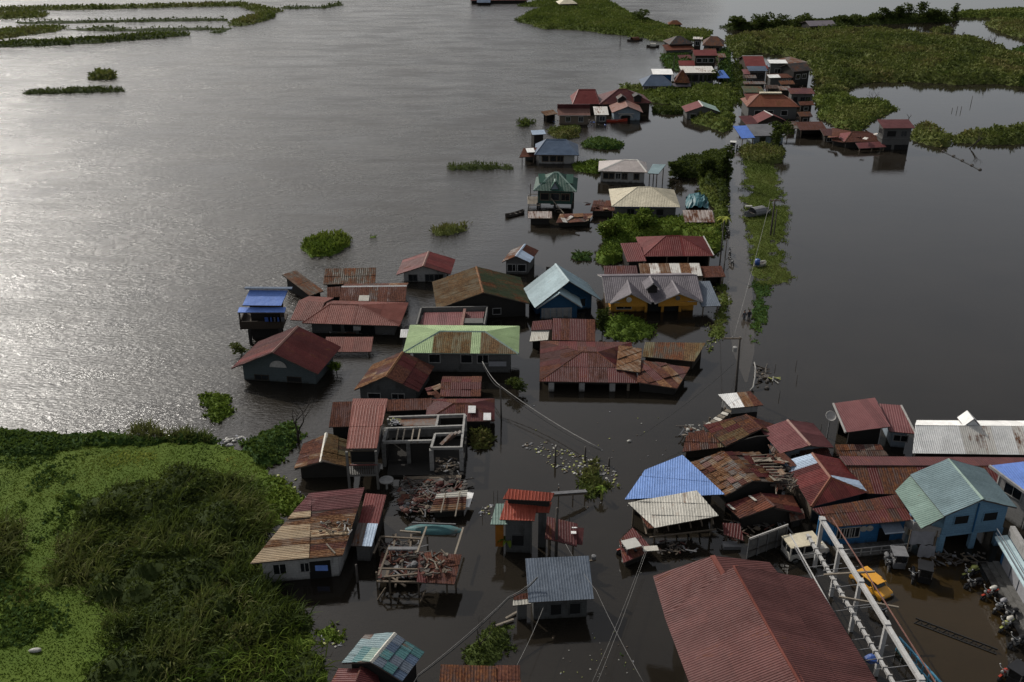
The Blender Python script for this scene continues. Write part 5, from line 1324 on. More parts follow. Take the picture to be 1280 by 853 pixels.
# --- right hand group
s = QS('small stilted hut with white and rust roof at the street end', (913.5, 510.5, 1.6), (954, 506.5, 1.6), (938, 489.5, 2.0), (897.6, 493.5, 2.0), 'rustlight', 'w_white', name='hut', cat='hut', rows=1, matfn=lambda i, a, b: 'white' if a < .4 else random.choice(['rustlight', 'rust', 'greyrust']), wz0=.75)
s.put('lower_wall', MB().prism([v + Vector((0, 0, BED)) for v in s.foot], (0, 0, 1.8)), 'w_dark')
for i in range(6): s.beam('deck_board', G(884 + i * 4.5, 529 - i * 3.2, 1.2), G(893 + i * 4.2, 533 - i * 3.6, 1.2), .5, 'paletimber' if i % 2 else 'creamold', .05)
for q in ((886, 535), (905, 522)): s.post(G(*q), 1.15)
s = GQ('brown rusty gable house below the small stilted hut', (907.5, 558.5), (879.5, 532), (952.5, 536), (932.5, 518.5), (988, 552), (966, 531), 1.5, 2.35, 'rust', 'w_dark', cap='rust', rows=3, jit=.5, matfn=pick(('brown', .25), ('oliverust', .15), ('darkred', .2)))
s = QS('low mossy brown lean to at the street edge', (853, 565, .9), (908, 558.5, 1.1), (888, 540, 1.5), (858, 545, 1.4), 'oliverust', 'w_wood', rows=2, jit=.5, matfn=pick(('rust', .4), ('brown', .3)))
s = GQ('old patched gable roof of torn rusty sheets', (906.5, 620.5), (864, 578.5), (941, 601), (905, 565), (988, 604), (948, 566), 1.9, 2.8, 'rust', 'w_dark', rows=5, jit=1.3, sw=.75,
       matfn=lambda i, a, b: random.choice(['rust', 'rustlight', 'greyrust', 'darkred', 'none' if random.random() < .25 else 'rust']) if i == 1 else random.choice(['rustlight', 'greyrust', 'dustpink', 'rust', 'rustlight']))
ruin(s, 12, (945, 572, 985, 600), 2.1, 2.6, ['rust', 'rustlight', 'greyrust', 'paletimber'], .8, 2.0)
for i in range(9): s.beam('batten', G(938 + i * 4, 570 + i * 3.5, 2.75), G(968 + i * 2.6, 568 + i * 4, 2.25), .1, random.choice(['timber', 'paletimber']), .07)
s = GQ('dark orange rusty gable shed below the patched roof', (925, 648.5), (906, 631), (968.5, 633), (950, 616.5), (1002, 642), (990, 620), 1.2, 1.95, 'rust', 'w_dark', cap='rust', matfn=pick(('terracotta', .25), ('darkred', .3)), rows=2, jit=.3)
for q in ((941, 623), (914, 634)): s.put('roof_patch', MB().box(-.12, .12, -.4, .4, -.02, .03).xf(Matrix.Translation(G(*q, 1.85 if q[0] > 930 else 1.45)) @ Matrix.Rotation(.5, 4, 'Z') @ Matrix.Rotation(.2, 4, 'Y')), 'creamold')
s = QS('house under a large pale blue tin roof with cream patched awning', (781, 624.5, 1.9), (905.5, 618, 2.2), (853, 569, 3.0), (806, 588, 2.6), 'tarp', 'w_dark', name='house', cat='house', ins=.6)
QS('', (818, 660, 1.7), (898, 645, 2.0), (871, 613.5, 2.55), (785, 629, 2.2), 'creamold', None, s=s, rname='awning', sides='', posts=True, rows=3, sw=.9, jit=.3)
QS('', (810, 660.5, 1.6), (818.5, 660, 1.65), (806, 636, 2.1), (797, 638, 2.0), 'rust', None, s=s, rname='awning_end', sides='')
for k in range(7): s.beam('joist', G(808 + k * 14, 668 - k * 2, .9), G(803 + k * 14, 646 - k * 2, .9), .1, 'timber')
s.beam('rail', G(812, 672, 1.0), G(895, 662, 1.0), .1, 'timber')
heap('clutter on the dark porch under the cream awning', (820, 676, 870, 692), 40, .35, ['pole', 'timber', 'rustdeep', 'pole', 'greycover', 'pole'], .12, .35)
s = QS('rusty tin topped raft at the street side of the pale blue roof', (779, 704, .75), (817, 688, .8), (791, 660, .95), (774, 676, .85), 'rust', 'w_dark', name='raft', cat='raft', rows=3, jit=.5, matfn=pick(('darkred', .4)))
s.put('loose_sheet', MB().box(-.6, .6, -.3, .3, -.02, .03).xf(Matrix.Translation(G(813, 686, 1.0)) @ Matrix.Rotation(.1, 4, 'Z')), 'creamold')
s = GQ('pink gable roofed house with white verge at the right', (975.5, 567), (950.5, 537), (1013.5, 557), (984.5, 525), (1042, 560), (1016, 529.5), 1.9, 2.75, 'pink', 'w_paleblue', cap='dustpink', wz0=None)
s.window('f', .3, 1.1, .8, .6)
s = QS('grey house with tilted pink roof panels on the right', (1057.5, 540.5, 2.4), (1112.5, 533.5, 2.4), (1093.6, 497.5, 3.0), (1042, 504.5, 3.0), 'pink', 'w_dark', name='house', cat='house', ins=.6, sides='frb')
QS('', (1112, 539.5, 1.9), (1144.5, 542.5, 1.9), (1126, 507, 2.4), (1099, 505, 2.4), 'pink', 'w_paleblue', s=s, rname='side_roof', ins=.5)
s.foot = s.wfoot; s.window('f', .6, 1.0, 1.2, .6)
s.beam('verge', G(1144.8, 543, 1.95), G(1126.5, 507, 2.45), .14, 'trim'); s.beam('verge', G(1057, 541, 2.42), G(1041.5, 504.5, 3.02), .14, 'trim')
s = QS('long white roof with rust spots at the right edge', (1140.5, 566.5, 1.5), (1330, 569, 1.5), (1330, 533.5, 2.9), (1144, 532, 2.9), 'whiterust', 'w_dark', name='house', cat='house', matfn=pick(('white', .55)))
QS('', (1144, 532, 2.9), (1330, 533.5, 2.9), (1332, 527, 2.3), (1146, 526, 2.3), 'white', None, s=s, rname='back_roof', sides='')
R = roof_shape('gy', (1205, 533), (1226, 533), 2.8, ry=524, D=1.5); k_ = s.planes; s.planes = []; s.roof(R['slopes'], 'white', plain=True, name='dormer_roof'); s.planes = k_
s.put('dormer_wall', MB().prism([R['A'], R['B'], R['slopes'][0][2]], Vector((0, .05, 0))), 'white')
s = QS('long dark brown tin roof crossing behind the teal roofed house', (1084, 617, 1.4), (1330, 622, 1.4), (1318, 583, 2.35), (1058, 582, 2.35), 'brown', 'w_dark', name='house', cat='house', matfn=pick(('darkred', .5)))
QS('', (1058, 582, 2.35), (1318, 583, 2.35), (1310, 573, 2.1), (1049, 571, 2.1), 'maroon', None, s=s, rname='back_roof', sides='')
s = GQ('red roof with pale blue upper end and dusty pink side wall', (1014, 633.5), (979, 577), (1038.5, 597), (1015.5, 566.5), (1084, 615.5), (1052, 575), 1.9, 2.75, 'red', ['w_dark', 'w_dark', 'w_dark', 'w_beige'], cap='terracotta', hip=True,
       matfn=lambda i, a, b: ('skyblue' if (i == 0 and a < .3) or (i == 1 and a > .70) else random.choice(['red', 'darkred', 'red'])))
s = QS('bright blue house with low rusty brown roof and railed front', (1045, 658.5, 2.2), (1141, 650, 2.2), (1121, 618.5, 2.75), (1015, 636.5, 2.6), 'rust', 'w_blue', name='house', cat='house', ins=.35, matfn=pick(('brown', .4), ('darkred', .3)), rows=2, jit=.2)
s.window('f', .22, 1.25, 1.5, .9, 'frame', 'glass'); s.window('f', .08, 1.25, .5, .9, 'frame', 'glass')
for i in range(4): 
    a, b, e, n = s.side('f'); p = a.lerp(b, .16 + i * .04) + n * .09; s.put('window_bar', MB().box(p.x - .03, p.x + .03, p.y - .02, p.y + .02, .82, 1.68), 'frame')
for t in (.40, .49):
    a, b, e, n = s.side('f'); p = a.lerp(b, t) + n * .04 + Vector((0, 0, 1.55))
    s.put('wall_disc', MB().lathe([(.04, 0), (.26, .01), (.28, .06), (.1, .09), (.04, .09)], 16).xf(Matrix.Translation(p) @ Matrix.Rotation(math.pi / 2, 4, 'X')), 'plastic')
s.put('awning', MB().prism([p + Vector((0, 0, z)) for p, z in ((s.side('f')[0].lerp(s.side('f')[1], .62) + s.side('f')[3] * 1.1, 1.6), (s.side('f')[0].lerp(s.side('f')[1], .9) + s.side('f')[3] * 1.1, 1.6), (s.side('f')[0].lerp(s.side('f')[1], .9), 1.95), (s.side('f')[0].lerp(s.side('f')[1], .62), 1.95))], (0, 0, .05)), 'bluegrey')
s.door('f', .72, 1.0, 1.4)
a, b, e, n = s.side('f')
for z in (.35, .75): s.beam('rail', a + n * 1.4 + Vector((0, 0, z)), b + n * 1.4 + Vector((0, 0, z)), .06, 'frame')
for i in range(8): p = a.lerp(b, i / 7) + n * 1.4; s.post(p, .75, .08, 'frame')
s.put('porch_floor', MB().prism([a + n * 1.5 + Vector((0, 0, .1)), b + n * 1.5 + Vector((0, 0, .1)), b + n * .02 + Vector((0, 0, .1)), a + n * .02 + Vector((0, 0, .1))], (0, 0, -.15)), 'w_concrete')
# teal roofed two storey house
s = GQ('two storey sky blue house with pale teal gable roof', (1180.5, 645.5), (1138, 593.5), (1229.5, 624.5), (1185.6, 574), (1271, 635), (1229.5, 586), 3.9, 5.0, 'tealroof', 'w_skyblue', cap='mint', ins=.45, wz0=1.7, rib=.2)
QS('', (1152, 661, 3.1), (1181, 646, 3.75), (1139, 594.5, 3.75), (1119.5, 614, 3.1), 'mint', None, s=s, rname='side_roof', sides='', rib=.2)
s.window('f', .27, 3.0, 1.15, .75, 'w_skyblue', 'darkvoid'); s.window('f', .74, 3.0, 1.15, .75, 'w_skyblue', 'darkvoid')
for q in s.foot: s.post(q + (sum(s.foot, Vector()) / 4 - q) * .06, 1.75, .42, 'w_skyblue')
q = s.foot[0].lerp(s.foot[1], .55); s.post(q + Vector((0, .2, 0)), 1.75, .42, 'w_skyblue')
s.put('floor_slab', MB().prism([v + Vector((0, 0, 1.5)) for v in s.foot], (0, 0, .2)), 'w_skyblue')
s.put('back_wall', MB().prism([s.foot[2] + Vector((0, 0, BED)), s.foot[3] + Vector((0, 0, BED)), s.foot[3] + Vector((0, 0, 1.5)), s.foot[2] + Vector((0, 0, 1.5))], (0, .15, 0)), 'w_blue')
c0, c1 = s.foot[0] + Vector((-1.9, .9, 1.55)), s.foot[0] + Vector((-.05, .1, 1.55))
s.put('balcony_floor', MB().prism([c0, c1, c1 + Vector((-1.6, 2.6, 0)), c0 + Vector((-1.6, 2.6, 0))], (0, 0, -.15)), 'w_white')
s.put('balcony_wall', MB().prism([c0, c1, c1 + Vector((0, 0, .7)), c0 + Vector((0, 0, .7))], (0, .1, 0)), 'w_white')
s.put('balcony_wall', MB().prism([c0 + Vector((0, .12, 0)), c0 + Vector((-1.6, 2.6, 0)), c0 + Vector((-1.6, 2.6, .7)), c0 + Vector((0, .12, .7))], (.1, 0, 0)), 'w_white')
s.post(c0 + Vector((.1, .15, 0)), 3.1, .12, 'w_skyblue')
s.beam('water_pipe', s.foot[0].lerp(s.foot[1], .5) + Vector((0, -.06, 1.7)), s.foot[0].lerp(s.foot[1], .5) + Vector((0, -.06, 4.4)), .09, 'w_blue')
# house at the right edge with blue roof
s = QS('white house with blue roof at the right edge', (1290, 621, 3.6), (1370, 615, 3.6), (1325, 572, 4.2), (1237, 582.5, 4.2), 'blue', 'w_white', name='house', cat='house', ins=.5, matfn=lambda i, a, b: 'blue')
s.window('l', .5, 2.8, 1.5, .9)
s.beam('verge', G(1289.5, 622, 3.62), G(1236.5, 582.5, 4.22), .16, 'trim', .22)
# shop at the right edge
s = House('shop_building', 'shop front with white roller shutters and steps at the right edge', 'building', G(1300, 740)); ALL.append(s)
A, B = G(1249, 706), G(1303, 800); d = (B - A).normalized(); out = Vector((d.y, -d.x, 0)); out = out if out.x < 0 else -out
dp = -out * 6; Z = Vector((0, 0, 1))
s.put('wall', MB().prism([A + Z * BED, B + Z * BED, B + dp + Z * BED, A + dp + Z * BED], (0, 0, 3.6)), 'w_blue')
for i in range(5):
    p, q = A.lerp(B, .06 + i * .185), A.lerp(B, .06 + i * .185 + .165)
    s.put('roller_shutter', MB().prism([p + out * .02 + Z * .25, q + out * .02 + Z * .25, q + out * .02 + Z * 2.0, p + out * .02 + Z * 2.0], out * .06), 'cloth')
s.put('red_stripe', MB().prism([A + out * .02 + Z * 2.08, B + out * .02 + Z * 2.08, B + out * .02 + Z * 2.2, A + out * .02 + Z * 2.2], out * .1), 'redpaint')
s.put('canopy', MB().prism([A + out * .9 + Z * 2.55, B + out * .9 + Z * 2.55, B + Z * 2.75, A + Z * 2.75], (0, 0, .1)), 'paleblue')
s.beam('parapet', A + Z * 3.3 - out * .2, B + Z * 3.3 - out * .2, .35, 'w_white', .8)
for z in (3.0, 3.4): s.beam('rail', A + out * .9 + Z * z, B + out * .9 + Z * z, .05, 'chrome')
for i in range(3):
    o_ = out * (.45 * (3 - i)); s.put('step', MB().prism([A + out * .08 + Z * BED, B + out * .08 + Z * BED, B + o_ + out * .1 + Z * BED, A + o_ + out * .1 + Z * BED], (0, 0, 1.15 + i * .14)), 'w_concrete')

for lb, q, m, mf in (('small grey tin lean to wedged between the pink gable and the brown gable', ((968, 571, 1.3), (983, 578, 1.2), (975, 562, 1.7), (960, 556, 1.7)), 'greyrust', None),
                     ('low rusty roof in the gap below the pink gable house', ((1000, 575, 1.3), (1040, 571, 1.3), (1034, 560, 1.7), (1000, 563, 1.7)), 'rustdeep', None),
                     ('dark tin roof below the tilted pink roof panels', ((1046, 571, 1.0), (1110, 570, 1.0), (1100, 556, 1.4), (1044, 556, 1.4)), 'brown', None),
                     ('tiny pale tin roof beside the dark orange rusty shed', ((988, 652, .9), (1006, 648, .9), (1003, 636, 1.2), (986, 640, 1.2)), 'rustgrey', None),
                     ('mossy scrap roof at the water side of the brown gable', ((862, 553, .8), (884, 548, .8), (880, 538, 1.1), (860, 541, 1.1)), 'moss', None)):
    QS(lb, *q, m, 'w_dark', rows=2, jit=.8, matfn=pick(('rust', .3), ('rustgrey', .2)))
heap('tangled boards and tin scraps between the patched roof and the red roof', (965, 585, 1000, 612), 60, 1.9, ['timber', 'rust', 'rustgrey', 'pole', 'paletimber'], .2, .7)
heap('clutter along the water edge of the brown gable house', (850, 530, 884, 545), 40, .5, ['timber', 'pole', 'rust', 'plastic', 'greycover'], .15, .5)
heap('household clutter under the teal roofed house', (1165, 690, 1230, 706), 50, .2, ['pole', 'timber', 'pole', 'greycover'], .12, .35)
heap('clutter in the dark water behind the grey sheet fence', (905, 650, 985, 676), 46, .2, ['pole', 'timber', 'rustdeep', 'greycover', 'pole'], .15, .6)
heap('boards and buckets around the beige box house', (690, 150, 760, 158), 30, .2, ['pole', 'timber', 'greycover', 'bluepaint'], .2, .7)
heap('boards and clutter between the far right hand houses', (932, 100, 1012, 132), 70, .4, ['pole', 'timber', 'greycover', 'rust', 'plastic'], .2, .9)
heap('clutter around the far left hand houses', (850, 60, 910, 106), 60, .5, ['pole', 'timber', 'greycover', 'rust', 'plastic'], .2, .9)
heap('boards and bottles along the water edge of the salmon house', (402, 408, 500, 418), 40, .2, ['pole', 'timber', 'greycover', 'plastic', 'rust'], .12, .45)
# big red roof in front
s = QS('large maroon red ribbed roof filling the bottom right of centre', (902, 960, 4.0), (1062.5, 960, 6.1), (918.7, 707.5, 6.1), (831, 770, 4.0), 'bigred', None, sides='', name='house', cat='house', rib=.19, sw=.95, fascia='trimred')
QS('', (1062.5, 960, 6.1), (1161, 960, 4.0), (1016, 724, 4.0), (918.7, 707.5, 6.1), 'bigred', None, s=s, rname='right_roof', sides='', rib=.19, sw=.95, fascia='trimred')
QS('', (832, 772, 3.97), (908, 722, 5.6), (890.6, 695, 5.6), (817, 720.5, 4.0), 'bigred', None, s=s, rname='wing_roof', sides='', rib=.19, sw=.95, fascia='trimred')
QS('', (905, 722, 5.6), (972, 717, 4.3), (961.5, 703.5, 4.3), (890.6, 695, 5.6), 'bigred', None, s=s, rname='wing_right_roof', sides='', rib=.19, sw=.95, fascia='trimred')
for a, b, z in (((1062.5, 960), (918.7, 707.5), 6.12), ((906, 721), (890.6, 695), 5.62)):
    s.put('ridge_cap', MB().beam(G(*a, z), G(*b, z), .34, .1), 'salmon')
fp = [G(930, 945, 4.0), G(1128, 945, 4.0), G(1000, 738, 4.0), G(862, 770, 4.0)]
for p in fp: p.z = BED
ctr = sum(fp, Vector()) / 4
for i in range(4):
    a, b = fp[i], fp[(i + 1) % 4]; e = (b - a).normalized()
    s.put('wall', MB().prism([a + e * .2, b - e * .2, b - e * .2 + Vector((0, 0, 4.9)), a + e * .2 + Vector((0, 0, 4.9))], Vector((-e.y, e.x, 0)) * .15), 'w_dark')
fp = [G(866, 764, 4.0), G(905, 742, 4.0), G(948, 712, 4.0), G(850, 726, 4.0)]
s.put('wing_wall', MB().prism([Vector((p.x, p.y, BED)) for p in fp], (0, 0, 4.9)), 'w_dark')

# ================================================================== trees and plants
def crown_pts(c, rx, ry, rz, n, lobes=7):
    """leaf roots in uneven clumps through a crown"""
    out = []
    cs = [(RNG.normal(0, .45, 3), RNG.uniform(.35, .62)) for _ in range(lobes)]
    per = n // lobes
    for q, r in cs:
        v = RNG.normal(0, 1, (per, 3)); v /= np.linalg.norm(v, axis=1)[:, None]
        v *= (RNG.uniform(.3, 1, per) ** .5)[:, None] * r
        out.append((v + np.clip(q, -.75, .75)) * [rx, ry, rz])
    p = np.concatenate(out) + np.array(c)
    return p[p[:, 2] > .1]

def tree(label, px, py, top, w, mat='lf_dark', n=900, leaf=.5, group=None, name='tree', cat='tree', trunk=True, lobes=8):
    b = G(px, py); sc = FOC / math.sqrt(b.x ** 2 + b.y ** 2 + CAM_H ** 2)
    hgt = bisect(lambda h: PY(b + Vector((0, 0, h))), top, .3, 30); rx = w / 2 / sc
    t = empty(name, (b.x, b.y, BED)); tag(t, label, cat, group)
    o = Vector((0, 0, -BED))
    if trunk:
        mb = MB(); r0 = max(.06, hgt * .025)
        mb.tube([(0, 0, 0), (.1, 0, hgt * .35 + 1.1), (-.05, .05, hgt * .7 + 1.1)], [r0, r0 * .75, r0 * .3], 6)
        for k in range(5):
            a = random.uniform(0, 6.28); z = hgt * random.uniform(.3, .6) + 1.1
            mb.tube([(0, 0, z), (math.cos(a) * rx * .3, math.sin(a) * rx * .3, z + hgt * .15), (math.cos(a) * rx * .6, math.sin(a) * rx * .6, z + hgt * .22)], [r0 * .5, r0 * .35, r0 * .15], 5)
        mb.build('trunk', MATS['bark'], t)
    zc = hgt * (.6 if trunk else .45)
    P = crown_pts((0, 0, zc + 1.1), rx, rx * .85, hgt * (.48 if trunk else .6), n, lobes)
    tint = np.clip(.5 + (fbm(P[:, 0] + px, P[:, 1] + P[:, 2], .8, int(px)) - .5) * 1.6 + RNG.normal(0, .15, len(P)), 0, 1)
    leaves_mesh('crown', P, leaf, .5, .2, tint, mat, parent=t)
    return t

spec = [(923.5, 36, 22.5, 20, 'squat dark tree at the left end of the far tree row'), (951, 35.5, 19.5, 24, 'broad dark bush second from the left in the far tree row'), (977, 34.5, 16, 26, 'round dark tree left of centre in the far tree row'),
        (1006, 32.5, 18, 24, 'low dark bush just left of the purple roofed far building'), (1052, 29, 21.5, 22, 'low bush at the start of the tall far trees'), (1074, 28.5, 20, 20, 'low dark bush in the far row left of the tallest trees'), (1091, 28, 18.5, 18, 'small dark bush next to the tallest far trees'),
        (1107, 27.5, 11.5, 16, 'slender far tree leading up to the tallest pair'), (1121, 27.5, 10.5, 12, 'thin open crowned far tree left of the tallest pair'), (1133, 27, 4.5, 15, 'left tree of the tallest far pair'), (1147, 27, 3.5, 17, 'right tree of the tallest far pair'), (1159, 26.5, 14, 14, 'short dark tree right of the tallest far pair'),
        (1171, 26.5, 13, 20, 'broad dark tree near the right end of the far row'), (1190, 26, 7.5, 12, 'upright dark tree ending the far row on the right'), (800, 29, 11.5, 28, 'large round bush on the marsh at the top centre')]
for px, py, tp, w, lb in spec:
    tall = py - tp > 17
    tree(lb, px, py, tp, w, n=900 if not tall else 520, leaf=.7 if not tall else .6, group='far trees along the marsh', trunk=True, lobes=9 if not tall else 6)
tree('round dark bush beside the dark blue tarpaulin', 898, 107, 92, 19, 'lf_dark', 900, .55, name='bush', cat='bush')
tree('grey green tree in front of the pale blue corrugated house', 972, 184, 157, 24, 'lf_dark', 900, .5)
tree('upright dark tree left of the street above the verge', 905, 232, 186, 18, 'lf_dark', 1300, .5)
tree('dark leafy tree standing behind the dense street greenery', 886, 226, 200, 24, 'lf_dark', 1300, .5)
tree('low dark bush near the teal porch', 848, 222, 205, 22, 'lf_dark', 900, .45, name='bush', cat='bush')
tree('leafy bush at the lake corner of the garden', 765, 300, 277, 30, 'lf_mat', 1800, .42, name='bush', cat='bush')
tree('thin dark shrub before the pale blue gable house', 752, 420, 390, 14, 'lf_dark', 700, .3, name='bush', cat='bush')
tree('leafy tree in the garden before the cream roofed house', 800, 290, 268, 34, 'lf_mat', 1800, .42)
tree('green shrub between the salmon house and the lower red awning', 420, 466, 452, 16, 'lf_mat', 500, .25, name='bush', cat='bush')
tree('weedy shrub at the waterside left of the dark red gable', 301, 443, 431, 20, 'lf_dry', 500, .25, name='bush', cat='bush')
tree('tangled dark bush beside the light green roofed house', 645, 492, 470, 22, 'lf_dark', 700, .25, name='bush', cat='bush')

def banana(label, px, py, z, n, ln, mat, name='banana_plant'):
    b = G(px, py, z); t = empty(name, (b.x, b.y, BED)); tag(t, label, 'plant')
    z0 = z - BED
    MB().tube([(0, 0, 0), (.05, 0, z0 * .6), (0, 0, z0)], [.14, .11, .07], 7).build('stem', MATS['lime'], t)
    for k in range(n):
        a = 2 * math.pi * k / n + random.uniform(-.3, .3); l = ln * random.uniform(.7, 1.1); w = l * .16
        mb = MB(); m = 6
        for i in range(m + 1):
            u_ = i / m; r = l * u_; zz = z0 + l * (.75 * u_ - .95 * u_ * u_); ww = w * math.sin(math.pi * (.08 + .9 * u_)) ** .7
            c = Vector((math.cos(a) * r * .8, math.sin(a) * r * .8, zz)); s_ = Vector((-math.sin(a), math.cos(a), 0))
            mb.v += [c - s_ * ww + Vector((0, 0, .06)), c, c + s_ * ww + Vector((0, 0, .06))]
        for i in range(m): mb.f += [(3 * i, 3 * i + 1, 3 * i + 4, 3 * i + 3), (3 * i + 1, 3 * i + 2, 3 * i + 5, 3 * i + 4)]
        o = mb.build('leaf', MATS[mat], t)
        at = o.data.attributes.new('tint', 'FLOAT', 'FACE'); at.data.foreach_set('value', [random.uniform(.2, .9)] * len(o.data.polygons))
banana('pale green banana plant before the tall grey block house', 634, 676, 1.0, 8, 1.1, 'lf_mat')
banana('yellow green banana plant at the left street edge', 905, 274, 1.4, 9, 1.5, 'lf_bright')
banana('small palm sprout on the bushy islet', 752, 612, 1.0, 7, .9, 'lf_mat')

def bare_tree(label, px, py, top, spread, seed, lean=0., lv=4, r0=.12):
    rnd = random.Random(seed); b = G(px, py)
    hgt = bisect(lambda h: PY(b + Vector((0, 0, h))), top, .3, 25)
    t = empty('bare_tree', (b.x, b.y, BED)); tag(t, label, 'tree')
    tr = MB(); br = MB()
    def grow(mb, p, d, l, r, k):
        pts = [p]; q = p; dd = d
        for i in range(3):
            dd = (dd + Vector((rnd.uniform(-.25, .25), rnd.uniform(-.25, .25), rnd.uniform(-.05, .15)))).normalized(); q = q + dd * l / 3; pts.append(q)
        mb.tube(pts, [r, r * .85, r * .7, r * .5], 5)
        if k <= 0: return
        for j in range(rnd.choice([2, 3])):
            a = rnd.uniform(0, 6.28); nd = (dd + Vector((math.cos(a), math.sin(a), rnd.uniform(-.1, .5))) * spread).normalized()
            grow(br, pts[rnd.choice([2, 3, 3])], nd, l * rnd.uniform(.55, .85), r * .5, k - 1)
    base = Vector((0, 0, 0)); up = Vector((lean, 0, 1)).normalized()
    tr.tube([base, Vector((0, 0, 1.1)), Vector((lean * hgt * .15, 0, 1.1 + hgt * .15))], [r0 * 1.1, r0, r0 * .9], 6)
    for j in range(2): grow(tr if j == 0 else br, Vector((lean * hgt * .14, 0, 1.1 + hgt * .14)), (up + Vector((rnd.uniform(-.5, .5), rnd.uniform(-.3, .3), 0))).normalized(), hgt * .36, r0 * .8, lv - 1)
    tr.build('trunk', MATS['bark'], t); br.build('branches', MATS['bark'], t)
bare_tree('dead bare tree in the water beside the brown gable hut', 373, 552, 503, .75, 5, 0, 4, .14)
bare_tree('wide dead tree on the marsh edge at the upper right', 1241, 64, 40, .8, 8, 0, 4, .22)
bare_tree('dead shrub in the pond behind the collapsed red roofs', 1091, 132, 112, .9, 3, 0, 4, .14)
bare_tree('leaning dead tree right of the two storey pink roofed house', 1212, 186, 160, .7, 12, .9, 3, .16)
bare_tree('small dead shrub above the two storey pink roofed house', 1136, 149, 141, .8, 14, 0, 3, .08)
bare_tree('dark dead snag at the edge of the upper right marsh', 1203, 46, 38, .7, 16, 0, 3, .16)
bare_tree('thin dead sapling left of the grey block house at the bottom', 600, 812, 766, .5, 21, 0, 3, .06)
bare_tree('dead twigs on the shore under the glittering lake', 85, 548, 533, .6, 33, -.3, 3, .05)

# ================================================================== poles, stakes and cables
def pole(label, px, py, top, r=.13, arm=None, mat='pole', name='utility_pole', cat='pole', lean=0., group=None, box=False):
    b = G(px, py); h = bisect(lambda q: PY(b + Vector((0, 0, q))), top, .2, 20)
    t = empty(name, (b.x, b.y, BED)); tag(t, label, cat, group)
    mb = MB().tube([(0, 0, 0), (lean * .5, 0, (h - BED) * .5), (lean, 0, h - BED)], [r, r * .9, r * .75], 8); mb.build('shaft', MATS[mat], t, True)
    if arm:
        for i, (x0, x1, dz) in enumerate(arm):
            MB().beam((x0 + lean, -r - .05, h - BED - dz), (x1 + lean, -r - .05, h - BED - dz), .11, .13).build('crossarm', MATS['timber'], t)
            for q in (.08, .5, .92): MB().lathe([(.03, 0), (.05, .05), (.05, .14), (.02, .18)], 6, (x0 + (x1 - x0) * q + lean, -r - .05, h - BED - dz + .06)).build('insulator', MATS['plastic'], t)
    if box: MB().lathe([(.05, 0), (.22, .02), (.22, .5), (.05, .55)], 10, (lean - .4, -.1, h - BED - 1.6)).build('transformer', MATS['frame'], t)
    return t
pole('utility pole with long arm at the street end by the small stilted hut', 920, 492, 421, .14, [(-1.7, .15, .12)], box=True, lean=-.25)
pole('utility pole with crossarm on the right street verge', 963, 296, 249, .14, [(-.8, .8, .15)])
pole('second slim pole just right of the verge crossarm pole', 967, 296, 262, .09)
pole('slim pole at the left street edge beside the red hip roof', 901, 318, 276, .10)
pole('slim pole at the left street edge beside the striped shed', 904, 345, 300, .09)
pole('pole rising in front of the tall grey block house', 695, 697, 635, .13)
pole('bent pole carrying the cable by the light green roofed house', 627, 524, 482, .08, lean=-.1)
pole('thin pole behind the long pale grey far roof', 842, 88, 70, .09)
pole('thin pole standing in the lake off the top marsh', 775, 58, 45, .1)
for i, (x, y, tp, d) in enumerate(((694, 578, 559, 'left of the two dark posts in the rubbish line'), (731, 577, 559, 'right of the two dark posts in the rubbish line'), (761, 583, 573, 'thick dark stump on the bushy islet'), (447, 728, 706, 'dark post at the corner of the tan roofed shack'))):
    pole('dark timber post, ' + d if i < 2 else d, x, y, tp, .11, name='post', cat='post')
st = [(995, 458, 450), (996, 476, 468), (969, 461, 455), (974, 497, 489), (1007, 535, 526), (1026, 538, 530), (1067, 534, 525), (1048, 530, 523), (990, 531, 524)]
OR = ['first', 'second', 'third', 'fourth', 'fifth', 'sixth', 'seventh', 'eighth', 'ninth']
for i, (x, y, tp) in enumerate(sorted(st)): pole(OR[i] + ' thin stake from the left in the water right of the street end', x, y, tp, .04, name='stake', cat='stake', group='stakes right of the street end')
for i, (x, y, tp) in enumerate(((1190, 139, 135), (1196, 139, 133), (1201, 139, 133), (1214, 129, 120))): pole(OR[i] + ' small stake from the left in the upper right pond', x, y, tp, .07, name='stake', cat='stake', group='stakes in the upper right pond')
for i, (x, y, tp) in enumerate(((603, 645, 633), (617, 622, 614), (622, 622, 613), (712, 648, 640))): pole(OR[i] + ' thin stick from the left around the orange roofed house', x, y, tp, .03, name='stake', cat='stake', group='sticks around the orange roofed house')
# float line
fl = [(1179, 189.5), (1192, 195.5), (1203, 201), (1215, 207), (1225, 212.5)]
for i, (x, y) in enumerate(fl):
    p = G(x, y); o = MB().lathe([(.05, -.15), (.3, -.05), (.3, .15), (.05, .28)], 8).build('float', MATS['pole']); o.location = p
    tag(o, OR[i] + ' dark float from the left on the rope line in the lake', 'float', 'floats on the rope line')
tag(MB().tube([G(x, y, .08) for x, y in fl], .05, 5).build('rope', MATS['darkcable']), 'dark rope joining the floats in the right hand lake', 'rope')

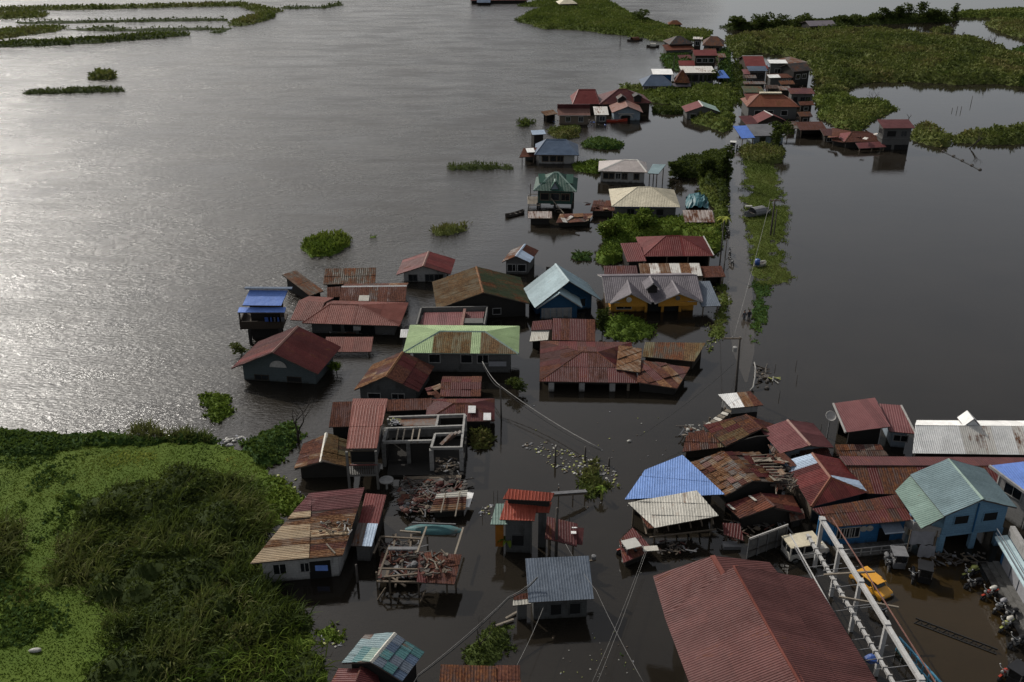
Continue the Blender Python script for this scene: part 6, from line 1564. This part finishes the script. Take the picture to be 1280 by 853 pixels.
def cable(label, pts, r, mat='cable', sag=.4, name='cable', cat='cable'):
    P = []
    for (a, b) in zip(pts[:-1], pts[1:]):
        A, B = G(*a), G(*b)
        for i in range(9):
            t = i / 8; p = A.lerp(B, t); p.z -= sag * 4 * t * (1 - t)
            if i or not P: P.append(p)
    return tag(MB().tube(P, r, 5).build(name, MATS[mat], None, True), label, cat)
cable('pale sagging cable bundle from the green roofed house to the bushy islet', [(603, 452, 2.4), (626, 483, 1.9), (753, 562, 1.2)], .035, sag=.35)
cable('dark strand drawn as the shadow line under the pale cable bundle', [(603, 454, 2.2), (626, 485, 1.7), (753, 564, 1.0)], .03, 'darkcable', .6)  # added strand: the bundle's shadow and reflection line as a dark tube
cable('dark cable bundle running to the bottom edge left of the grey block house', [(672, 722, 3.0), (636, 748, 2.4), (522, 846, 2.3), (480, 900, 2.2)], .045, 'darkcable', .3)
cable('pale wire beside the dark cable bundle at the bottom', [(672, 721, 3.1), (636, 746, 2.5), (522, 844, 2.4)], .018, 'cable', .2)
cable('pale wire crossing the street in front of the big red roof', [(808, 690, 1.3), (745, 858, 2.0)], .010, 'cable', .3)
cable('second pale wire close beside the one crossing the street', [(806, 690, 1.3), (738, 858, 2.2)], .010, 'cable', .35)
cable('pale wire falling right of the grey block house to the bottom edge', [(707, 680, 3.2), (745, 738, 2.6), (806, 856, 2.2)], .011, 'cable', .2)
cable('pale wire in front of the grey block house', [(679, 760, 1.8), (646, 832, 2.2)], .013, 'cable', .2)
cable('dark wire from the street pole toward the patched roofs', [(917, 455, 4.0), (800, 545, 2.2)], .02, 'darkcable', .4)
cable('dark wire from the street pole across the far street', [(917, 424, 5.4), (902, 280, 3.6)], .02, 'darkcable', .5)
cable('thin wire between the verge pole and the street pole', [(963, 250, 4.6), (917, 422, 5.4)], .018, 'cable', .5)
bt = House('bent_trunk', 'pale bent tree trunk rising beside the street end', 'trunk', G(940, 487))
bt.put('stem', MB().tube([G(938, 489), G(942, 484, .3), G(944, 472, .9), G(944.5, 460, 1.4), G(943, 453, 1.7)], [.13, .12, .11, .09, .06], 7), 'cable', None, True)
heap('tangle of driftwood and rubbish beside the bent trunk', (944, 455, 960, 486), 26, .05, ['pole', 'timber', 'pole', 'bark'], .2, .7)
heap('pale bags floating right of the bent trunk', (962, 473, 971, 478), 5, .1, ['plastic', 'lime'], .3, .5)

# ================================================================== floating rubbish
def floats(label, poly, n, smin, smax, mats=('plastic', 'cloth', 'lime', 'timber')):
    pw = [(G(*p).x, G(*p).y) for p in poly]; xs = [p[0] for p in pw]; ys = [p[1] for p in pw]
    mb = MB(); mi = []; k = 0
    while k < n:
        x, y = random.uniform(min(xs), max(xs)), random.uniform(min(ys), max(ys))
        if sdist(np.array([x]), np.array([y]), pw)[0] < 0: continue
        k += 1; s_ = random.uniform(smin, smax)
        t = MB().blob((0, 0, 0), s_, s_ * random.uniform(.4, .9), s_ * .4, 6, 4, .25).xf(Matrix.Translation((x, y, .03)) @ Matrix.Rotation(random.uniform(0, 6.3), 4, 'Z'))
        mb.add(t.v, t.f); mi += [random.randrange(len(mats))] * len(t.f)
    me = bpy.data.meshes.new('floating_rubbish'); me.from_pydata([tuple(v) for v in mb.v], [], mb.f)
    for m in mats: me.materials.append(MATS[m])
    me.polygons.foreach_set('material_index', mi); me.update()
    o = bpy.data.objects.new('floating_rubbish', me); COL.objects.link(o); tag(o, label, 'rubbish', kind='stuff')
floats('line of floating rubbish reaching the bushy islet', [(644, 553), (680, 552), (735, 572), (770, 585), (772, 606), (745, 600), (700, 590), (665, 566)], 210, .05, .17, ('plastic', 'lime', 'timber', 'greycover'))
floats('rubbish floating behind the tan roofed shack', [(335, 596), (366, 592), (385, 615), (380, 640), (345, 648), (350, 620)], 60, .06, .22)
floats('white bags washed up at the field corner', [(262, 552), (300, 545), (312, 550), (300, 556), (275, 560)], 34, .1, .35, ('plastic', 'cloth'))
floats('rubbish dotted along the street weeds by the yellow house', [(886, 358), (912, 352), (912, 400), (890, 440), (882, 440)], 60, .06, .18)
floats('scattered flecks of rubbish on the street water', [(650, 500), (760, 500), (860, 520), (800, 640), (720, 640), (660, 560)], 40, .04, .10)
floats('rubbish near the small sticks by the orange roofed house', [(598, 634), (616, 632), (616, 648), (600, 648)], 18, .08, .22)
floats('rubbish among the weeds at the bottom left', [(400, 785), (432, 790), (428, 812), (405, 806)], 26, .06, .18)
floats('flecks of rubbish on the water before the grey block house', [(690, 790), (780, 790), (800, 850), (690, 853)], 36, .03, .08)
o = MB().blob((0, 0, 0), .24, .2, .16, 8, 5, .25).build('floating_bag', MATS['plastic'], None, True); o.location = G(787, 552); tag(o, 'black and white bag bobbing alone in the street water', 'bag')
o = MB().blob((0, 0, 0), .45, .22, .15, 9, 5, .2).build('floating_bag', MATS['plastic'], None, True); o.location = G(45, 819) + Vector((0, 0, .42)); tag(o, 'white sack lying on the bright mat at the lower left', 'bag')

# ================================================================== boats
def boat(label, a, b, w, mat, rim='boatwood', z=.0, cover=None, name='boat', group=None):
    A, B = G(*a), G(*b); ln = (B - A).length; an = math.atan2((B - A).y, (B - A).x)
    c = (A + B) / 2; t = empty(name, (c.x, c.y, z), an); tag(t, label, 'boat', group)
    m = MB(); inn = MB(); n = 11
    for i in range(n):
        u_ = i / (n - 1); x = (u_ - .5) * ln; hw = w / 2 * max(.04, math.sin(math.pi * (.03 + .94 * u_)) ** .55); sh = .32 + .25 * (2 * u_ - 1) ** 2
        m.v += [Vector((x, -hw, sh)), Vector((x, -hw * .7, -.1)), Vector((x, hw * .7, -.1)), Vector((x, hw, sh)), Vector((x, hw * .86, sh - .02)), Vector((x, hw * .6, .02)), Vector((x, -hw * .6, .02)), Vector((x, -hw * .86, sh - .02))]
    for i in range(n - 1):
        for k in range(8): q = i * 8; m.f.append((q + k, q + 8 + k, q + 8 + (k + 1) % 8, q + (k + 1) % 8))
    m.f += [tuple(range(8)), tuple(range((n - 1) * 8, n * 8))[::-1]]
    m.build('hull', MATS[mat], t)
    for x in (-.22, .05, .28): MB().box(x * ln - .1, x * ln + .1, -w * .36, w * .36, .2, .25).build('thwart', MATS[rim], t)
    if cover:
        cv = MB()
        for i in range(6):
            x = (-.22 + .44 * i / 5) * ln
            for k in range(7): q = math.pi * k / 6; cv.v.append(Vector((x, -math.cos(q) * w * .5, .3 + math.sin(q) * .75)))
        cv.f = [(i * 7 + k, i * 7 + 7 + k, i * 7 + 8 + k, i * 7 + 1 + k) for i in range(5) for k in range(6)]
        cv.build('canopy', MATS[cover], t)
    return t
boat('red narrow boat moored before the pale blue gable house', (756, 153), (784, 151.5), .9, 'redpaint')
boat('dark boat with brown cover at the top marsh edge', (784, 52), (803, 50.5), 1.6, 'boatwood', cover='brown')
boat('dark open boat below the far orange skirt roof', (808, 59), (824, 59), 1.5, 'boatwood', cover='creamold')
boat('grey covered boat stranded on the right street verge', (931, 273), (962, 267), 2.0, 'greycover', cover='greycover', z=.35)
boat('white and blue boat pulled onto the right street verge', (942, 334), (957, 333), 1.1, 'whitepaint', z=.25)
o = MB().lathe([(.05, 0), (.32, .02), (.34, .75), (.05, .8)], 12).build('blue_barrel', MATS['bluepaint'], None, True); o.location = G(947, 332, .45) + Vector((0, .2, 0)); tag(o, 'blue plastic barrel standing in the white boat', 'barrel')
boat('dark canoe at the edge of the left gable house water', (632, 272), (655, 266), 1.0, 'boatwood')
boat('grey sunken boat right of the pale blue gable hut', (683, 339), (697, 337), .9, 'boatwood')
o = MB().box(-.5, .5, -.25, .25, 0, .2).build('foam_slab', MATS['plastic']); o.location = G(936, 259, .4); tag(o, 'white foam slab lying on the verge above the grey covered boat', 'foam')

# ================================================================== vehicles
def wheel(t, x, y, z, r, w, mat='tyre'):
    o = MB().lathe([(r * .3, -w / 2), (r, -w / 2), (r, w / 2), (r * .3, w / 2)], 14).xf(Matrix.Translation((x, y, z)) @ Matrix.Rotation(math.pi / 2, 4, 'X')).build('wheel', MATS['tyre'], t)
    MB().lathe([(.02, -w / 2 - .02), (r * .6, -w / 2 - .015), (r * .6, w / 2 + .015), (.02, w / 2 + .02)], 12).xf(Matrix.Translation((x, y, z)) @ Matrix.Rotation(math.pi / 2, 4, 'X')).build('rim', MATS['chrome'], o)

def loft(name, secs, mat, t, smooth=False):
    m = MB(); k = len(secs[0])
    for s_ in secs: m.v += [Vector(p) for p in s_]
    for i in range(len(secs) - 1):
        for j in range(k): m.f.append((i * k + j, i * k + (j + 1) % k, (i + 1) * k + (j + 1) % k, (i + 1) * k + j))
    m.f += [tuple(range(k))[::-1], tuple(range((len(secs) - 1) * k, len(secs) * k))]
    return m.build(name, MATS[mat], t, smooth)

def car():
    """yellow hatchback, front toward -x"""
    c = G(1088, 733); t = empty('car', (c.x, c.y, -.28), math.radians(118)); t.scale = (.88, .88, .88); tag(t, 'yellow hatchback parked in the flood under the white frame', 'car')
    def sec(x, z0, z1, w): return [(x, -w * .95, z0), (x, w * .95, z0), (x, w, (z0 + z1) * .55), (x, w * .93, z1), (x, -w * .93, z1), (x, -w, (z0 + z1) * .55)]
    loft('body', [sec(-1.85, .35, .62, .62), sec(-1.75, .28, .74, .74), sec(-1.0, .25, .86, .8), sec(0, .25, .9, .82), sec(1.2, .25, .92, .81), sec(1.75, .3, .88, .76), sec(1.85, .4, .75, .66)], 'yellowpaint', t, False)
    def sc(x, z0, z1, wb, wt): return [(x, -wb, z0), (x, wb, z0), (x, wt, z1), (x, -wt, z1)]
    loft('cabin_glass', [sc(-.95, .86, .9, .72, .66), sc(-.45, .88, 1.32, .74, .58), sc(1.1, .9, 1.35, .74, .58), sc(1.72, .88, .95, .7, .6)], 'glass', t)
    MB().box(-.5, 1.2, -.62, .62, 1.33, 1.40).build('roof', MATS['yellowpaint'], t)
    for s_ in (-1, 1):
        MB().beam((-.95, s_ * .71, .88), (-.48, s_ * .6, 1.36), .07).build('pillar', MATS['yellowpaint'], t)
        MB().beam((.35, s_ * .76, .9), (.35, s_ * .6, 1.36), .08).build('pillar', MATS['yellowpaint'], t)
        MB().beam((1.62, s_ * .69, .9), (1.15, s_ * .6, 1.36), .1).build('pillar', MATS['yellowpaint'], t)
        for x in (-1.15, 1.15): wheel(t, x, s_ * .74, .28, .29, .18)
        MB().box(-1.87, -1.78, s_ * .5 - .14, s_ * .5 + .14, .52, .66).build('headlight', MATS['frame'], t)
        MB().box(-.75, -.6, s_ * .84 - .06, s_ * .84 + .1 * s_, .95, 1.05).build('mirror', MATS['yellowpaint'], t)
    MB().box(-1.0, 1.0, -.45, .45, 1.405, 1.43).build('roof_panel', MATS['yellowpaint'], t)
    MB().box(-1.93, -1.8, -.7, .7, .32, .46).build('bumper', MATS['black'], t)
car()

def jeep():
    c = G(1000, 693); t = empty('jeep', (c.x, c.y, -.35), math.radians(14)); tag(t, 'white boxy jeep with stained cream roof standing in the flood', 'jeep')
    MB().box(-1.3, 1.25, -.72, .72, .45, 1.0).build('body', MATS['whitepaint'], t)
    MB().box(-1.36, 1.3, -.8, .8, 1.72, 1.80).build('roof', MATS['cream'], t)
    for x in (-1.28, -.15, .95):
        for y in (-.7, .7): MB().box(x - .05, x + .05, y - .04, y + .04, 1.0, 1.72).build('pillar', MATS['whitepaint'], t)
    MB().box(-1.3, -1.24, -.05, .05, 1.0, 1.72).build('pillar', MATS['whitepaint'], t)
    for x0, x1 in ((-1.2, -.22), (-.08, .88)):
        for y in (-.66, .66): MB().box(x0, x1, y - .01, y + .01, 1.02, 1.68).build('window', MATS['glass'], t)
    MB().box(-1.26, -1.245, -.62, .62, 1.02, 1.68).build('rear_window', MATS['glass'], t)
    MB().box(1.0, 1.02, -.62, .62, 1.02, 1.65).build('windscreen', MATS['glass'], t)
    loft('bonnet', [[(1.25, -.6, .45), (1.25, .6, .45), (1.25, .55, 1.02), (1.25, -.55, 1.02)], [(2.1, -.5, .45), (2.1, .5, .45), (2.1, .45, .92), (2.1, -.45, .92)]], 'whitepaint', t)
    for y in (-.42, .42): MB().lathe([(.02, 0), (.13, .01), (.13, .06), (.02, .07)], 10).xf(Matrix.Translation((2.1, y, .74)) @ Matrix.Rotation(math.pi / 2, 4, 'Y')).build('headlight', MATS['frame'], t)
    for x in (-.8, 1.6):
        for y in (-.68, .68): wheel(t, x, y, .33, .34, .2)
    MB().box(-1.42, -1.3, -.75, .75, .42, .55).build('bumper', MATS['black'], t)
jeep()

def motorcycle(label, px, py, rz, tank, sidecar=None, seatm='black', group='motorcycles along the yard edge', extra=None):
    c = G(px, py); t = empty('tricycle' if sidecar else 'motorcycle', (c.x, c.y, -.16), math.radians(rz)); tag(t, label, 'tricycle' if sidecar else 'motorcycle', group)
    wheel(t, -.62, 0, .28, .28, .1); wheel(t, .62, 0, .28, .28, .1)
    f = MB(); f.beam((-.62, 0, .3), (.1, 0, .45), .07); f.beam((.1, 0, .45), (.45, 0, .82), .07); f.beam((.62, 0, .3), (.42, 0, .95), .06); f.beam((-.62, 0, .3), (-.3, 0, .68), .06); f.build('frame', MATS['black'], t)
    MB().blob((.18, 0, .74), .28, .16, .13, 10, 6, .02).build('tank', MATS[tank], t, True)
    MB().blob((-.32, 0, .74), .42, .15, .08, 10, 6, .02).build('seat', MATS[seatm], t, True)
    MB().box(-.15, .25, -.13, .13, .25, .52).build('engine', MATS['chrome'], t)
    MB().tube([(.30, -.36, 1.02), (.42, -.18, .98), (.42, .18, .98), (.30, .36, 1.02)], .022, 6).build('handlebar', MATS['chrome'], t)
    MB().lathe([(.02, 0), (.1, .02), (.1, .1), (.02, .12)], 10).xf(Matrix.Translation((.5, 0, .86)) @ Matrix.Rotation(math.pi / 2, 4, 'Y')).build('headlight', MATS['frame'], t)
    for y in (-.34, .34): MB().blob((.32, y, 1.12), .05, .07, .06, 8, 5, 0).build('mirror', MATS['frame'], t, True)
    MB().box(-.86, -.42, -.08, .08, .55, .60).build('rear_fender', MATS[tank], t); MB().box(.45, .85, -.07, .07, .56, .60).build('front_fender', MATS[tank], t)
    if extra: MB().blob((-.3, 0, .9), .38, .2, .12, 9, 5, .15).build('cover', MATS[extra], t, True)
    if sidecar:
        b = MB(); b.box(-.7, .55, .35, 1.25, .25, .8); b.build('sidecar_body', MATS[sidecar], t)
        MB().box(-.6, .65, .2, 1.3, 1.5, 1.56).build('sidecar_roof', MATS[sidecar], t)
        for x in (-.75, .6):
            for y in (.38, 1.25): MB().box(x - .03, x + .03, y - .03, y + .03, .8, 1.5).build('roof_post', MATS['chrome'], t)
        MB().box(-.3, -.1, .42, 1.2, .8, 1.1).build('sidecar_seat', MATS['black'], t); MB().box(.56, .58, .4, 1.22, .85, 1.5).build('windscreen', MATS['glass'], t)
        wheel(t, -.2, 1.32, .26, .26, .1)
    return t
motorcycle('white and red covered tricycle standing on the rusty raft', 783, 690, 200, 'redpaint', 'whitepaint', group=None)
motorcycle('black tricycle with chrome front parked behind the yellow hatchback', 1140, 722, 250, 'black', 'black', group=None)
motorcycle('dark tricycle under grey cover behind the yellow hatchback', 1108, 706, 265, 'black', 'greycover', group=None, extra='greycover')
motorcycle('black motorcycle with yellow seat cover at the head of the yard row', 1212, 720, 205, 'lime', extra='lime')
motorcycle('black motorcycle between the yellow covered one and the red white one', 1216, 733, 200, 'black')
motorcycle('motorcycle with red and white cover in the yard row', 1236, 746, 205, 'redpaint', extra='whitepaint')
motorcycle('motorcycle with silver fairing in the yard row', 1249, 762, 215, 'chrome', extra='cloth')
motorcycle('black motorcycle below the silver one in the yard row', 1262, 772, 210, 'black')
motorcycle('motorcycle with pale lime panels in the yard row', 1257, 785, 215, 'lime', extra='creamold')
motorcycle('black motorcycle half hidden at the right edge of the yard', 1270, 806, 205, 'black')
motorcycle('black tricycle at the lower right corner of the yard', 1256, 845, 215, 'redpaint', 'black', group=None)
motorcycle('dark motorcycle partly under the white frame', 1098, 768, 300, 'black', extra='greycover')
for i, (x, y, a, lb) in enumerate(((911, 266, 80, 'dark motorcycle parked at the left street edge by the teal tarpaulin'), (910, 292, 95, 'dark motorcycle at the left street edge below the banana plant'), (912, 318, 85, 'upper dark motorcycle at the street edge beside the red hip roof'), (914, 330, 100, 'lower dark motorcycle at the street edge beside the red hip roof'))):
    motorcycle(lb, x, y, a, 'black', group='motorcycles along the drowned street')
motorcycle('white and dark tricycle at the street edge below the blue tarpaulin roof', 921, 187, 75, 'black', 'whitepaint', group='motorcycles along the drowned street')

# ================================================================== people wading
def person(label, px, py, shirt, seed, rz):
    rnd = random.Random(seed); c = G(px, py)
    J = [(0, 0, .92), (0, 0, 1.15), (0, 0, 1.38), (0, 0, 1.5), (0, .02, 1.6), (0, .02, 1.72),
         (.18, 0, 1.38), (.27, .04, 1.12), (.24, .2, .95), (.23, .28, .92), (-.18, 0, 1.38), (-.27, -.02, 1.12), (-.25, .08, .9), (-.25, .12, .84),
         (.1, 0, .88), (.12, .08, .48), (.12, 0, .08), (.12, .14, .03), (-.1, 0, .88), (-.12, -.04, .48), (-.12, -.14, .08), (-.12, -.02, .03)]
    E_ = [(0, 1), (1, 2), (2, 3), (3, 4), (4, 5), (2, 6), (6, 7), (7, 8), (8, 9), (2, 10), (10, 11), (11, 12), (12, 13), (0, 14), (14, 15), (15, 16), (16, 17), (0, 18), (18, 19), (19, 20), (20, 21)]
    Rr = [.15, .14, .16, .06, .095, .08, .07, .05, .038, .035, .07, .05, .038, .035, .09, .065, .045, .04, .09, .065, .045, .04]
    me = bpy.data.meshes.new('person'); me.from_pydata(J, E_, [])
    o = bpy.data.objects.new('person', me); COL.objects.link(o)
    sk = o.modifiers.new('skin', 'SKIN'); sb = o.modifiers.new('sub', 'SUBSURF'); sb.levels = sb.render_levels = 2
    for i, v in enumerate(me.skin_vertices[0].data if me.skin_vertices else []): v.radius = (Rr[i], Rr[i]); v.use_root = i == 0
    if not me.skin_vertices:
        bm = bmesh.new(); bm.from_mesh(me); ly = bm.verts.layers.skin.verify()
        bm.verts.ensure_lookup_table()
        for i, v in enumerate(bm.verts): v[ly].radius = (Rr[i], Rr[i]); v[ly].use_root = i == 0
        bm.to_mesh(me); bm.free()
    dg = bpy.context.evaluated_depsgraph_get(); me2 = bpy.data.meshes.new_from_object(o.evaluated_get(dg))
    o.modifiers.clear(); o.data = me2
    me2.materials.clear()
    for m in ('skin', shirt, 'shirt2'): me2.materials.append(MATS[m])
    for p in me2.polygons:
        z = p.center.z; p.material_index = 1 if (.92 < z < 1.46 and abs(p.center.x) < .28) else (2 if z < .92 and abs(p.center.x) < .2 else 0); p.use_smooth = True
    o.location = (c.x, c.y, -.62); o.rotation_euler = (0, 0, rz)
    tag(o, label, 'person')
    h = MB().blob((0, .01, 1.735), .098, .105, .085, 10, 6, .04).build('hair', MATS['black'], o, True)
person('person in a grey shirt wading along the drowned street', 930, 399, 'shirt2', 1, .3)
person('person in black wading at the right of the pair in the street', 936, 398, 'shirt', 2, .1)

# ================================================================== yard structures
s = House('white_frame', 'long white steel frame of posts and twin beams beside the big red roof', 'frame', G(1080, 760)); ALL.append(s)
def fpt(t, z): 
    a, b = G(1027, 649, 4.4), G(1172, 885, 4.4); p = a.lerp(b, t); p.z = z; return p
s.beam('top_beam', fpt(-.01, 4.4), fpt(1, 4.4), .28, 'whitesteel', .28)
for t in (0.01, .19, .39, .62, .88):
    p = fpt(t, 0); s.post(p, 4.2, .26, 'whitesteel'); s.put('bracket', MB().box(p.x - .2, p.x + .2, p.y - .2, p.y + .2, 4.55, 4.62), 'whitesteel')
off = Vector((-1.0, -.35, 0))
s.beam('lower_beam', fpt(0, 3.2) + off, fpt(1, 3.2) + off, .2, 'whitesteel', .2)
for i in range(26):
    t = .02 + i * .038; s.put('stirrup', MB().box(-.16, .16, -.04, .04, -.16, .16).xf(Matrix.Translation(fpt(t, 3.2) + off)), 'trim')
for i in range(14):
    t = .05 + i * .07; a = fpt(t, random.uniform(1.6, 3.6)); s.beam('scaffold_rod', a + Vector((-1.6, -.2, 0)), a + Vector((random.uniform(.4, 1.3), .2, .05)), .05, 'greycover')
for dx, z, m in ((-2.2, 3.0, 'whitesteel'), (.75, 4.5, 'dustpink'), (-1.7, 1.8, 'greycover')): s.beam('tie_rod', fpt(0, z) + Vector((dx, 0, 0)), fpt(1, z) + Vector((dx, 0, 0)), .07, m)
for t, dz in ((.3, 0), (.47, .2)): s.beam('bamboo_pole', fpt(t, 3.9 + dz) + Vector((-1.9, -.3 + dz * 3, 0)), fpt(t + .02, 3.9 + dz) + Vector((1.7, .3 - dz * 4, .1)), .12, 'paletimber')
o = MB().blob((0, 0, 0), .5, .35, .3, 9, 6, .35).build('blue_cloth', MATS['bluepaint']); o.location = G(1092, 824, 2.2); tag(o, 'crumpled blue cloth hung on the white frame', 'cloth')
s = House('blue_railing', 'pale blue steel railing at the bottom of the white frame', 'railing', G(1150, 830)); ALL.append(s)
a, b = G(1124, 797, 1.2), G(1205, 885, 1.2)
s.beam('top_rail', a, b, .12, 'bluesteel'); s.beam('mid_rail', a - Vector((0, 0, .7)), b - Vector((0, 0, .7)), .1, 'bluesteel')
for i in range(11): p = a.lerp(b, i / 10); s.post(p, 1.15, .08, 'bluesteel')
s.put('solid_panel', MB().prism([a - Vector((0, 0, .75)), b - Vector((0, 0, .75)), b - Vector((0, 0, 1.6)), a - Vector((0, 0, 1.6))], (.03, .04, 0)), 'teal')
s = House('hanging_banner', 'pale cloth banner hanging between the blue house and the teal roofed house', 'banner', G(1156, 690)); ALL.append(s)
for x0, x1, y0, y1 in ((1140, 1170, 664, 681), (1150, 1171, 681.5, 698)):
    mb = MB(); z1 = 2.6 if y0 < 670 else 1.35; z0 = z1 - (1.25 if y0 < 670 else 1.15); A, B = G(x0, y0, z1), G(x1, y0 + 1, z1)
    for i in range(9):
        p = A.lerp(B, i / 8)
        for j in range(5): mb.v.append(Vector((p.x, p.y + .08 * math.sin(i * 1.7 + j * .6), z1 + (z0 - z1) * j / 4)))
    mb.f = [(i * 5 + j, i * 5 + 5 + j, i * 5 + 6 + j, i * 5 + 1 + j) for i in range(8) for j in range(4)]
    s.put('cloth', mb, 'cloth', None, True)
for q in ((1139, 664), (1172, 665)): s.post(G(*q, 2.6), 2.7, .07, 'timber')
s = House('lattice_mast', 'dark steel lattice mast lying across the flooded yard', 'mast', G(1195, 795)); ALL.append(s)
a, b = G(1144, 776, .03), G(1246, 815, .03); d = (b - a); n_ = Vector((-d.y, d.x, 0)).normalized() * .28
for o_ in (n_, -n_, Vector((0, 0, .22))): s.put('chord', MB().beam(a + o_, b + o_, .07), 'tyre')
for i in range(18):
    p, q = a + d * (i / 18), a + d * ((i + 1) / 18); k = 1 if i % 2 else -1
    s.put('lattice_bar', MB().beam(p + n_ * k, q - n_ * k, .035), 'tyre'); s.put('lattice_bar', MB().beam(p + n_ * k, q + Vector((0, 0, .22)), .03), 'tyre')
s = House('panel_fence', 'grey sheet fence standing in water left of the white jeep', 'fence', G(955, 690)); ALL.append(s)
A, B = G(933.5, 698), G(981, 680)
for i in range(4):
    p, q = A.lerp(B, i / 4 + .01), A.lerp(B, (i + 1) / 4 - .01)
    s.put('fence_panel', MB().prism([p + Vector((0, 0, -.9)), q + Vector((0, 0, -.9)), q + Vector((0, 0, 1.75)), p + Vector((0, 0, 1.75))], (0, .05, 0)), 'darkconcrete')
for i in range(5): s.post(A.lerp(B, i / 4) + Vector((0, -.06, 0)), 1.95, .08, 'greycover')
s.beam('top_rail', A + Vector((0, -.06, 1.95)), B + Vector((0, -.06, 1.95)), .09, 'trim'); s.beam('mid_rail', A + Vector((0, -.08, .7)), B + Vector((0, -.08, .7)), .07, 'pole')
s = QS('low red canopy behind the grey sheet fence', (905, 668, 1.0), (930, 676, .9), (925, 655, 1.4), (903, 654, 1.4), 'darkred', None, sides='', posts=True, name='canopy', cat='canopy')
o = MB().box(-.7, .7, -.35, .35, 0, .3).build('plastic_crate', MATS['greycover']); o.location = G(914, 684, 0); tag(o, 'grey crate floating before the low red canopy', 'crate')
pl = House('rubble_mound', 'white satellite dish on a stand behind the pink roofed grey house', 'dish', G(1040, 524)); ALL.append(pl)
pl.put('dish', MB().lathe([(.05, 0), (.3, .06), (.5, .2), (.48, .22), (.28, .1), (.05, .05)], 14).xf(Matrix.Translation(G(1038, 521, 2.3)) @ Matrix.Rotation(.7, 4, 'X')), 'trim'); pl.post(G(1038, 521, 2.3), 2.3, .08, 'greycover')
pl.e.name = 'satellite_dish'

# far buildings on the top edge
s = HS('beige pyramid roofed hut on the top marsh', 'hx', (699, 5.5), (722, 5), 1.6, 'cream', 'w_dark', ry=-2, sl=.45, rl=.1, name='hut', cat='hut')
s = HS('dark red roofed building at the very top edge', 'gx', (588, 1.0), (660, .6), 1.0, 'darkred', 'w_dark', ry=-8, sl=.35)
s = HS('steel blue hut jutting from the top edge building', 'gx', (596, 3.6), (613, 3.6), .8, 'steelblue', 'w_dark', ry=-1, sl=.35, name='hut', cat='hut')
s = HS('dark purple roofed building on the marsh by the far trees', 'gx', (1012, 33), (1046, 32), 2.0, 'slate', 'w_dark', ry=26, sl=.3)
s = HS('brown thatched hut on the marsh behind the far orange roof', 'hx', (836, 31), (853, 31), 1.2, 'brown', 'w_dark', ry=25.5, sl=.6, rl=.3, name='hut', cat='hut')
